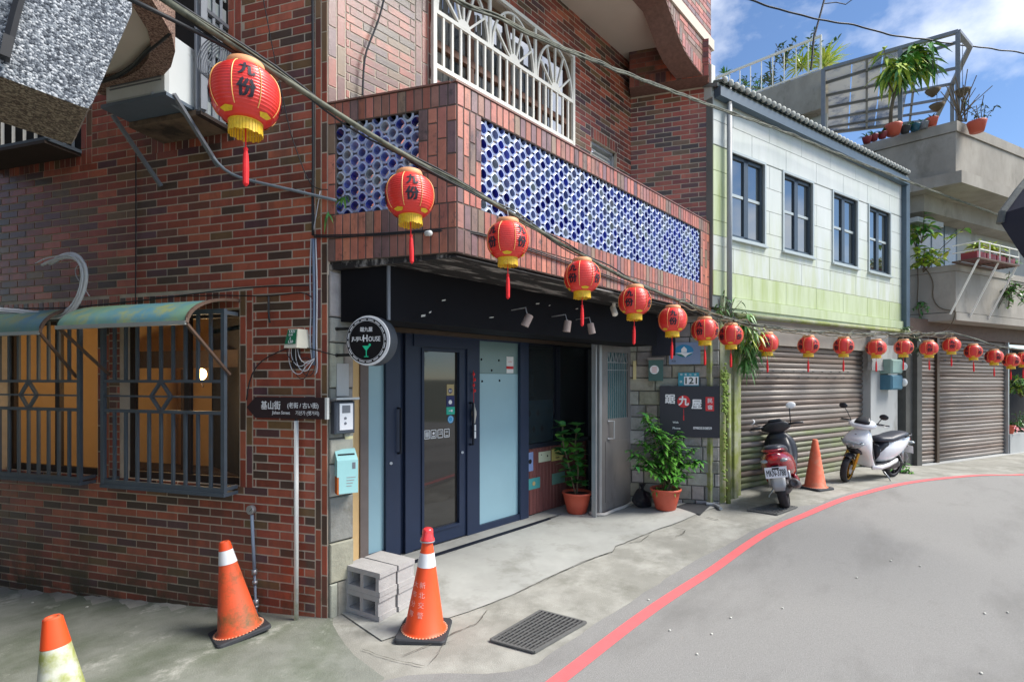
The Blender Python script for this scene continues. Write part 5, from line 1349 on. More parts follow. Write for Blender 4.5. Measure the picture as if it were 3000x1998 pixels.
for k in range(2):
    pp = [WL.P(x, y + k * 5, .02) for x, y in ((920, 690), (1000, 690), (1100, 686), (1225, 676), (1320, 670))] + [WB.P(x, y + k * 5, .02) for x, y in ((1350, 668), (1400, 678), (1450, 696), (1560, 732), (1700, 780), (1900, 850), (2075, 905))]
    mb = MB(); mb.s = True; mb.tube(smooth_line(pp, 3, .1), .006, 5); part('wire', mb, M_cabled, bal)
solo('hanging_wire', (lambda m: (m.tube(smooth_line([WF.P(x, y, .05) for x, y in ((1128, -15), (1110, 60), (1085, 120), (1066, 165), (1064, 230), (1062, 280))], 5, .05), .008, 6), m)[1])(MB()), M_cabled, 'black wire dangling against the pink bricks left of the arched window', 'wire')
# cut conduit ends over the awning
cd = thing('cut_conduit', 'bundle of cut pale conduits curling up over the green awnings', 'pipe', WL.P(240, 900, .2))
for k, (dx, dy, r) in enumerate(((0, 0, .021), (6, 6, .015), (-4, 10, .012), (-9, 4, .005))):
    pts = [(-40, 905), (60, 912), (140, 922), (190, 920), (218, 895), (240, 850), (250, 800), (244, 762), (222, 744), (200, 744), (178 - 12 * k, 752), (155 - 14 * k, 768)]
    mb = MB(); mb.s = True; mb.tube(smooth_line([WL.P(x + dx, y + dy, .20 + .01 * k) for x, y in pts], 3, .04), r, 8); part('conduit', mb, mat('pale_conduit', lin(216, 220, 224), rough=.5, var=.1), cd)
mb = MB(); mb.s = True; mb.tube(smooth_line([WL.P(x, y, .19) for x, y in ((232, 775), (219, 785), (222, 810), (245, 840), (262, 868))], 3, .02), .004, 5); part('loose_wire', mb, M_cablew, cd)
# coil of cable hanging by the lantern
coil = thing('cable_coil', 'loose coil of grey wire hanging beside the largest lantern', 'cable', at_depth(620, 170, 2.8))
for k in range(7):
    c = at_depth(612 + k * 6, 165 + k * 5, 2.85); mb = MB(); mb.s = True; a, b = .062, .10
    mb.tube([c + RT.to_3d() * (a * math.cos(t / 18 * 2 * math.pi) + .25 * b * math.sin(t / 18 * 2 * math.pi)) + Vector((0, 0, b * math.sin(t / 18 * 2 * math.pi))) for t in range(18)], .0035, 5, closed=True); part('turn', mb, M_grey, coil)

# ================================================================ air conditioner, cages, awnings
ocg = off_for(WL, 580, 668); acr = WL.s(566, ocg)
def off_s(px, tgt):
    lo, hi = 0.0, 2.0
    for _ in range(50):
        m = (lo + hi) / 2
        if WL.s(px, m) < tgt: lo = m
        else: hi = m
    return lo
oac = off_s(488, acr); acl = WL.s(306, oac); zab = WL.z(488, 271, oac); zat = WL.z(562, 147, ocg)
ac = thing('air_conditioner', 'boxy white air conditioner jutting from the brick wall under the cables', 'air conditioner', WL.pt((acl + acr) / 2, zab, oac / 2))
M_acw = mat('aged_white_casing', lin(214, 218, 216), rough=.5, var=.06, scale=3, dirt=lin(160, 156, 148), dlo=.6, dhi=.75, dscale=4)
mb = MB(); mb.wbev(WL, acl, acr, zab, zat, 0.0, oac, .02); body = part('casing', mb, M_acw, ac)
mb = MB()
for k in range(14): z = zab + .10 + (zat - zab - .14) * k / 13; mb.wbox(WL, acl + .06, acr - .05, z, z + .008, oac, oac + .006)
part('front_grille', mb, M_grey, ac)
mb = MB(); mb.wbox(WL, acl - .02, acr + .015, zab - .03, zab - .004, -.02, oac + .015); part('tray', mb, mat('blue_grey_tray', lin(96, 108, 120), rough=.5, var=.1), ac)
mb = MB(); mb.wbox(WL, acl - .02, WL.s(668), zab - .075, zab - .034, 0.0, ocg + .02); part('under_board', mb, mat('stained_plywood', lin(128, 108, 88), rough=.8, var=.25, scale=4, dirt=lin(60, 52, 46), dlo=.45, dhi=.65, dscale=3), ac)
mb = MB(); mb.bar(WL.P(330, 338, oac * .7), WL.P(472, 546, .01), .028, .028); part('strut', mb, M_grey, ac)
mb = MB(); mb.bar(WL.P(508, 276, oac * .92), WL.P(640, 488, .02), .028, .028); part('strut', mb, M_grey, ac)
wall_tube('drain_conduit', WL, [(442, 274, oac + .02), (500, 298, oac * .8), (536, 316, oac * .7), (558, 348, oac * .55), (600, 422, .14), (633, 482, .04), (660, 506, .03), (720, 527, .03), (850, 556, .03), (985, 588, .03)], .013, mat('grey_hose', lin(128, 138, 146), rough=.5), 'grey conduit bending from the air conditioner down across the brick wall', 'pipe')
def cage(name, label, pf, pb, yb, sl, zt, nb, louvre=False, front=True):
    o = off_for(WL, pf, pb); sr = WL.s(pb); zb = WL.z(pf, yb, o); g = thing(name, label, 'window cage', WL.pt(sr, zb, 0))
    mb = MB()
    for s, oo in ((sr, o), (sl, o)): mb.bar(WL.pt(s, zb, oo), WL.pt(s, zt, oo), .04)
    zz = zb
    while zz < zt:
        mb.bar(WL.pt(sl, zz, o), WL.pt(sr, zz, o), .03); mb.bar(WL.pt(sr, zz, o), WL.pt(sr, zz, 0), .03); zz += .42
    part('cage_frame', mb, M_gril if louvre else M_pf, g)
    mb = MB(); mb.wbox(WL, sl, sr, zb - .04, zb - .012, 0, o + .02); part('cage_floor', mb, M_beam, g)
    for i in range(1, nb):
        s = sl + (sr - sl) * i / nb; mb = MB(); mb.bar(WL.pt(s, zb, o), WL.pt(s, zt, o), .022); part('bar', mb, M_white if louvre else M_pf, g)
    for i in range(1, 4):
        oo = o * i / 4; mb = MB(); mb.bar(WL.pt(sr, zb, oo), WL.pt(sr, zt, oo), .02); part('side_bar', mb, M_gril if louvre else M_pf, g)
    return g, o, sr, zb
c1 = cage('window_cage', 'pale metal cage round the upper window beside the air conditioner', 580, 668, 326, acr + .10, 5.6, 4)
c2 = cage('window_cage', 'dark slatted window cage under the pebble stone overhang', 138, 238, 408, uwin_l[0], 5.6, 9, True)
g, o, sr, zb = c1
for i in range(9):
    z = zb + .08 + i * .17; mb = MB(); mb.obox(WL.pt(sr - .02, z, o * .5), WL.n.to_3d() * (o * .48), (0, 0, .05), WL.u.to_3d() * .006); part('louvre', mb, M_framel, g)
for q in (uwin_r, uwin_l): mb = MB(); mb.wbox(WL, q[0], q[1], q[2], 5.6, -.12, -.1); part('upper_side_window', mb, M_dark, house)
def awning(label, pf_l, pf_r, yf, pb_r, sl=None):
    o = off_for(WL, pf_r, pb_r); sr = WL.s(pb_r); sl = WL.s(pf_l, o); zf = WL.z(pf_r, yf, o); zbk = wz1 + .06
    a = thing('window_awning', label, 'awning', WL.pt((sl + sr) / 2, zf, 0), 'green awnings over the alley windows'); mb = MB(); mb.s = True; n = 10; vs = []
    for s in (sl, sr):
        for k in range(n + 1):
            t = k / n; oo = o * math.sin(t * math.pi / 2); z = zbk - (zbk - zf) * (1 - math.cos(t * math.pi / 2)); vs.append(WL.pt(s, z, oo))
    mb.add(vs, [(k, k + 1, n + 2 + k, n + 1 + k) for k in range(n)]); part('curved_sheet', mb, mat('green_fibreglass', lin(112, 152, 128), rough=.5, var=.12, scale=3, col2=lin(84, 138, 156), lo=.42, hi=.6, dirt=lin(150, 158, 92), dlo=.5, dhi=.66, dscale=3.5), a)
    mb = MB(); mb.bar(WL.pt(sl, zf, o), WL.pt(sr, zf, o), .03); part('front_bar', mb, M_framel, a)
    for s in (sl + .02, sr - .01): mb = MB(); mb.bar(WL.pt(s, zf, o), WL.pt(s, zf - .38, .1), .025, .018); part('stay', mb, M_rust, a)
    mb = MB(); pts = [WL.pt(sr, zbk - (zbk - zf) * (1 - math.cos(k / n * math.pi / 2)), o * math.sin(k / n * math.pi / 2)) for k in range(n + 1)]
    for p, q in zip(pts[:-1], pts[1:]): mb.bar(p, q, .022)
    part('end_arch', mb, M_rust, a)
    return o
awning('green curved awning over the lit window nearest the corner', 166, 547, 945, 704)
awning('green curved awning cut by the picture edge over the alley window', -190, 118, 975, 262)

# ================================================================ signs and boxes on the corner
M_brown = flat('dark_brown_sign', (48, 34, 38)); M_pole = mat('white_pole', lin(206, 208, 204), rough=.5, var=.06, scale=5, dirt=lin(150, 150, 104), dlo=.45, dhi=.6, dscale=3, dirt_low=.7)
ss_ = thing('street_sign', 'dark brown street name arrow sign on a white pole', 'sign', WL.P(868, 1820, .07))
zA, zBm = WL.z(850, 1164, .09), WL.z(850, 1226, .09); sa, sb, sc = WL.s(722, .09), WL.s(748, .09), WL.s(952, .09); zmid = (zA + zBm) / 2
mb = MB(); mb.prism([WL.pt(sa, zmid, .09), WL.pt(sb, zBm, .09), WL.pt(sc, zBm, .09), WL.pt(sc, zA, .09), WL.pt(sb, zA, .09)], WL.pt(0, 0, -.02) - WL.pt(0, 0, 0)); part('arrow_board', mb, M_brown, ss_)
mb = MB(); mb.wbox(WL, sc, sc + .02, zBm, zA, .065, .092); part('end_cap', mb, M_pole, ss_)
U3 = WL.u.to_3d(); Z3 = Vector((0, 0, 1)); hgt = zA - zBm
mb = MB()
put_text(mb, '基山街', WL.P(793, 1187, .0925), U3, Z3, w=.185, h=hgt * .40, weight=.0015); put_text(mb, '(老街 / 古い街)', WL.P(887, 1189, .0925), U3, Z3, w=.285, h=hgt * .31, weight=.0008)
put_text(mb, 'Jishan Street', WL.P(823, 1210, .0925), U3, Z3, w=.17, h=hgt * .20, weight=.0006); put_text(mb, '기산가 (옛거리)', WL.P(900, 1211, .0925), U3, Z3, w=.215, h=hgt * .24, weight=.0004); part('lettering', mb, M_ink, ss_)
mb = MB(); mb.s = True; mb.cyl(WL.P(868, 1232, .07), WL.P(868, 1824, .07), .018, 14); part('pole', mb, M_pole, ss_)
mb = MB(); mb.cyl(WL.P(868, 1226, .07), WL.P(868, 1236, .07), .012, 10); part('pole_cap', mb, M_inkk, ss_)

# round blade sign
rs = thing('round_sign', 'round black and white bar sign with a green cocktail glass beside the stone jamb', 'sign', WL.P(1083, 1075, .02))
RC = WL.P(1078, 998, .04); RN = WL.n.to_3d(); R_ = .186
mb = MB(); mb.s = False; mb.lathe([(R_, -.115), (R_ + .004, -.11), (R_ + .004, 0.0)], RC, 40, RN); part('drum', mb, mat('grey_black_drum', lin(64, 70, 78), rough=.45, var=.06), rs)
mb = MB(); mb.lathe([(R_ + .003, 0), (R_, .004)], RC, 40, RN); part('white_face', mb, M_ink, rs)
mb = MB(); mb.lathe([(R_ * .93, 0), (R_ * .93, .002)], RC + RN * .0045 - U3 * .010, 40, RN); part('black_disc', mb, flat('sign_black', (18, 18, 24), .35), rs)
def ring(r0, r1, c, n_, seg=60, dash=0):
    mb = MB(); ux = WL.u.to_3d(); uy = Vector((0, 0, 1))
    for k in range(seg):
        if dash and k % dash == dash - 1: continue
        a, b = 2 * math.pi * k / seg, 2 * math.pi * (k + 1) / seg; f = lambda r, t: c + ux * (r * math.cos(t)) + uy * (r * math.sin(t))
        mb.add([f(r0, a), f(r1, a), f(r1, b), f(r0, b)], [(0, 1, 2, 3)])
    return mb
dc = RC + RN * .0075 - U3 * .010
part('rope_ring', ring(R_ * .845, R_ * .88, dc, RN, 64, 4), M_ink, rs); part('thin_ring', ring(R_ * .80, R_ * .815, dc, RN), M_ink, rs)
mb = MB(); put_text(mb, '踞九屋', dc + Z3 * .085, U3, Z3, w=.105, h=.034, weight=.0008); put_text(mb, 'JUJIU', dc - U3 * .078 + Z3 * .012, U3, Z3, w=.10, h=.036, weight=.0008); put_text(mb, 'H', dc - U3 * .008 + Z3 * .018, U3, Z3, w=.036, h=.05, weight=.0015); put_text(mb, 'OUSE', dc + U3 * .070 + Z3 * .012, U3, Z3, w=.10, h=.036, weight=.0008); part('lettering', mb, M_ink, rs)
mb = MB(); g_ = dc - Z3 * .075
mb.add([g_ + U3 * -.034 + Z3 * .036, g_ + U3 * .034 + Z3 * .036, g_ + Z3 * -.005], [(0, 2, 1)]); mb.obox(g_ - Z3 * .024, U3 * .0035, RN * .0005, Z3 * .022); mb.obox(g_ - Z3 * .046, U3 * .018, RN * .0005, Z3 * .003); mb.lathe([(.010, 0), (.010, .001)], g_ + U3 * .03 + Z3 * .042, 10, RN); part('cocktail_glass', mb, flat('cocktail_green', (40, 214, 160)), rs)
for y in (964, 1041):
    mb = MB(); a = WF.P(985, y, .012); b = WL.P(1045, y - 2, -.02); mb.s = True; mb.tube([a, b], .012, 8); mb.ball(a, .022, .02, .02, 8, 6); part('bracket', mb, M_inkk, rs)

gb = thing('meter_cover', 'cream and green trapezoid wiring cover on the bricks near the corner', 'cover', WL.P(860, 1020, .05))
a, b = WL.s(834, .12), WL.s(868, .12); z0, z1 = WL.z(855, 1019, .12), WL.z(855, 963, .12)
mb = MB(); lo = [WL.pt(a, z0, .13), WL.pt(b + .01, z0, .13), WL.pt(b + .04, z0, 0), WL.pt(a - .01, z0, 0)]; hi = [WL.pt(a + .015, z1, .10), WL.pt(b, z1, .10), WL.pt(b + .02, z1, 0), WL.pt(a, z1, 0)]; mb.hexa(lo + hi); part('cover', mb, mat('cream_plastic', lin(206, 204, 188), rough=.6, var=.08, scale=10), gb)
mb = MB(); q = lambda s, t: lo[0].lerp(lo[1], s).lerp(hi[0].lerp(hi[1], s), t) + RN * .003
mb.add([q(.02, .2), q(.93, .2), q(.93, .96), q(.02, .96)], [(0, 1, 2, 3)]); part('green_plate', mb, flat('sign_green', (24, 104, 74)), gb)
mb = MB(); e1 = (lo[1] - lo[0]).normalized(); e2 = (hi[0] - lo[0]).normalized(); e2 = (e2 - e1 * e2.dot(e1)).normalized()
for s, t, bd, w in ((.5, .86, '1321', .05), (.42, .68, 'D-D', .035), (.42, .5, '2', .012), (.5, .32, 'L50', .042)): put_text(mb, bd, q(s, t) + RN * .002, e1, e2, w=w, weight=.0006)
part('lettering', mb, M_ink, gb)
for k in range(7):
    x0 = 842 + k * 6; x1 = 890 + k * 6; mb = MB(); mb.s = True
    d = 26 + (k * 37) % 60; mb.tube(smooth_line([WL.P(x0, 1018, .06), WL.P(x0 - 4 + k, 1018 + d * .6, .06), WL.P(x0 + 10, 1030 + d, .07), WL.P(x0 + 34, 1038 + d, .07), WL.P(x1 - 2, 1020 + d * .8, .05), WL.P(918 + k, 1060 - k * 2, .03)], 4, .02), .0035, 5); part('loose_wire', mb, M_cablew if k % 3 else M_cabled, gb)
mb = MB(); mb.wbox(WL, WL.s(860, .03), WL.s(872, .03), WL.z(865, 1075, .03), WL.z(865, 1020, .03), .0, .05); part('terminal', mb, M_beam, gb)

# meter box, tag, letter box on the jamb
mbx = thing('intercom_box', 'dark grey intercom box with white face plate on the stone jamb', 'box', WF.P(1012, 1272, .04))
a, b = WF.s(981, .08), WF.s(1040, .08); z0, z1 = WF.z(1010, 1270, .08), WF.z(1010, 1176, .08)
mb = MB(); mb.wbev(WF, a, b, z0, z1, .012, .085, .012); part('case', mb, mat('dark_grey_case', lin(74, 80, 90), rough=.5), mbx)
mb = MB(); mb.wbox(WF, a + .035, b - .025, z0 + .03, z1 - .015, .085, .093); part('face_plate', mb, M_ink, mbx)
mb = MB(); mb.wbox(WF, a + .055, b - .05, z1 - .09, z1 - .03, .093, .096); part('display', mb, M_grey, mbx)
mb = MB(); mb.obox(WF.pt((a + b) / 2, z1 + .012, .06), ((b - a) / 2 + .012, 0, 0), (0, .07, -.012), (0, 0, .008)); part('rain_hood', mb, M_alu, mbx)
for k, y in enumerate((1225, 1240)): mb = MB(); mb.lathe([(.011, 0), (.009, .006)], WF.P(1012, y, .093), 12, (0, -1, 0)); part('button', mb, M_grey, mbx)
tg = solo('paper_tag', (lambda m: (m.wbox(WF, WF.s(1011, .02), WF.s(1034, .02), WF.z(1022, 1306, .02), WF.z(1022, 1274, .02), .016, .022), m)[1])(MB()), flat('yellowed_paper', (214, 208, 160)), 'small yellowed paper tag under the intercom box', 'tag')
lb = thing('letter_box', 'pale turquoise letter box with rust streak on the stone jamb', 'letter box', WF.P(1012, 1446, .06))
LBW = Wall(WF.P(1012, 1400, .012).xy, (math.cos(-.30), math.sin(-.30)), (math.sin(-.30), -math.cos(-.30)))
a, b = LBW.s(988, .13), LBW.s(1049, .13); z0 = LBW.z(990, 1448, .13); z1 = LBW.z(990, 1350, .13); zk = z1 + .075
M_lb = mat('turquoise_enamel', lin(160, 212, 212), rough=.45, var=.05, scale=8, dirt=lin(196, 120, 50), dlo=.70, dhi=.78, dscale=6)
P = LBW.pt; mb = MB(); mb.prism([P(a, z0, .0), P(a, z0, .13), P(a, z1, .13), P(a, zk, .02), P(a, zk, .0)], P(b, 0, 0) - P(a, 0, 0)); part('box', mb, M_lb, lb)
mb = MB(); e = (P(0, z1, .13) - P(0, zk, .02)); c0 = P((a + b) / 2, (z1 + zk) / 2, .078); mb.obox(c0, (LBW.u * ((b - a) * .40)).to_3d(), e.normalized() * .007, Vector((0, 0, .003)) + LBW.n.to_3d() * .002); part('slot', mb, M_inkk, lb)
mb = MB(); mb.wbox(LBW, a - .001, a + .012, z0 - .004, z0 + .13, .04, .132); part('rust_streak', mb, mat('rust', lin(176, 92, 34), rough=.9, var=.3, scale=20), lb)
mb = MB(); mb.wbox(LBW, b - .045, b - .02, z1 - .07, z1 - .02, .1302, .1318); part('stamp', mb, M_grey, lb)
mb = MB()
for k in range(4): mb.wbox(LBW, a + .07, b - .02 - .01 * k, z0 + .12 - k * .022, z0 + .127 - k * .022, .1302, .1312)
part('faded_print', mb, M_alu, lb)
jc = solo('jamb_slab', (lambda m: (m.wbox(WF, WF.s(985, .02), WF.s(1020, .02), WF.z(1000, 1160, .02), WF.z(1000, 1065, .02), .015, .03), m)[1])(MB()), M_concl, 'grey slab patch on the stone jamb under the round sign', 'slab')
wp = thing('water_pipe', 'grey water pipe with a round dial standing against the brick wall', 'pipe', WL.P(750, 1815, .06))
mb = MB(); mb.s = True; mb.tube([WL.P(738, 1508, .06), WL.P(742, 1600, .06), WL.P(746, 1680, .06)], .013, 10); mb.tube([WL.P(746, 1680, .06), WL.P(749, 1770, .06), WL.P(752, 1816, .06)], .010, 10); part('pipe', mb, mat('blue_grey_pvc', lin(130, 146, 164), rough=.5, var=.1), wp)
mb = MB(); mb.s = True
for y, h in ((1668, 14), (1700, 10), (1755, 16), (1772, 6)): mb.cyl(WL.P(745 + (y - 1660) * .05, y, .06), WL.P(745 + (y - 1660) * .05, y + h, .06), .021, 10)
part('coupling', mb, M_alu, wp)
mb = MB(); mb.lathe([(.035, -.02), (.037, 0.0), (.037, .012), (.032, .016)], WL.P(735, 1493, .06), 20, RN); dial = part('dial', mb, M_alu, wp)
mb = MB(); mb.obox(WL.P(735, 1493, .077), (U3 + Z3).normalized() * .022, RN * .0005, (U3 - Z3).normalized() * .0015); part('needle', mb, M_inkk, dial)

# small lamps, camera under the balcony
for i, (x, y) in enumerate(((1545, 938), (1662, 955), (1732, 962))):
    t = (-fy - .25 - CAM.y) / ray(x).y; c = at_depth(x, y, t); dirv = (RT.to_3d() * (-.5 + .35 * i) + Vector((0, 0, -1))).normalized()
    sp = thing('spot_lamp', ['grey spot lamp on the fascia nearest the door', 'middle grey spot lamp on the fascia', 'grey spot lamp on the fascia nearest the security camera'][i], 'lamp', c, 'spot lamps on the black fascia')
    mb = MB(); mb.lathe([(.030, -.055), (.036, -.05), (.038, .06), (.034, .06), (.032, .05)], c, 16, dirv); part('lamp_head', mb, mat('dusty_lamp', lin(150, 136, 132), rough=.6, var=.1), sp)
    mb = MB(); mb.tube([c + Vector((0, 0, .04)), c + Vector((.01, .03, .12)), Vector((c.x, -fy - .05, c.z + .11))], .006, 6); part('arm', mb, M_alu, sp)
t = (-fy - .2 - CAM.y) / ray(1799).y; c = at_depth(1799, 912, t); sc_ = thing('security_camera', 'white security camera under the balcony by the fifth lantern', 'camera', c)
mb = MB(); mb.s = True; mb.lathe([(.03, -.07), (.034, -.06), (.034, .05), (.026, .06)], c, 14, (-.35, -.5, -.8)); part('camera_body', mb, M_white, sc_)
mb = MB(); mb.cyl(c + Vector((0, 0, .06)), c + Vector((0, .02, .20)), .02, 8); part('mount', mb, M_white, sc_)
c = WL.P(1255, 684, .05); s2 = thing('bullet_camera', 'small pale bullet camera on the brick band under the lattice corner', 'camera', c)
mb = MB(); mb.s = True; mb.lathe([(.016, -.05), (.02, -.045), (.02, .04), (.016, .045)], c, 12, RN + U3 * .9 - Z3 * .3); part('camera_body', mb, M_acw, s2)
mb = MB(); mb.cyl(c, WL.P(1255, 688, 0), .008, 6); part('mount', mb, M_grey, s2)

# ================================================================ signs on the stone wing
WN_ = WW.n.to_3d(); WU = WW.u.to_3d()
def wwbox(x0, x1, y0, y1, o0, o1):
    mb = MB(); o = o1; mb.wbox(WW, WW.s(x0, o), WW.s(x1, o), WW.z((x0 + x1) / 2, y1, o), WW.z((x0 + x1) / 2, y0, o), o0, o1); return mb
bs = thing('guesthouse_sign', 'square black guesthouse sign board with red lantern emblem on the stone wall', 'sign', WW.P(2020, 1282, .05))
part('board', wwbox(1933, 2108, 1131, 1281, .02, .075), flat('board_black', (26, 28, 42), .4), bs)
SP = lambda x, y, o=.0765: WW.P(x, y, o)
mb = MB(); mb.lathe([(.085, 0), (.085, .001)], SP(2003, 1176), 26, WN_); mb.obox(SP(2003, 1208, .077), WU * .003, WN_ * .0005, Z3 * .05); mb.obox(SP(2003, 1224, .077), WU * .007, WN_ * .0005, Z3 * .035); part('red_lantern_emblem', mb, M_inkr, bs)
mb = MB(); mb.wbox(WW, WW.s(2067, .077), WW.s(2092, .077), WW.z(2080, 1204, .077), WW.z(2080, 1163, .077), .0755, .0768); part('red_seal', mb, M_inkr, bs)
mb = MB(); put_text(mb, '踞', SP(1963, 1169, .0785), WU, Z3, h=.125, weight=.004); put_text(mb, '九', SP(2003, 1174, .0790), WU, Z3, h=.125, weight=.005); put_text(mb, '屋', SP(2041, 1184, .0785), WU, Z3, h=.125, weight=.004)
put_text(mb, '民', SP(2080, 1174, .079), WU, Z3, h=.062, weight=.001); put_text(mb, '宿', SP(2080, 1193, .079), WU, Z3, h=.062, weight=.001)
put_text(mb, 'With', SP(1979, 1237), WU, Z3, w=.075, weight=.001); put_text(mb, 'Phone', SP(1982, 1254), WU, Z3, w=.10, weight=.001); put_text(mb, '0980550859', SP(2058, 1254), WU, Z3, w=.24, weight=.001); part('lettering', mb, M_ink, bs)
tp = thing('emblem_plaque', 'grey blue plaque with an oval white house emblem on the stone wall', 'plaque', WW.P(2005, 1067, .03))
part('plate', wwbox(1960, 2052, 1003, 1067, .02, .045), mat('blue_grey_plate', lin(118, 136, 166), rough=.45, var=.05), tp)
def ell(c, a, b, n=28): return [c + WU * (a * math.cos(2 * math.pi * k / n)) + Z3 * (b * math.sin(2 * math.pi * k / n)) for k in range(n)]
c = WW.P(2004, 1028, .0465); mb = MB(); mb.poly(ell(c, .125, .088)); part('blue_oval', mb, flat('oval_blue', (32, 130, 178)), tp)
c2 = c + WN_ * .001 - Z3 * .045; mb = MB(); mb.poly([c2 - WU * .11, c2 - WU * .02 - Z3 * .038, c2 + WU * .02 - Z3 * .038, c2 + WU * .11, c2 + WU * .05 + Z3 * .016, c2 - WU * .05 + Z3 * .016]); part('green_hills', mb, flat('hill_green', (22, 108, 84)), tp)
c3 = c + WN_ * .002; mb = MB(); mb.poly([c3 - WU * .035 - Z3 * .02, c3 + WU * .035 - Z3 * .02, c3 + WU * .038 + Z3 * .025, c3 + Z3 * .062, c3 - WU * .038 + Z3 * .025]); mb.poly([c3 - WU * .12 - Z3 * .032, c3 - WU * .03 - Z3 * .048, c3 + WU * .02 - Z3 * .088, c3 + WU * .045 - Z3 * .06, c3 + WU * .125 - Z3 * .02, c3 + WU * .05 - Z3 * .028, c3 - WU * .03 - Z3 * .022]); part('white_house', mb, M_ink, tp)
mb = MB(); put_text(mb, '民宿', WW.P(1974, 1058, .0465), WU, Z3, w=.055); part('lettering', mb, M_inkk, tp)
hn = thing('house_number_plate', 'teal house number plate above the black board', 'plate', WW.P(2017, 1130, .03))
part('plate', wwbox(1987, 2048, 1092, 1131, .02, .04), flat('teal_plate', (36, 140, 160)), hn); mb = wwbox(2004, 2046, 1103, 1128, .0405, .043); part('white_field', mb, M_ink, hn)
mb = MB(); put_text(mb, '121', WW.P(2025, 1115, .0445), WU, Z3, w=.15, h=.085, weight=.003); part('digits', mb, flat('digit_green', (40, 60, 50)), hn)
mb = MB()
for x, ch in ((1996, '瑞'), (2009, '基'), (2022, '山'), (2037, '街')): put_text(mb, ch, WW.P(x, 1097, .0425), WU, Z3, h=.03)
put_text(mb, '號', WW.P(1995, 1118, .0425), WU, Z3, h=.035); part('lettering', mb, M_ink, hn)
gm = thing('green_meter', 'dark green electricity meter box on the stone wall beside the steel door', 'meter', WW.P(1922, 1118, .06))
M_mg = mat('meter_green', lin(54, 92, 88), rough=.45, var=.08, scale=5)
mb = wwbox(1900, 1943, 1052, 1116, .015, .12); part('case', mb, M_mg, gm)
mb = MB(); a, b = WW.s(1899, .12), WW.s(1944, .12); z = WW.z(1920, 1052, .12); mb.wbox(WW, a - .008, b + .008, z - .012, z + .02, .015, .13); part('hood', mb, mat('meter_hood', lin(128, 122, 116), rough=.6), gm)
mb = MB(); mb.lathe([(.062, 0), (.062, .004)], WW.P(1917, 1083, .121), 18, WN_); part('white_dial', mb, M_ink, gm)
mb = MB()
for k in range(3): mb.obox(WW.P(1917, 1077 + k * 6, .1265), WU * .035, WN_ * .0005, Z3 * .004)
part('dial_print', mb, M_inkr, gm)
ys = solo('switch_box', (lambda m: (m.wbox(WW, WW.s(1855, .04), WW.s(1864, .04), WW.z(1860, 1112, .04), WW.z(1860, 1057, .04), .015, .05), m)[1])(MB()), flat('ivory_plastic', (206, 192, 140)), 'narrow ivory switch box between the steel door and the green meter', 'switch')
# teal meter boxes on the far column
for i, (y0, y1, nm) in enumerate(((1052, 1095, 'upper pale green meter box beside the concrete column'), (1098, 1142, 'lower teal meter box beside the concrete column'))):
    t = thing('meter_box', nm, 'meter', W2.P(2625, y1, .1), 'meter boxes on the concrete column'); o = .2
    mb = MB(); mb.wbev(W2, W2.s(2614, o), W2.s(2646, o), W2.z(2625, y1, o), W2.z(2625, y0, o), -.06, o, .03); part('case', mb, mat('pale_teal_case%d' % i, lin(132, 160, 152) if i == 0 else lin(66, 112, 132), rough=.5), t)
    mb = MB(); mb.s = True; mb.ball(W2.P(2648, (y0 + y1) / 2, o), .07, .06, .08, 10, 6); part('glass_dome', mb, M_acw, t)
# ================================================================ traffic cones
M_cone = mat('cone_orange', lin(236, 82, 34), rough=.5, var=.05, scale=6)
M_coned = mat('dirty_cone_orange', lin(214, 84, 44), rough=.65, var=.12, scale=8, dirt=lin(112, 84, 48), dlo=.48, dhi=.66, dscale=6)
M_conef = mat('faded_cone_orange', lin(216, 104, 70), rough=.6, var=.12, scale=8, dirt=lin(190, 140, 112), dlo=.5, dhi=.7, dscale=5)
M_refl = mat('reflective_band', lin(226, 228, 230), rough=.45, var=.06, scale=14)
M_reflm = mat('mossy_reflective_band', lin(198, 200, 184), rough=.7, var=.2, scale=14, col2=lin(156, 162, 92), lo=.42, hi=.6)
M_rub = mat('black_rubber', lin(52, 54, 58), rough=.75, var=.15, scale=12)
M_stitch = mat('pale_stitching', lin(232, 168, 132), rough=.8)
M_lampr = mat('red_lamp_plastic', lin(232, 60, 62), rough=.25, var=.04, coat=.4)
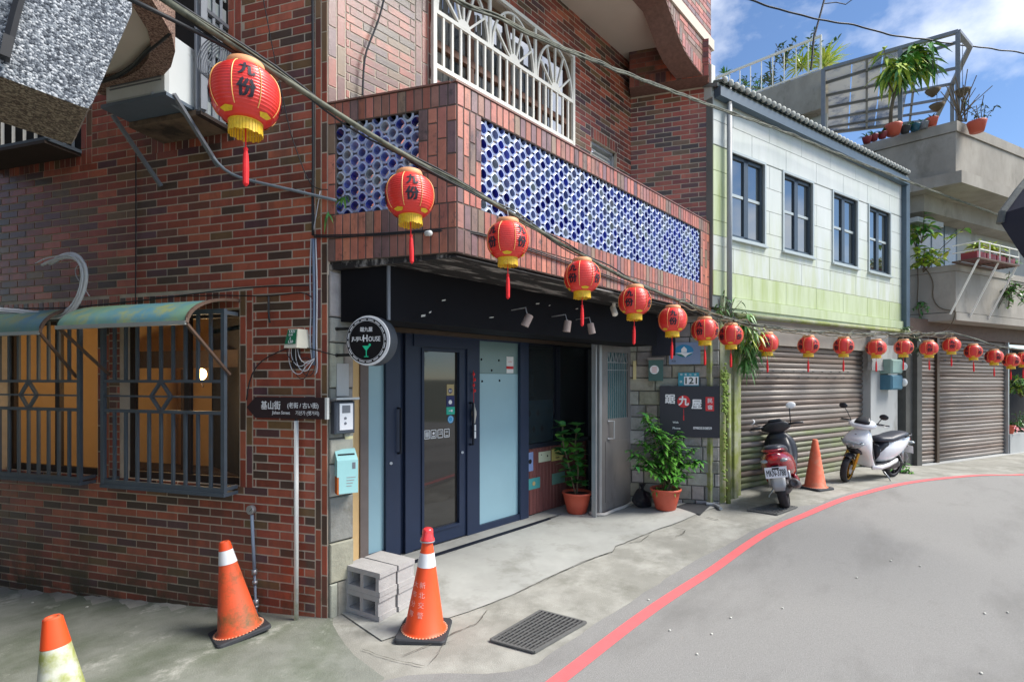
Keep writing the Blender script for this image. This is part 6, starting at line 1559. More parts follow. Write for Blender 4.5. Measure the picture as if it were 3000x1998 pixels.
def cone(label, px, py, body, band, bz, rot, tilt=(0, 0), lamp=False, top=None, H=.70, plate=.185):
    p = ground_pt(px, py); root = thing('traffic_cone', label, 'traffic cone', (0, 0, 0), 'traffic cones along the street')
    c, s = math.cos(rot), math.sin(rot); mb = MB(); e = plate; pts = []
    for k in range(4):
        for j in range(5):
            a = math.pi / 2 * (k + j / 4) ; cx = (e - .035) * (1 if k in (0, 3) else -1); cy = (e - .035) * (1 if k in (0, 1) else -1)
            x, y = cx + .035 * math.cos(a), cy + .035 * math.sin(a); pts.append((x * c - y * s, x * s + y * c))
    n = len(pts); vs = [(x, y, .004) for x, y in pts] + [(x, y, .024) for x, y in pts] + [(x * .965, y * .965, .034) for x, y in pts]
    mb.add(vs, [tuple(range(2 * n, 3 * n)), tuple(range(n - 1, -1, -1))] + [(i + q * n, (i + 1) % n + q * n, n + (i + 1) % n + q * n, n + i + q * n) for i in range(n) for q in (0, 1)]); part('base_plate', mb, M_rub, root)
    r = lambda z: .150 - (.150 - .034) * min(1, z / H)
    def ringz(z0, z1, off, m, nm):
        mb = MB(); mb.s = True; mb.lathe([(r(z0) + off, z0), (r(z1) + off, z1)], (0, 0, 0), 32, cap=False); part(nm, mb, m, root)
    mb = MB(); mb.s = True; mb.lathe([(r(0) + .012, .034), (r(.04), .05), (r(bz[0]), bz[0]), (r(bz[1]), bz[1]), (r(H - .01), H - .01), (r(H) - .004, H), (r(H) - .014, H - .004), (.012, H - .05)], (0, 0, 0), 32, cap=False); part('cone_body', mb, body, root)
    ringz(bz[0], bz[1], .0025, band, 'reflective_band')
    if top: ringz(bz[1] + .002, H - .008, .003, top, 'cone_top')
    mb = MB()
    for k in range(44):
        a = 2 * math.pi * k / 44; q = .172; mb.bar((q * math.cos(a) * .93, q * math.sin(a) * .93, .036), (q * math.cos(a), q * math.sin(a), .036), .009, .004)
    part('stitching', mb, M_stitch, root)
    if lamp:
        mb = MB(); mb.s = True; z = H - .03; mb.lathe([(.040, z), (.052, z + .012), (.053, z + .03), (.043, z + .042), (.040, z + .085), (.037, z + .10), (.025, z + .108)], (0, 0, 0), 24); part('warning_lamp', mb, M_lampr, root)
        mb = MB(); mb.lathe([(.054, z + .008), (.056, z + .013), (.054, z + .018)], (0, 0, 0), 24, cap=False); part('chrome_rim', mb, M_alu, root)
        mb = MB()
        ang0 = math.atan2(-ray(px).y, -ray(px).x)
        for j, (chs, da) in enumerate((('新北交警', -.30), ('大市分隊', -.92))):
            for k, ch in enumerate(chs):
                z = .385 - k * .068; vs, fs, tw, th = text(ch); hh = .046; rr = r(z); mb2 = []
                for x, y in vs:
                    zz = z + y * hh; a = ang0 + da * 1.0 + x * hh / rr; q = r(zz) + .003; mb2.append((q * math.cos(a), q * math.sin(a), zz))
                mb.add(mb2, fs)
        part('stencil_lettering', mb, mat('worn_pink_print', lin(244, 188, 176), rough=.7, var=.1), root)
    root.location = p; BASE[root.name] = Vector(p)
    root.rotation_euler = (Quaternion(FW.to_3d(), math.radians(tilt[0])) @ Quaternion(RT.to_3d(), math.radians(tilt[1]))).to_euler()
    return root
text('市')
cone('clean orange traffic cone with red lamp on top beside the concrete blocks', 1243, 1852, M_cone, M_refl, (.50, .60), .72, lamp=True, tilt=(2.0, 0))
cone('dirty orange traffic cone leaning against the brick wall side', 702, 1853, M_coned, M_refl, (.535, .635), -.10, tilt=(-9.5, 0), top=M_cone)
cone('mossy white traffic cone with orange top cut by the picture foot', 206, 2265, M_coned, M_reflm, (.28, .62), .3, tilt=(-6.5, 0), top=M_cone, H=.76)
cone('faded orange traffic cone between the two scooters', 2388, 1431, M_conef, M_conef, (.50, .56), 1.2, H=.74)

# ================================================================ concrete blocks
M_blk = mat('cement_block', lin(168, 166, 164), rough=.95, var=.1, scale=12, bump=.5, bscale=70)
def block(label, c, ang, z):
    """hollow block lying on its side: two square holes through the long face"""
    u = Vector((math.cos(ang), math.sin(ang), 0)); v = Vector((-u.y, u.x, 0)); L_, D_, H_ = .39, .19, .185
    mb = MB(); o = Vector((c[0], c[1], z))
    def bx(a0, a1, b0, b1, z0, z1): mb.hexa([o + u * x + v * y + Vector((0, 0, q)) for q in (z0, z1) for x, y in ((a0, b0), (a1, b0), (a1, b1), (a0, b1))])
    h = L_ / 2; t = .033
    bx(-h, h, -D_ / 2, D_ / 2, 0, .04); bx(-h, h, -D_ / 2, D_ / 2, H_ - .04, H_)
    for a in ((-h + .012, -h + .012 + t), (-t / 2, t / 2), (h - .012 - t, h - .012)): bx(a[0], a[1], -D_ / 2 + .001, D_ / 2 - .001, .04, H_ - .04)
    ob = solo('concrete_block', mb, M_blk, label, 'concrete block', 'concrete blocks by the jamb'); return ob
bA = ground_pt(1111, 1826); bL = ground_pt(990, 1786)
ang = math.atan2(bA.y - bL.y, bA.x - bL.x); uu = Vector((math.cos(ang), math.sin(ang))); vv = Vector((-uu.y, uu.x))
cf = bA.xy - uu * .195 + vv * .095; zg = gz(cf.x, cf.y) + .012
cb = cf + vv * .205 + uu * .012
block('lower front concrete block, hollow, beneath another by the jamb', cf, ang, zg); block('upper front concrete block with two open holes towards the alley', cf + uu * .004, ang + .008, zg + .187)
block('lower rear concrete block behind the holed front block', cb, ang, zg); block('upper rear concrete block nearest the shop frame', cb, ang - .01, zg + .187)

# ================================================================ drain grates
M_iron = mat('grate_iron', lin(104, 104, 102), rough=.7, metal=.2, var=.2, scale=20)
def grate(label, corners, nl, nc):
    L0, T0, R0_, B0 = [ground_pt(*p) for p in corners]; g = thing('drain_grate', label, 'drain grate', (L0 + R0_) / 2)
    up = Vector((0, 0, .016)); q = lambda s, t: L0.lerp(T0, s).lerp(B0.lerp(R0_, s), t) + up
    mb = MB(); mb.poly([L0 + Vector((0, 0, .0145)), B0 + Vector((0, 0, .0145)), R0_ + Vector((0, 0, .0145)), T0 + Vector((0, 0, .0145))]); part('drain_pit', mb, M_inkk, g)
    for i in range(nl + 1): mb = MB(); mb.bar(q(0, i / nl), q(1, i / nl), .008 if 0 < i < nl else .02, .016); part('long_bar', mb, M_iron, g)
    for i in range(nc + 1): mb = MB(); mb.bar(q(i / nc, 0), q(i / nc, 1), .007 if 0 < i < nc else .02, .012); part('cross_bar', mb, M_iron, g)
grate('rusty iron drain grate in the concrete beside the red line', ((1438, 1880), (1584, 1794), (1716, 1828), (1565, 1915)), 11, 8)
grate('small iron drain grate under the rear wheel of the red scooter', ((2190, 1497), (2270, 1478), (2335, 1488), (2275, 1510)), 9, 5)
mat_ = solo('rubber_mat', (lambda m: (m.poly([ground_pt(*p, off=.016) for p in ((1978, 1487), (2030, 1470), (2086, 1480), (2052, 1511))]), m)[1])(MB()), M_rub, 'dark rubber mat lying behind the bushy potted plant', 'mat')
mp = [ground_pt(*p) for p in ((2070, 1482), (2095, 1484), (2112, 1496))]
solo('grey_hose', (lambda m: (m.tube(smooth_line([p + Vector((0, 0, .03)) for p in mp], 2, .03), .022, 8), m)[1])(MB()), M_pvc, 'short grey pipe elbow at the foot of the stone wall', 'pipe')
hp = [ground_pt(*p) for p in ((1730, 1508), (1740, 1514), (1770, 1514), (1800, 1500), (1830, 1490), (1858, 1474))]
solo('floor_pipe', (lambda m: (m.tube(smooth_line([p + Vector((0, 0, .03)) for p in hp], 2, .03), .022, 8), m)[1])(MB()), mat('pale_hose', lin(186, 182, 176), rough=.6, var=.15, scale=10), 'pale pipe lying along the foot of the steel door', 'pipe')

# black rubbish bag
bgc = ground_pt(1882, 1487); mb = MB(); mb.s = False; mb.ball((bgc.x, bgc.y, bgc.z + .12), .13, .12, .14, 16, 12)
mb.v = [tuple(Vector(v) + Vector((mnoise.noise(Vector(v) * 9), mnoise.noise(Vector(v) * 9 + Vector((5, 0, 0))), mnoise.noise(Vector(v) * 9 + Vector((0, 7, 0))))) * .035) for v in mb.v]
bag = thing('rubbish_bag', 'small knotted black plastic bag on the ground by the stone wall', 'bag', bgc)
M_bag = mat('black_plastic', lin(24, 26, 34), rough=.25, var=.1, scale=20, bump=.6, bscale=25)
part('bag_body', mb, M_bag, bag)
mb = MB(); mb.lathe([(.05, 0), (.018, .05), (.03, .08), (.05, .12), (.02, .125)], (bgc.x, bgc.y, bgc.z + .22), 9); part('knot', mb, M_bag, bag)
cbag = ground_pt(1862, 1410)

# ================================================================ plants
def green(name, a, b, rough=.4): return mat(name, a, rough=rough, var=.25, scale=9, attr=False, col2=b, lo=.42, hi=.62, spec=.5, sub=0)
M_leaf1 = green('clusia_leaf', lin(48, 112, 58), lin(84, 148, 62), .3); M_leaf2 = green('bush_leaf', lin(62, 124, 44), lin(108, 164, 66), .35); M_leaf3 = green('fern_leaf', lin(66, 122, 58), lin(112, 158, 84), .45); M_leafy = green('yellow_green_leaf', lin(150, 180, 60), lin(196, 206, 78)); M_leafd = green('dark_leaf', lin(44, 82, 48), lin(66, 104, 56))
M_bark = mat('bark', lin(96, 84, 66), rough=.9, var=.2); M_terra = mat('terracotta_plastic', lin(188, 84, 62), rough=.5, var=.06, scale=5); M_soil = mat('soil', lin(58, 46, 38), rough=1, var=.3, scale=30)
def leaf(mb, p, d, L_, w, droop=.25, up=(0, 0, 1), round_=False):
    p = Vector(p); d = Vector(d).normalized(); u = Vector(up); x = d.cross(u)
    if x.length < .05: x = d.orthogonal()
    x.normalize(); n = x.cross(d).normalized()
    ks = ((0, .12), (.25, .8), (.55, 1.0), (.85, .6), (1.0, .05)) if round_ else ((0, .1), (.3, .9), (.6, .8), (1.0, .03))
    vs = []
    for t, ww in ks:
        c = p + d * (L_ * t) - n * 0 + Vector((0, 0, -droop * L_ * t * t)); vs += [c + x * (w / 2 * ww) + n * (.10 * w * ww), c, c - x * (w / 2 * ww) + n * (.10 * w * ww)]
    fs = []
    for i in range(len(ks) - 1): b = i * 3; fs += [(b, b + 1, b + 4, b + 3), (b + 1, b + 2, b + 5, b + 4)]
    mb.add(vs, fs)
def pot(root, c, r, h, m=None):
    mb = MB(); mb.s = True; mb.lathe([(r * .62, .0), (r * .66, .012), (r * .84, h * .55), (r * .93, h * .86), (r * .95, h * .87), (r, h * .90), (r * 1.03, h * .97), (r * 1.0, h), (r * .93, h), (r * .9, h * .88)], c, 32, cap=False); part('pot', mb, m or M_terra, root)
    mb = MB(); mb.lathe([(r * .9, h * .88), (.001, h * .89)], c, 20, cap=False); part('soil', mb, M_soil, root)
def rdir(r, zlo, zhi):
    a = r.uniform(0, 2 * math.pi); z = r.uniform(zlo, zhi); k = math.sqrt(max(0, 1 - z * z)); return Vector((k * math.cos(a), k * math.sin(a), z))
# rubber-leaved plant
r_ = random.Random(12); c = ground_pt(1690, 1503); c.z += .012
pl = thing('clusia_plant', 'potted plant with thick round leaves in a terracotta pot beside the steel door', 'potted plant', c)
pot(pl, c, .205, .29)
stems = [[(0, 0, .25), (.02, -.01, .6), (-.02, .02, .95), (.02, 0, 1.25)], [(.02, .02, .25), (.08, .04, .55), (.1, .05, .85)], [(-.03, 0, .25), (-.12, .05, .65), (-.2, .1, 1.0), (-.22, .08, 1.2)]]
for st in stems:
    pts = smooth_line([c + Vector(p) for p in st], 3, .05); mb = MB(); mb.s = True; mb.tube(pts, .011, 6); part('stem', mb, M_bark, pl)
    for i in range(3, len(pts), 2):
        if pts[i].z - c.z < .40: continue
        for k in range(5 if i % 4 else 4):
            d = rdir(r_, -.1, .75); mb = MB(); mb.s = True; leaf(mb, pts[i], d, r_.uniform(.13, .19), r_.uniform(.09, .13), .15, round_=True); part('leaf', mb, M_leaf1 if r_.random() < .75 else M_leaf2, pl)
for k in range(12):
    a = r_.uniform(0, 6.3); p = c + Vector((.09 * math.cos(a), .09 * math.sin(a), .32 + r_.uniform(0, .12))); mb = MB(); mb.s = True; leaf(mb, p, rdir(r_, 0, .6), .13, .09, .2, round_=True); part('leaf', mb, M_leaf1, pl)
# bushy plant
c = ground_pt(1950, 1493); c.z += .012; bu = thing('bushy_plant', 'bushy potted plant with narrow glossy leaves in front of the black sign', 'potted plant', c)
pot(bu, c, .205, .285)
tips = [(-.46, -.05, .78), (-.40, -.1, .60), (.46, .05, .64), (-.30, -.1, 1.30), (-.02, 0, .95), (-.22, -.1, 1.22), (.22, .05, .78), (.32, .1, .62), (-.28, -.08, .66), (-.10, .1, .60), (.12, -.1, .98), (.02, .1, .72), (.3, 0, .42), (.1, -.12, .46), (-.05, -.1, .82), (.38, .05, .80), (-.32, .0, .92), (.18, .1, 1.02), (-.12, -.12, 1.08)]
nl = 0; rest = MB(); rest.s = True
for i, t in enumerate(tips):
    tp_ = c + RT.to_3d() * (t[0] * 1.05) + FW.to_3d() * t[1] + Vector((0, 0, t[2])); b0 = c + Vector((r_.uniform(-.05, .05), r_.uniform(-.05, .05), .26)); md = b0.lerp(tp_, .5) + Vector((0, 0, .10)) - (tp_ - b0).cross(Vector((0, 0, 1))) * .08
    pts = smooth_line([b0, md, tp_], 4, .04); mb = MB(); mb.tube(pts, [.011 - .007 * k / len(pts) for k in range(len(pts))], 5); part('stem', mb, M_bark, bu)
    for j in range(len(pts) // 3, len(pts)):
        for k in range(6 if j > len(pts) * .7 else 3):
            d = (rdir(r_, -.2, .6) + Vector((0, 0, .15))).normalized(); L_ = r_.uniform(.11, .18)
            if nl < 300: mb = MB(); mb.s = True; leaf(mb, pts[j], d, L_, L_ * .34, .45); part('leaf', mb, M_leaf2 if r_.random() < .7 else M_leaf1, bu); nl += 1
            else: leaf(rest, pts[j], d, L_, L_ * .34, .45)
for k in range(60):
    a = r_.uniform(0, 6.3); rr = r_.uniform(.02, .18); leaf(rest, c + Vector((rr * math.cos(a), rr * math.sin(a), .26)), rdir(r_, .1, .9), r_.uniform(.06, .14), .022, .8)
part('leaf', rest, M_leaf2, bu, kind='stuff')

def tuft(name, label, c, n, Lr, wr, m, zlo=-.1, zhi=.9, droop=.8, spread=.05, cat='plant', grp=None, stems_=0, seed=1, single=90, mixm=None):
    """plant of leaves borne along thin branching stems"""
    r = random.Random(seed); c = Vector(c); t = thing(name, label, cat, c, grp); rest = [MB(), MB()]
    ns = max(3, n // 9); ends = []; mb = MB()
    base = c + Vector((0, 0, -spread * .9 if zlo > -.35 else spread * .8))
    for i in range(ns):
        e = c + Vector((r.gauss(0, spread), r.gauss(0, spread), r.gauss(0, spread) if zlo < -.35 else abs(r.gauss(0, spread * 1.3)))); md = base.lerp(e, .5) + Vector((r.uniform(-.2, .2) * spread, r.uniform(-.2, .2) * spread, .25 * spread)); ends.append((base, md, e))
        mb.tube([base, md, e], max(.003, min(.012, spread * .03)), 4)
    part('stem', mb, M_bark, t, kind='stuff')
    for i in range(n):
        b0, md, e = ends[i % ns]; k = r.uniform(.35, 1.0); p = b0.lerp(md, k * 2) if k < .5 else md.lerp(e, k * 2 - 1)
        d = rdir(r, zlo, zhi); L_ = r.uniform(*Lr); w = r.uniform(*wr)
        q = MB() if i < single else rest[i % 2]; q.s = True; leaf(q, p, d, L_, w, droop)
        if i < single: part('leaf', q, mixm if (mixm and i % 4 == 0) else m, t)
    for k, q in enumerate(rest):
        if q.f: part('leaf', q, mixm if (mixm and k) else m, t, kind='stuff')
    return t
# fern hanging over the shutter corner
fc = W2.P(2190, 960, .15)
tuft('hanging_fern', 'green fern hanging over the corner of the roller shutter behind the lanterns', fc + Vector((0, 0, -.05)), 220, (.14, .26), (.018, .032), M_leaf3, -.6, .5, 1.1, .15, seed=4, single=120, mixm=M_leafy)
for i, (dx, dz) in enumerate(((.02, -.28), (.10, -.42), (.0, -.50), (.16, -.2))): tuft('hanging_fern', ['drooping fern frond clump just below the corner fern', 'drooping fern clump beside the mossy pipe', 'lowest drooping fern clump on the shutter corner', 'fern clump over the first shutter slats'][i], fc + W2.u.to_3d() * dx + Vector((0, 0, dz)), 60, (.10, .2), (.016, .028), M_leaf3, -.6, .3, 1.2, .07, grp='fern clumps on the shutter corner', seed=20 + i, single=60)
tuft('corner_creeper', 'green creeper sprouting on the cables at the balcony end', W2.P(2120, 925, .2), 120, (.06, .14), (.012, .025), M_leaf3, -.3, .8, .6, .13, seed=9, single=60, mixm=M_leafd)
# moss clumps on the corner pipe
ms = MB(); ms.s = False
for i in range(170):
    px = r_.gauss(2124, 4); py = r_.uniform(1085, 1205) if i % 3 else r_.uniform(1060, 1470); ms.ball(W2.P(px, py, .10 + r_.uniform(0, .03)), .022, .02, .016, 5, 3)
part('moss_growth', ms, M_moss, pale, kind='stuff')
tuft('weed_clump', 'green weeds growing at the foot of the shutter post behind the white scooter', ground_pt(2640, 1383), 110, (.08, .18), (.02, .05), M_leaf2, .0, .9, .7, .11, seed=14, single=60, mixm=M_leaf1)
tuft('leaf_sprig', 'small leafy sprig growing from the lattice at the balcony side', WL.P(1010, 575, .03), 7, (.06, .10), (.015, .022), M_leaf2, -.9, -.2, .3, .01, seed=15)
tuft('leaf_sprig', 'small leafy sprig hanging under the balcony by the corner cable', WL.P(962, 625, .03), 7, (.07, .12), (.018, .026), M_leaf3, -1, -.3, .3, .01, seed=16)
# plants on the concrete house
tuft('balcony_bush', 'broad leaved yellow green bush on the concrete balcony corner', W3l.P(2705, 770, .02), 130, (.14, .24), (.08, .14), M_leafy, -.3, .8, .5, .22, seed=17, single=90, mixm=M_leaf2)
tuft('balcony_bush', 'upper broad leaved sprays climbing above the balcony corner bush', W3l.P(2700, 690, .02), 70, (.14, .24), (.08, .14), M_leaf2, -.3, .8, .5, .18, seed=18, single=70, mixm=M_leafy)
for i, (x, y, sc, m) in enumerate(((2868, 705, 1.2, M_leafy), (2905, 715, 1.0, M_leafy), (2935, 735, .8, M_leaf3), (2965, 748, .7, M_leaf3))):
    tuft('shelf_plant', ['bright yellow green fern above the corner post of the plant shelf', 'yellow green spiky plant in the middle of the plant shelf', 'grey green trailing plant on the plant shelf', 'pale plant at the awning end of the plant shelf'][i], W3p.P(x, y + 25, .28), 70, (.16 * sc, .30 * sc), (.03, .05), m, .1, .95, .5, .06, grp='plants on the balcony shelf', seed=40 + i, single=70)
tuft('wall_creeper', 'dense green creeper under the plant shelf on the concrete wall', W3p.P(2960, 870, .1), 260, (.06, .12), (.04, .07), M_leaf2, -.6, .6, .4, .22, seed=50, single=120, mixm=M_leafd)
tuft('wall_creeper', 'thin green creeper hanging down the concrete wall above the narrow shutter', W3l.P(2712, 900, .03), 70, (.05, .09), (.03, .05), M_leaf3, -.9, .2, .4, .11, seed=51, single=70)
for i in range(3): tuft('wall_creeper', ['creeper tangle on the cables above the narrow shutter', 'brown green creeper hanging beside the thirteenth lantern', 'creeper knot at the foot of the downspout'][i], (W3.P(2690, 985, .25), W3.P(2682, 1030, .2), W2.P(2650, 975, .2))[i], 60, (.05, .10), (.015, .03), M_leafd, -.7, .4, .6, .10, grp='creepers on the cables', seed=60 + i, single=60)
# vines: bare stems
vn = thing('bare_vine', 'bare brown vine stems trailing down the concrete balcony wall', 'vine', W3l.P(2690, 780, .02))
for pts in ([(2688, 765), (2690, 840), (2686, 885), (2695, 930)], [(2690, 766), (2720, 795), (2736, 830), (2730, 870), (2750, 905), (2800, 912)], [(2800, 915), (2790, 950), (2760, 975), (2700, 985)]):
    mb = MB(); mb.s = True; mb.tube(smooth_line([W3l.P(x, y, .03) for x, y in pts], 3, .06), .009, 5); part('vine_stem', mb, M_bark, vn)
# flowers at the street end
tuft('flower_bush', 'green bush with pink flowers above the planter wall', W3.P(2990, 1260, -.2), 200, (.10, .22), (.03, .06), M_leaf2, -.2, .8, .6, .22, seed=70, single=90, mixm=M_leafd)
tuft('flower_bush', 'leafy plants stacked on the dark shelf past the wide shutter', W3.P(2992, 1140, -.3), 160, (.10, .22), (.05, .09), M_leaf3, -.3, .8, .6, .24, seed=71, single=90, mixm=M_leafy)
fl = thing('flower_pot', 'pink flowering plant in a red pot on the planter wall', 'potted plant', W3.P(2975, 1292, -.1))
pot(fl, W3.pt(W3.s(2972), .58, -.1), .12, .2)
M_pink = flat('pink_petal', (240, 150, 160))
for i in range(14):
    p = W3.P(2982 + r_.uniform(-14, 18), 1255 + r_.uniform(-9, 9), .05); mb = MB(); mb.s = True
    for k in range(5): a = 6.283 * k / 5; leaf(mb, p, (math.cos(a) * .7, -.5, math.sin(a)), .035, .03, .1)
    part('flower', mb, M_pink, fl)
# roof terrace plants
for i, (x, y, n, Lr, m, sp, dep) in enumerate(((2268, 215, 120, (.12, .3), M_leafd, .32, 15), (2300, 150, 90, (.10, .22), M_leafd, .30, 14.5), (2345, 170, 90, (.3, .7), M_leafy, .12, 13.8), (2420, 165, 80, (.3, .7), M_leafy, .10, 13.2), (2385, 120, 50, (.10, .2), M_leafd, .25, 13.4), (2180, 235, 60, (.12, .25), M_leafd, .2, 17), (2125, 190, 30, (.2, .4), M_leaf3, .06, 18), (2220, 235, 60, (.12, .25), M_leaf3, .22, 16))):
    tuft('terrace_plant', ['dark leafy shrub behind the terrace railing', 'tall dark sprig above the middle of the railing', 'spiky yellow green agave inside the railing end', 'spiky yellow green agave outside the railing post', 'dark leafy twig above the railing post', 'small dark shrub at the far part of the railing', 'tiny palm like plant at the far railing end', 'grey green shrub low behind the railing'][i], at_depth(x, y + 30, dep), n, Lr, (.03, .07), m, .0, .98, .25, sp, grp='plants behind the terrace railing', seed=80 + i, single=50)
for i, (x, y, h) in enumerate(((2640, 200, 0), (2670, 190, 0), (2700, 175, 0), (2610, 215, 0))):
    tuft('roof_tree_spray', ['yellow green leaf spray in the middle of the roof tree', 'leaf spray of the roof tree under the pergola beam', 'outermost leaf spray of the roof tree towards the frame post', 'drooping leaf spray of the roof tree over the sheets'][i], at_depth(x, y, 11.3), 90, (.25, .45), (.06, .11), M_leafy if i % 2 else M_leaf2, -.7, .4, .7, .18, grp='sprays of the roof tree', seed=100 + i, single=80, mixm=M_leaf3)
tr = thing('roof_tree', 'slender trunk of the small tree standing on the roof terrace', 'tree', at_depth(2608, 385, 11.3))
mb = MB(); mb.s = True; mb.tube([at_depth(2608, 395, 11.3), at_depth(2610, 330, 11.3), at_depth(2622, 260, 11.3), at_depth(2650, 215, 11.3), at_depth(2680, 185, 11.3)], [.04, .035, .03, .022, .012], 6); part('trunk', mb, M_bark, tr)
mb = MB(); mb.tube([at_depth(2618, 275, 11.3), at_depth(2600, 240, 11.3), at_depth(2612, 205, 11.3)], .018, 5); part('branch', mb, M_bark, tr)
bs_ = thing('bare_shrub', 'bare twiggy shrub in a pot beside the pergola post', 'shrub', at_depth(2830, 370, 10.3))
for i in range(22):
    a = at_depth(2812 + r_.uniform(-12, 20), 358, 10.4); b = at_depth(2830 + r_.gauss(0, 38), 270 + r_.gauss(0, 28), 10.4); mb = MB(); mb.tube([a, a.lerp(b, .5) + Vector((r_.uniform(-.08, .08), 0, .05)), b], .008, 4); part('twig', mb, M_bark, bs_)
tuft('bare_shrub_leaves', 'sparse dark leaves drooping over the corner of the roof parapet', at_depth(2880, 345, 10.3), 60, (.06, .12), (.02, .04), M_leafd, -.3, .8, .5, .22, cat='shrub', seed=120, single=60)
for i, (x, y, rr, m) in enumerate(((2617, 388, .16, M_terra), (2652, 382, .10, M_rub), (2680, 376, .10, M_teal), (2705, 370, .10, M_grey), (2729, 362, .12, M_terra), (2560, 405, .09, M_trough), (2585, 398, .09, M_trough), (2540, 412, .09, M_trough), (2862, 380, .16, M_terra))):
    c = at_depth(x, y + 8, 10.6 if i < 8 else 10.2); t = thing('roof_pot', ['wide terracotta pot at the foot of the roof tree', 'small black pot on the roof parapet', 'teal pot on the roof parapet', 'grey pot on the roof parapet', 'round terracotta pot on the roof parapet near the corner', 'middle maroon pot on the sloping parapet end', 'maroon pot nearest the roof tree', 'last maroon pot at the parapet end', 'square terracotta pot hanging outside the parapet corner'][i], 'pot', c, 'pots on the roof parapet')
    mb = MB(); mb.s = True; mb.lathe([(rr * .7, 0), (rr * .95, rr * 1.1), (rr, rr * 1.3), (rr * .9, rr * 1.3)], c, 16); part('pot', mb, m, t)
    mb = MB(); mb.s = True
    for k in range(16): leaf(mb, c + Vector((0, 0, rr * 1.2)), rdir(r_, .2, .95), r_.uniform(.1, .25), .03, .4)
    part('leaf_tuft', mb, M_leaf3 if i % 2 else M_leafd, t)
for i, (x, y) in enumerate(((2733, 265), (2745, 308), (2820, 265))):
    c = at_depth(x, y, 10.8); t = thing('hanging_basket', ['upper hanging basket under the pergola frame', 'lower hanging basket under the pergola frame', 'hanging basket beside the pergola post'][i], 'basket', c, 'baskets hanging from the pergola'); mb = MB(); mb.s = True; mb.lathe([(.03, -.14), (.11, -.05), (.14, .0)], c, 14); part('bowl', mb, M_bark, t)
    mb = MB(); mb.tube([c + Vector((0, 0, 0)), c + Vector((0, 0, 1.0))], .005, 4); part('hanger', mb, M_cabled, t)
    mb = MB()
    for k in range(20): leaf(mb, c, rdir(r_, -.5, .6), .12, .04, .5)
    part('leaf_tuft', mb, M_leafd, t)
# ================================================================ scooters
M_tyre = mat('tyre_rubber', lin(34, 34, 38), rough=.8, var=.15, scale=20); M_blackp = mat('black_plastic_body', lin(36, 38, 44), rough=.4, var=.08, scale=8); M_seat = mat('seat_vinyl', lin(52, 56, 66), rough=.45, var=.06); M_whitep = mat('white_scooter_paint', lin(228, 230, 232), rough=.2, var=.02, coat=.6); M_redp = mat('dark_red_scooter_paint', lin(140, 18, 34), rough=.2, var=.05, coat=.7)
M_goldm = mat('gold_anodised', lin(196, 148, 56), rough=.35, metal=.7, var=.1); M_engine = mat('engine_metal', lin(84, 82, 84), rough=.55, metal=.4, var=.2, scale=14); M_clear = mat('headlamp_lens', lin(150, 160, 164), rough=.08, var=.15, scale=16, spec=.8); M_tail = mat('tail_lamp_red', lin(196, 16, 20), rough=.15, var=.05, coat=.5); M_mirr = mat('mirror_back_white', lin(226, 228, 230), rough=.3); M_fend = mat('grey_fender', lin(150, 154, 158), rough=.45, var=.1)
def sec(x, zc, hw, hh, p=2.6, n=14, zoff=0.0):
    out = []
    for k in range(n):
        a = 2 * math.pi * k / n; ca, sa = math.cos(a), math.sin(a); out.append((x, hw * math.copysign(abs(ca) ** (2 / p), ca), zc + hh * math.copysign(abs(sa) ** (2 / p), sa)))
    return out
def zsec(z, xc, hx, hy, p=2.6, n=16):
    out = []
    for k in range(n):
        a = 2 * math.pi * k / n; ca, sa = math.cos(a), math.sin(a); out.append((xc + hx * math.copysign(abs(ca) ** (2 / p), ca), hy * math.copysign(abs(sa) ** (2 / p), sa), z))
    return out
def wheel(root, x, R, tw, rim_m, steer=0.0):
    n = 30; cs = [( -tw * .5, .055), (-tw * .5, .03), (-tw * .38, .008), (0, 0), (tw * .38, .008), (tw * .5, .03), (tw * .5, .055)]; mb = MB(); mb.s = True; vs = []; fs = []; m = len(cs)
    c, s = math.cos(steer), math.sin(steer); rot = lambda px, py: (x + px * c - py * s, px * s + py * c)
    for i in range(n):
        a = 2 * math.pi * i / n
        for y, d in cs: q = rot((R - d) * math.cos(a), y); vs.append((q[0], q[1], R + (R - d) * math.sin(a)))
    for i in range(n):
        j = (i + 1) % n
        for k in range(m - 1): fs.append((i * m + k, i * m + k + 1, j * m + k + 1, j * m + k))
    mb.add(vs, fs); w = part('wheel', mb, M_tyre, root)
    mb = MB(); hub = Vector((*rot(0, 0), R)); ax = Vector((*(Vector(rot(0, 1)) - Vector(rot(0, 0))), 0)); mb.lathe([(.035, -.05), (.035, .05)], hub, 12, ax)
    ex = Vector((c, s, 0))
    for k in range(5):
        a = 2 * math.pi * k / 5 + .3; d = ex * math.cos(a) + Vector((0, 0, math.sin(a)))
        for da in (-.16, .16):
            d2 = ex * math.cos(a + da) + Vector((0, 0, math.sin(a + da))); mb.bar(hub + d * .03, hub + d2 * (R - .05), .022, .022)
    for sgn in (-1, 1):
        pts = [hub + ax * (tw * .36 * sgn) + (ex * math.cos(t / 24 * 6.2832) + Vector((0, 0, math.sin(t / 24 * 6.2832)))) * (R - .058) for t in range(24)]; mb.tube(pts, .012, 5, closed=True)
    part('rim', mb, rim_m, w)
    mb = MB(); mb.lathe([(.085, .052), (.085, .056)], hub, 20, ax); part('brake_disc', mb, M_alu, w)
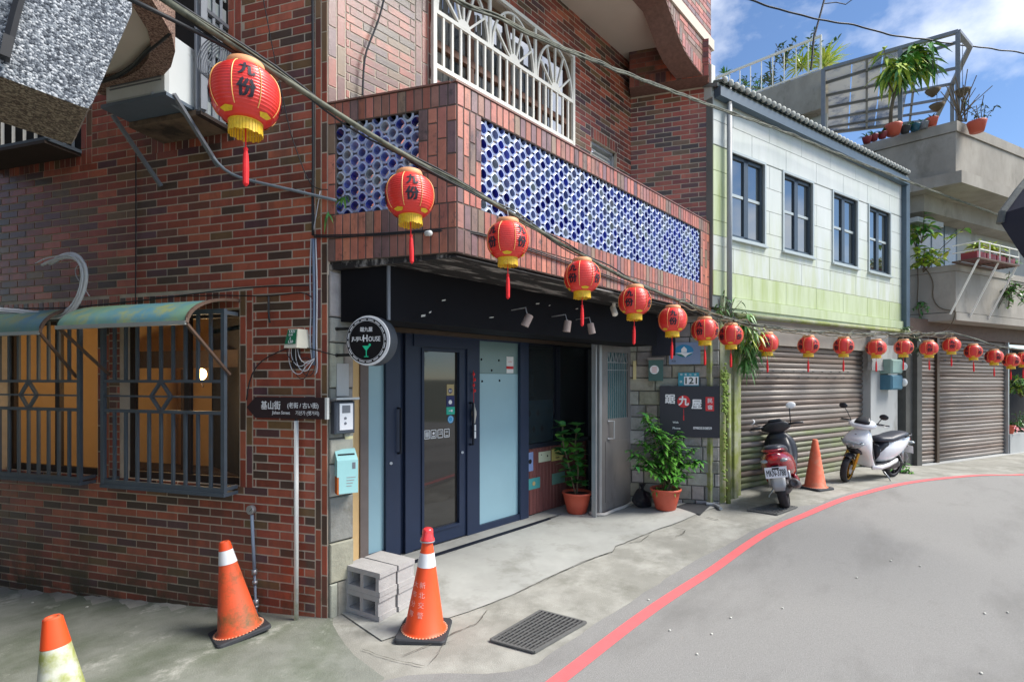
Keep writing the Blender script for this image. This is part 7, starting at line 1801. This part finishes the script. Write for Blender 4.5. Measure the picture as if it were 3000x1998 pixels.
def scooter(label, paint, accents, loc, head, lean, steer, plate=None, fork=M_engine, rim=M_engine, mirror=M_blackp, scale=1.0, mirrors=None, front=None):
    front = front or paint
    rt = thing('motor_scooter', label, 'scooter', (0, 0, 0), 'scooters parked by the shutter')
    def pt(nm, mb, m, par=None): return part(nm, mb, m, par or rt)
    wheel(rt, .62, .235, .10, rim, steer); wheel(rt, -.60, .235, .11, M_engine)
    c, s = math.cos(steer), math.sin(steer)
    for y in (-.085, .085):
        mb = MB(); mb.s = True; mb.tube([(.62 - y * s, y * c, .235), (.545 - y * s, y * c, .48), (.50 - y * s * .7, y * c * .8, .66)], [.024, .026, .02], 8); pt('fork_leg', mb, fork)
    mb = MB(); mb.s = True; vs = []; fs = []; nn = 9
    for i in range(nn):
        a = math.radians(58 + 84 * i / (nn - 1)); rr = .262
        for y, dz in ((-.07, -.02), (-.045, .012), (0, .02), (.045, .012), (.07, -.02)): px = (rr + dz) * math.cos(a); vs.append((.62 + px * c - y * s, px * s + y * c, .235 + (rr + dz) * math.sin(a)))
    for i in range(nn - 1):
        for k in range(4): fs.append((i * 5 + k, i * 5 + k + 1, (i + 1) * 5 + k + 1, (i + 1) * 5 + k))
    mb.add(vs, fs); pt('front_fender', mb, M_blackp)
    # leg shield: narrow at the floor, swelling to the headlamp nose
    mb = MB(); mb.s = True; mb.loft([zsec(.27, .14, .10, .15), zsec(.34, .20, .07, .165), zsec(.45, .30, .055, .19), zsec(.56, .39, .09, .215), zsec(.64, .45, .15, .225), zsec(.72, .465, .165, .22), zsec(.80, .44, .14, .20), zsec(.88, .40, .095, .15), zsec(.93, .375, .06, .10)]); pt('leg_shield', mb, front)
    mb = MB(); mb.s = True; mb.loft([zsec(.30, .10, .07, .13), zsec(.5, .24, .07, .16), zsec(.70, .33, .07, .16), zsec(.84, .335, .06, .13)]); pt('inner_shield', mb, M_blackp)
    mb = MB(); mb.s = True; mb.loft([zsec(.50, .46, .075, .10), zsec(.56, .52, .075, .115), zsec(.60, .55, .05, .10)]); pt('lower_grille', mb, M_blackp)
    hl = MB(); hl.s = True; hl.loft([zsec(.605, .565, .055, .08), zsec(.64, .578, .075, .14), zsec(.68, .582, .082, .178), zsec(.715, .572, .085, .196), zsec(.728, .555, .06, .18)]); h_ = pt('headlamp', hl, M_clear)
    for sg in (-1, 1):
        mb = MB(); mb.bar((.668, 0.01 * sg, .612), (.615, .185 * sg, .738), .014, .014); part('headlamp_brow', mb, M_blackp, h_)
        mb = MB(); mb.s = True; mb.ball((.655, .055 * sg, .665), .02, .03, .025, 10, 6); part('headlamp_bulb', mb, M_alu, h_)
    mb = MB(); mb.lathe([(.024, 0), (.018, .006)], (.535, 0, .83), 12, (1, 0, .45)); pt('badge', mb, M_blackp)
    # handlebar head
    R3 = Matrix.Rotation(steer, 3, 'Z'); piv = Vector((.40, 0, 0)); tr_ = lambda p: (R3 @ (Vector(p) - piv)) + piv
    mb = MB(); mb.s = True; mb.loft([[tr_(p) for p in q] for q in (zsec(.93, .38, .09, .10), zsec(.975, .40, .115, .20), zsec(1.02, .37, .10, .215), zsec(1.06, .33, .07, .17), zsec(1.085, .30, .045, .12))]); cw = pt('handlebar_cowl', mb, front)
    mb = MB(); mb.s = True; mb.loft([[tr_(p) for p in q] for q in (zsec(1.03, .425, .045, .12), zsec(1.08, .37, .035, .11), zsec(1.13, .325, .02, .08))]); pt('fly_screen', mb, M_blackp)
    for sg in (-1, 1):
        mb = MB(); mb.s = True; mb.tube([tr_((.33, .14 * sg, 1.03)), tr_((.28, .25 * sg, 1.035)), tr_((.26, .36 * sg, 1.03))], .018, 8); pt('grip', mb, M_blackp)
        mb = MB(); mb.s = True; mb.tube([tr_((.36, .17 * sg, 1.03)), tr_((.335, .27 * sg, 1.025)), tr_((.31, .37 * sg, 1.02))], .008, 6); pt('brake_lever', mb, accents)
        mb = MB(); mb.s = True; mb.ball(tr_((.415, .13 * sg, .99)), .04, .045, .02, 10, 6); pt('front_indicator', mb, M_clear)
        ms_ = (mirrors or {}).get(sg, (0, .10, .20)); a = Vector((.31, .20 * sg, 1.05)); b = a + Vector((ms_[0] * .6, ms_[1] * sg * .6, ms_[2] * .7)); e = a + Vector((ms_[0], ms_[1] * sg, ms_[2]))
        mb = MB(); mb.s = True; mb.tube([tr_(a), tr_(b), tr_(e)], .007, 6); st_ = pt('mirror_stem', mb, M_blackp)
        mb = MB(); mb.s = True; mb.ball(tr_(e + Vector((0, .02 * sg, .03))), .016, .068, .05, 12, 8, rot=R3.to_3x3()); part('mirror', mb, mirror, st_)
    # floor, seat, tail
    mb = MB(); mb.s = True; mb.loft([sec(.20, .285, .15, .03, 5), sec(-.05, .285, .175, .03, 5), sec(-.22, .30, .17, .04, 5)]); pt('floorboard', mb, M_blackp)
    for sg in (-1, 1):
        mb = MB(); mb.s = True; mb.loft([[(x, sg * y + q[0], z + q[1]) for q in ((.022, 0), (.012, .035), (-.012, .035), (-.022, 0), (-.012, -.035), (.012, -.035))] for x, y, z in ((.20, .15, .27), (.0, .175, .265), (-.20, .175, .30), (-.42, .165, .37))]); pt('side_skirt', mb, paint)
    mb = MB(); mb.s = True; kw = 1.28 if paint is M_redp else 1.0; mb.loft([sec(-.06, .48, .09 * kw, .15), sec(-.16, .50, .135 * kw, .19), sec(-.34, .53, .165 * kw, .20), sec(-.52, .575, .16 * kw, .18), sec(-.70, .635, .125 * kw, .14), sec(-.84, .685, .085 * kw, .09), sec(-.90, .71, .05 * kw, .05)]); pt('tail_body', mb, paint)
    mb = MB(); mb.s = True; mb.loft([sec(-.02, .46, .07, .12), sec(-.12, .60, .115, .10), sec(-.20, .66, .13, .07)]); pt('under_seat_panel', mb, M_blackp)
    mb = MB(); mb.s = True; mb.loft([sec(-.02, .715, .07, .025), sec(-.08, .735, .115, .05), sec(-.28, .735, .15, .055), sec(-.42, .765, .15, .06), sec(-.60, .80, .14, .05), sec(-.76, .815, .10, .035), sec(-.80, .815, .06, .015)]); pt('seat', mb, M_seat)
    mb = MB(); mb.s = True; mb.tube([(-.62, .13, .77), (-.80, .12, .80), (-.90, .06, .80), (-.90, -.06, .80), (-.80, -.12, .80), (-.62, -.13, .77)], .014, 8); pt('grab_rail', mb, paint if paint is M_redp else M_blackp)
    mb = MB(); mb.s = True; mb.ball((-.885, 0, .705), .03, .07, .04, 12, 8); pt('tail_lamp', mb, M_tail)
    for sg in (-1, 1): mb = MB(); mb.s = True; mb.ball((-.85, .115 * sg, .665), .05, .05, .025, 10, 6); pt('rear_indicator', mb, M_clear)
    mb = MB(); mb.s = True; mb.loft([sec(-.18, .27, .09, .09, 4), sec(-.40, .28, .12, .11, 4), sec(-.60, .26, .10, .08, 4), sec(-.72, .25, .06, .05, 4)]); pt('engine', mb, M_engine)
    mb = MB(); mb.s = True; mb.tube([(-.20, -.10, .20), (-.36, -.16, .22), (-.46, -.175, .27)], .018, 8); mb.lathe([(.035, 0), (.058, .03), (.062, .36), (.05, .40), (.035, .405), (.03, .39)], (-.44, -.175, .27), 16, (-.97, 0, .22)); pt('exhaust', mb, M_engine)
    for sg in (-1, 1): mb = MB(); mb.s = True; mb.tube([(-.66, .12 * sg, .30), (-.60, .12 * sg, .56)], .020, 8); mb.tube([(-.66 + .0075 * k + .001, .12 * sg + .026 * math.cos(k * 2.1), .30 + .0325 * k * .25 + .026 * math.sin(k * 2.1) * .2) for k in range(28)], .006, 4); pt('shock_absorber', mb, M_alu)
    mb = MB(); mb.s = True; mb.loft([[(x, y * w, z) for y in (-1, -.5, 0, .5, 1)] + [(x + .015, y * w, z + .006) for y in (1, .5, 0, -.5, -1)] for x, z, w in ((-.74, .50, .075), (-.83, .44, .085), (-.885, .36, .085), (-.90, .28, .06))]); pt('rear_fender', mb, M_fend)
    pb = MB(); pc = Vector((-.905, 0, .52)); pu = Vector((0, -1, 0)); pv = Vector((.30, 0, 1)).normalized(); pn_ = pu.cross(pv)
    pb.obox(pc, pu * .13, pv * .07, pn_ * .002); po = pt('licence_plate', pb, M_ink)
    if plate: mb = MB(); put_text(mb, plate, pc + pn_ * .0035 - pv * .006, pu, pv, w=.225, h=.082, weight=.001); part('plate_lettering', mb, M_inkk, po)
    mb = MB(); mb.bar((-.84, 0, .60), (-.90, 0, .56), .08, .02); pt('plate_holder', mb, M_blackp)
    mb = MB(); mb.s = True; mb.tube([(-.10, .12, .22), (-.16, .22, .10), (-.20, .27, .0 - .27 * math.tan(lean) + .02)], .011, 6); pt('side_stand', mb, M_alu)
    hx = Vector((head[0], head[1], 0)).normalized(); q = Matrix((hx, Vector((-hx.y, hx.x, 0)), Vector((0, 0, 1)))).transposed()
    rt.rotation_euler = (q @ Matrix.Rotation(-lean, 3, 'X')).to_euler(); rt.location = loc; rt.scale = (scale,) * 3
    return rt
# white: nose towards the viewer, leaning on its stand
f_, b_2 = ground_pt(2487, 1410), ground_pt(2602, 1397)
hd = (f_ - b_2).normalized(); mid = (f_ + b_2) / 2
scooter('white motor scooter with gold front wheel parked in front of the shutter', M_whitep, M_alu, (mid.x, mid.y, gz(mid.x, mid.y) + .002), (hd.x, hd.y), math.radians(8), math.radians(18), fork=M_goldm, rim=M_goldm, scale=.92, mirrors={1: (.02, .06, .10), -1: (.02, .12, .20)})
rb = ground_pt(2303, 1488); hd = Vector((.95, .20)).normalized()
cc = rb.xy + hd * .60
scooter('dark red motor scooter seen from behind with a white number plate', M_redp, M_alu, (cc.x, cc.y, gz(rb.x, rb.y) + .002), hd, math.radians(11), math.radians(12), plate='MKN-3788', mirror=M_mirr, front=M_blackp, scale=1.0, mirrors={1: (.0, .12, .06), -1: (.0, .03, .22)})
# hanging charm beside the shop door
ch = thing('door_charm', 'red and white hanging charm with cards on the frame beside the shop door', 'charm', WS.P(1389, 1285, .1))
hsx = WS.s(1389, .1)
mb = MB(); mb.tube([WS.P(1387, 1085, .1), WS.P(1388, 1180, .1)], .004, 5); part('cord', mb, M_inkr, ch)
mb = MB(); mb.s = True
for k in range(4): mb.ball(WS.P(1388 + (k % 2) * 3, 1096 + k * 16, .105), .018, .014, .022, 8, 5)
part('red_knot', mb, M_inkr, ch)
mb = MB(); mb.s = True; mb.lathe([(.012, .0), (.016, .03), (.03, .10), (.028, .14), (.01, .2), (.008, .24)], WS.P(1389, 1240, .105), 12); part('bottle_charm', mb, M_curtain, ch)
for k in range(2): mb = MB(); mb.wbox(WS, hsx - .028, hsx + .028, WS.z(1389, 1262 + k * 22, .1), WS.z(1389, 1244 + k * 20, .1), .10, .104); part('card', mb, M_ink, ch)
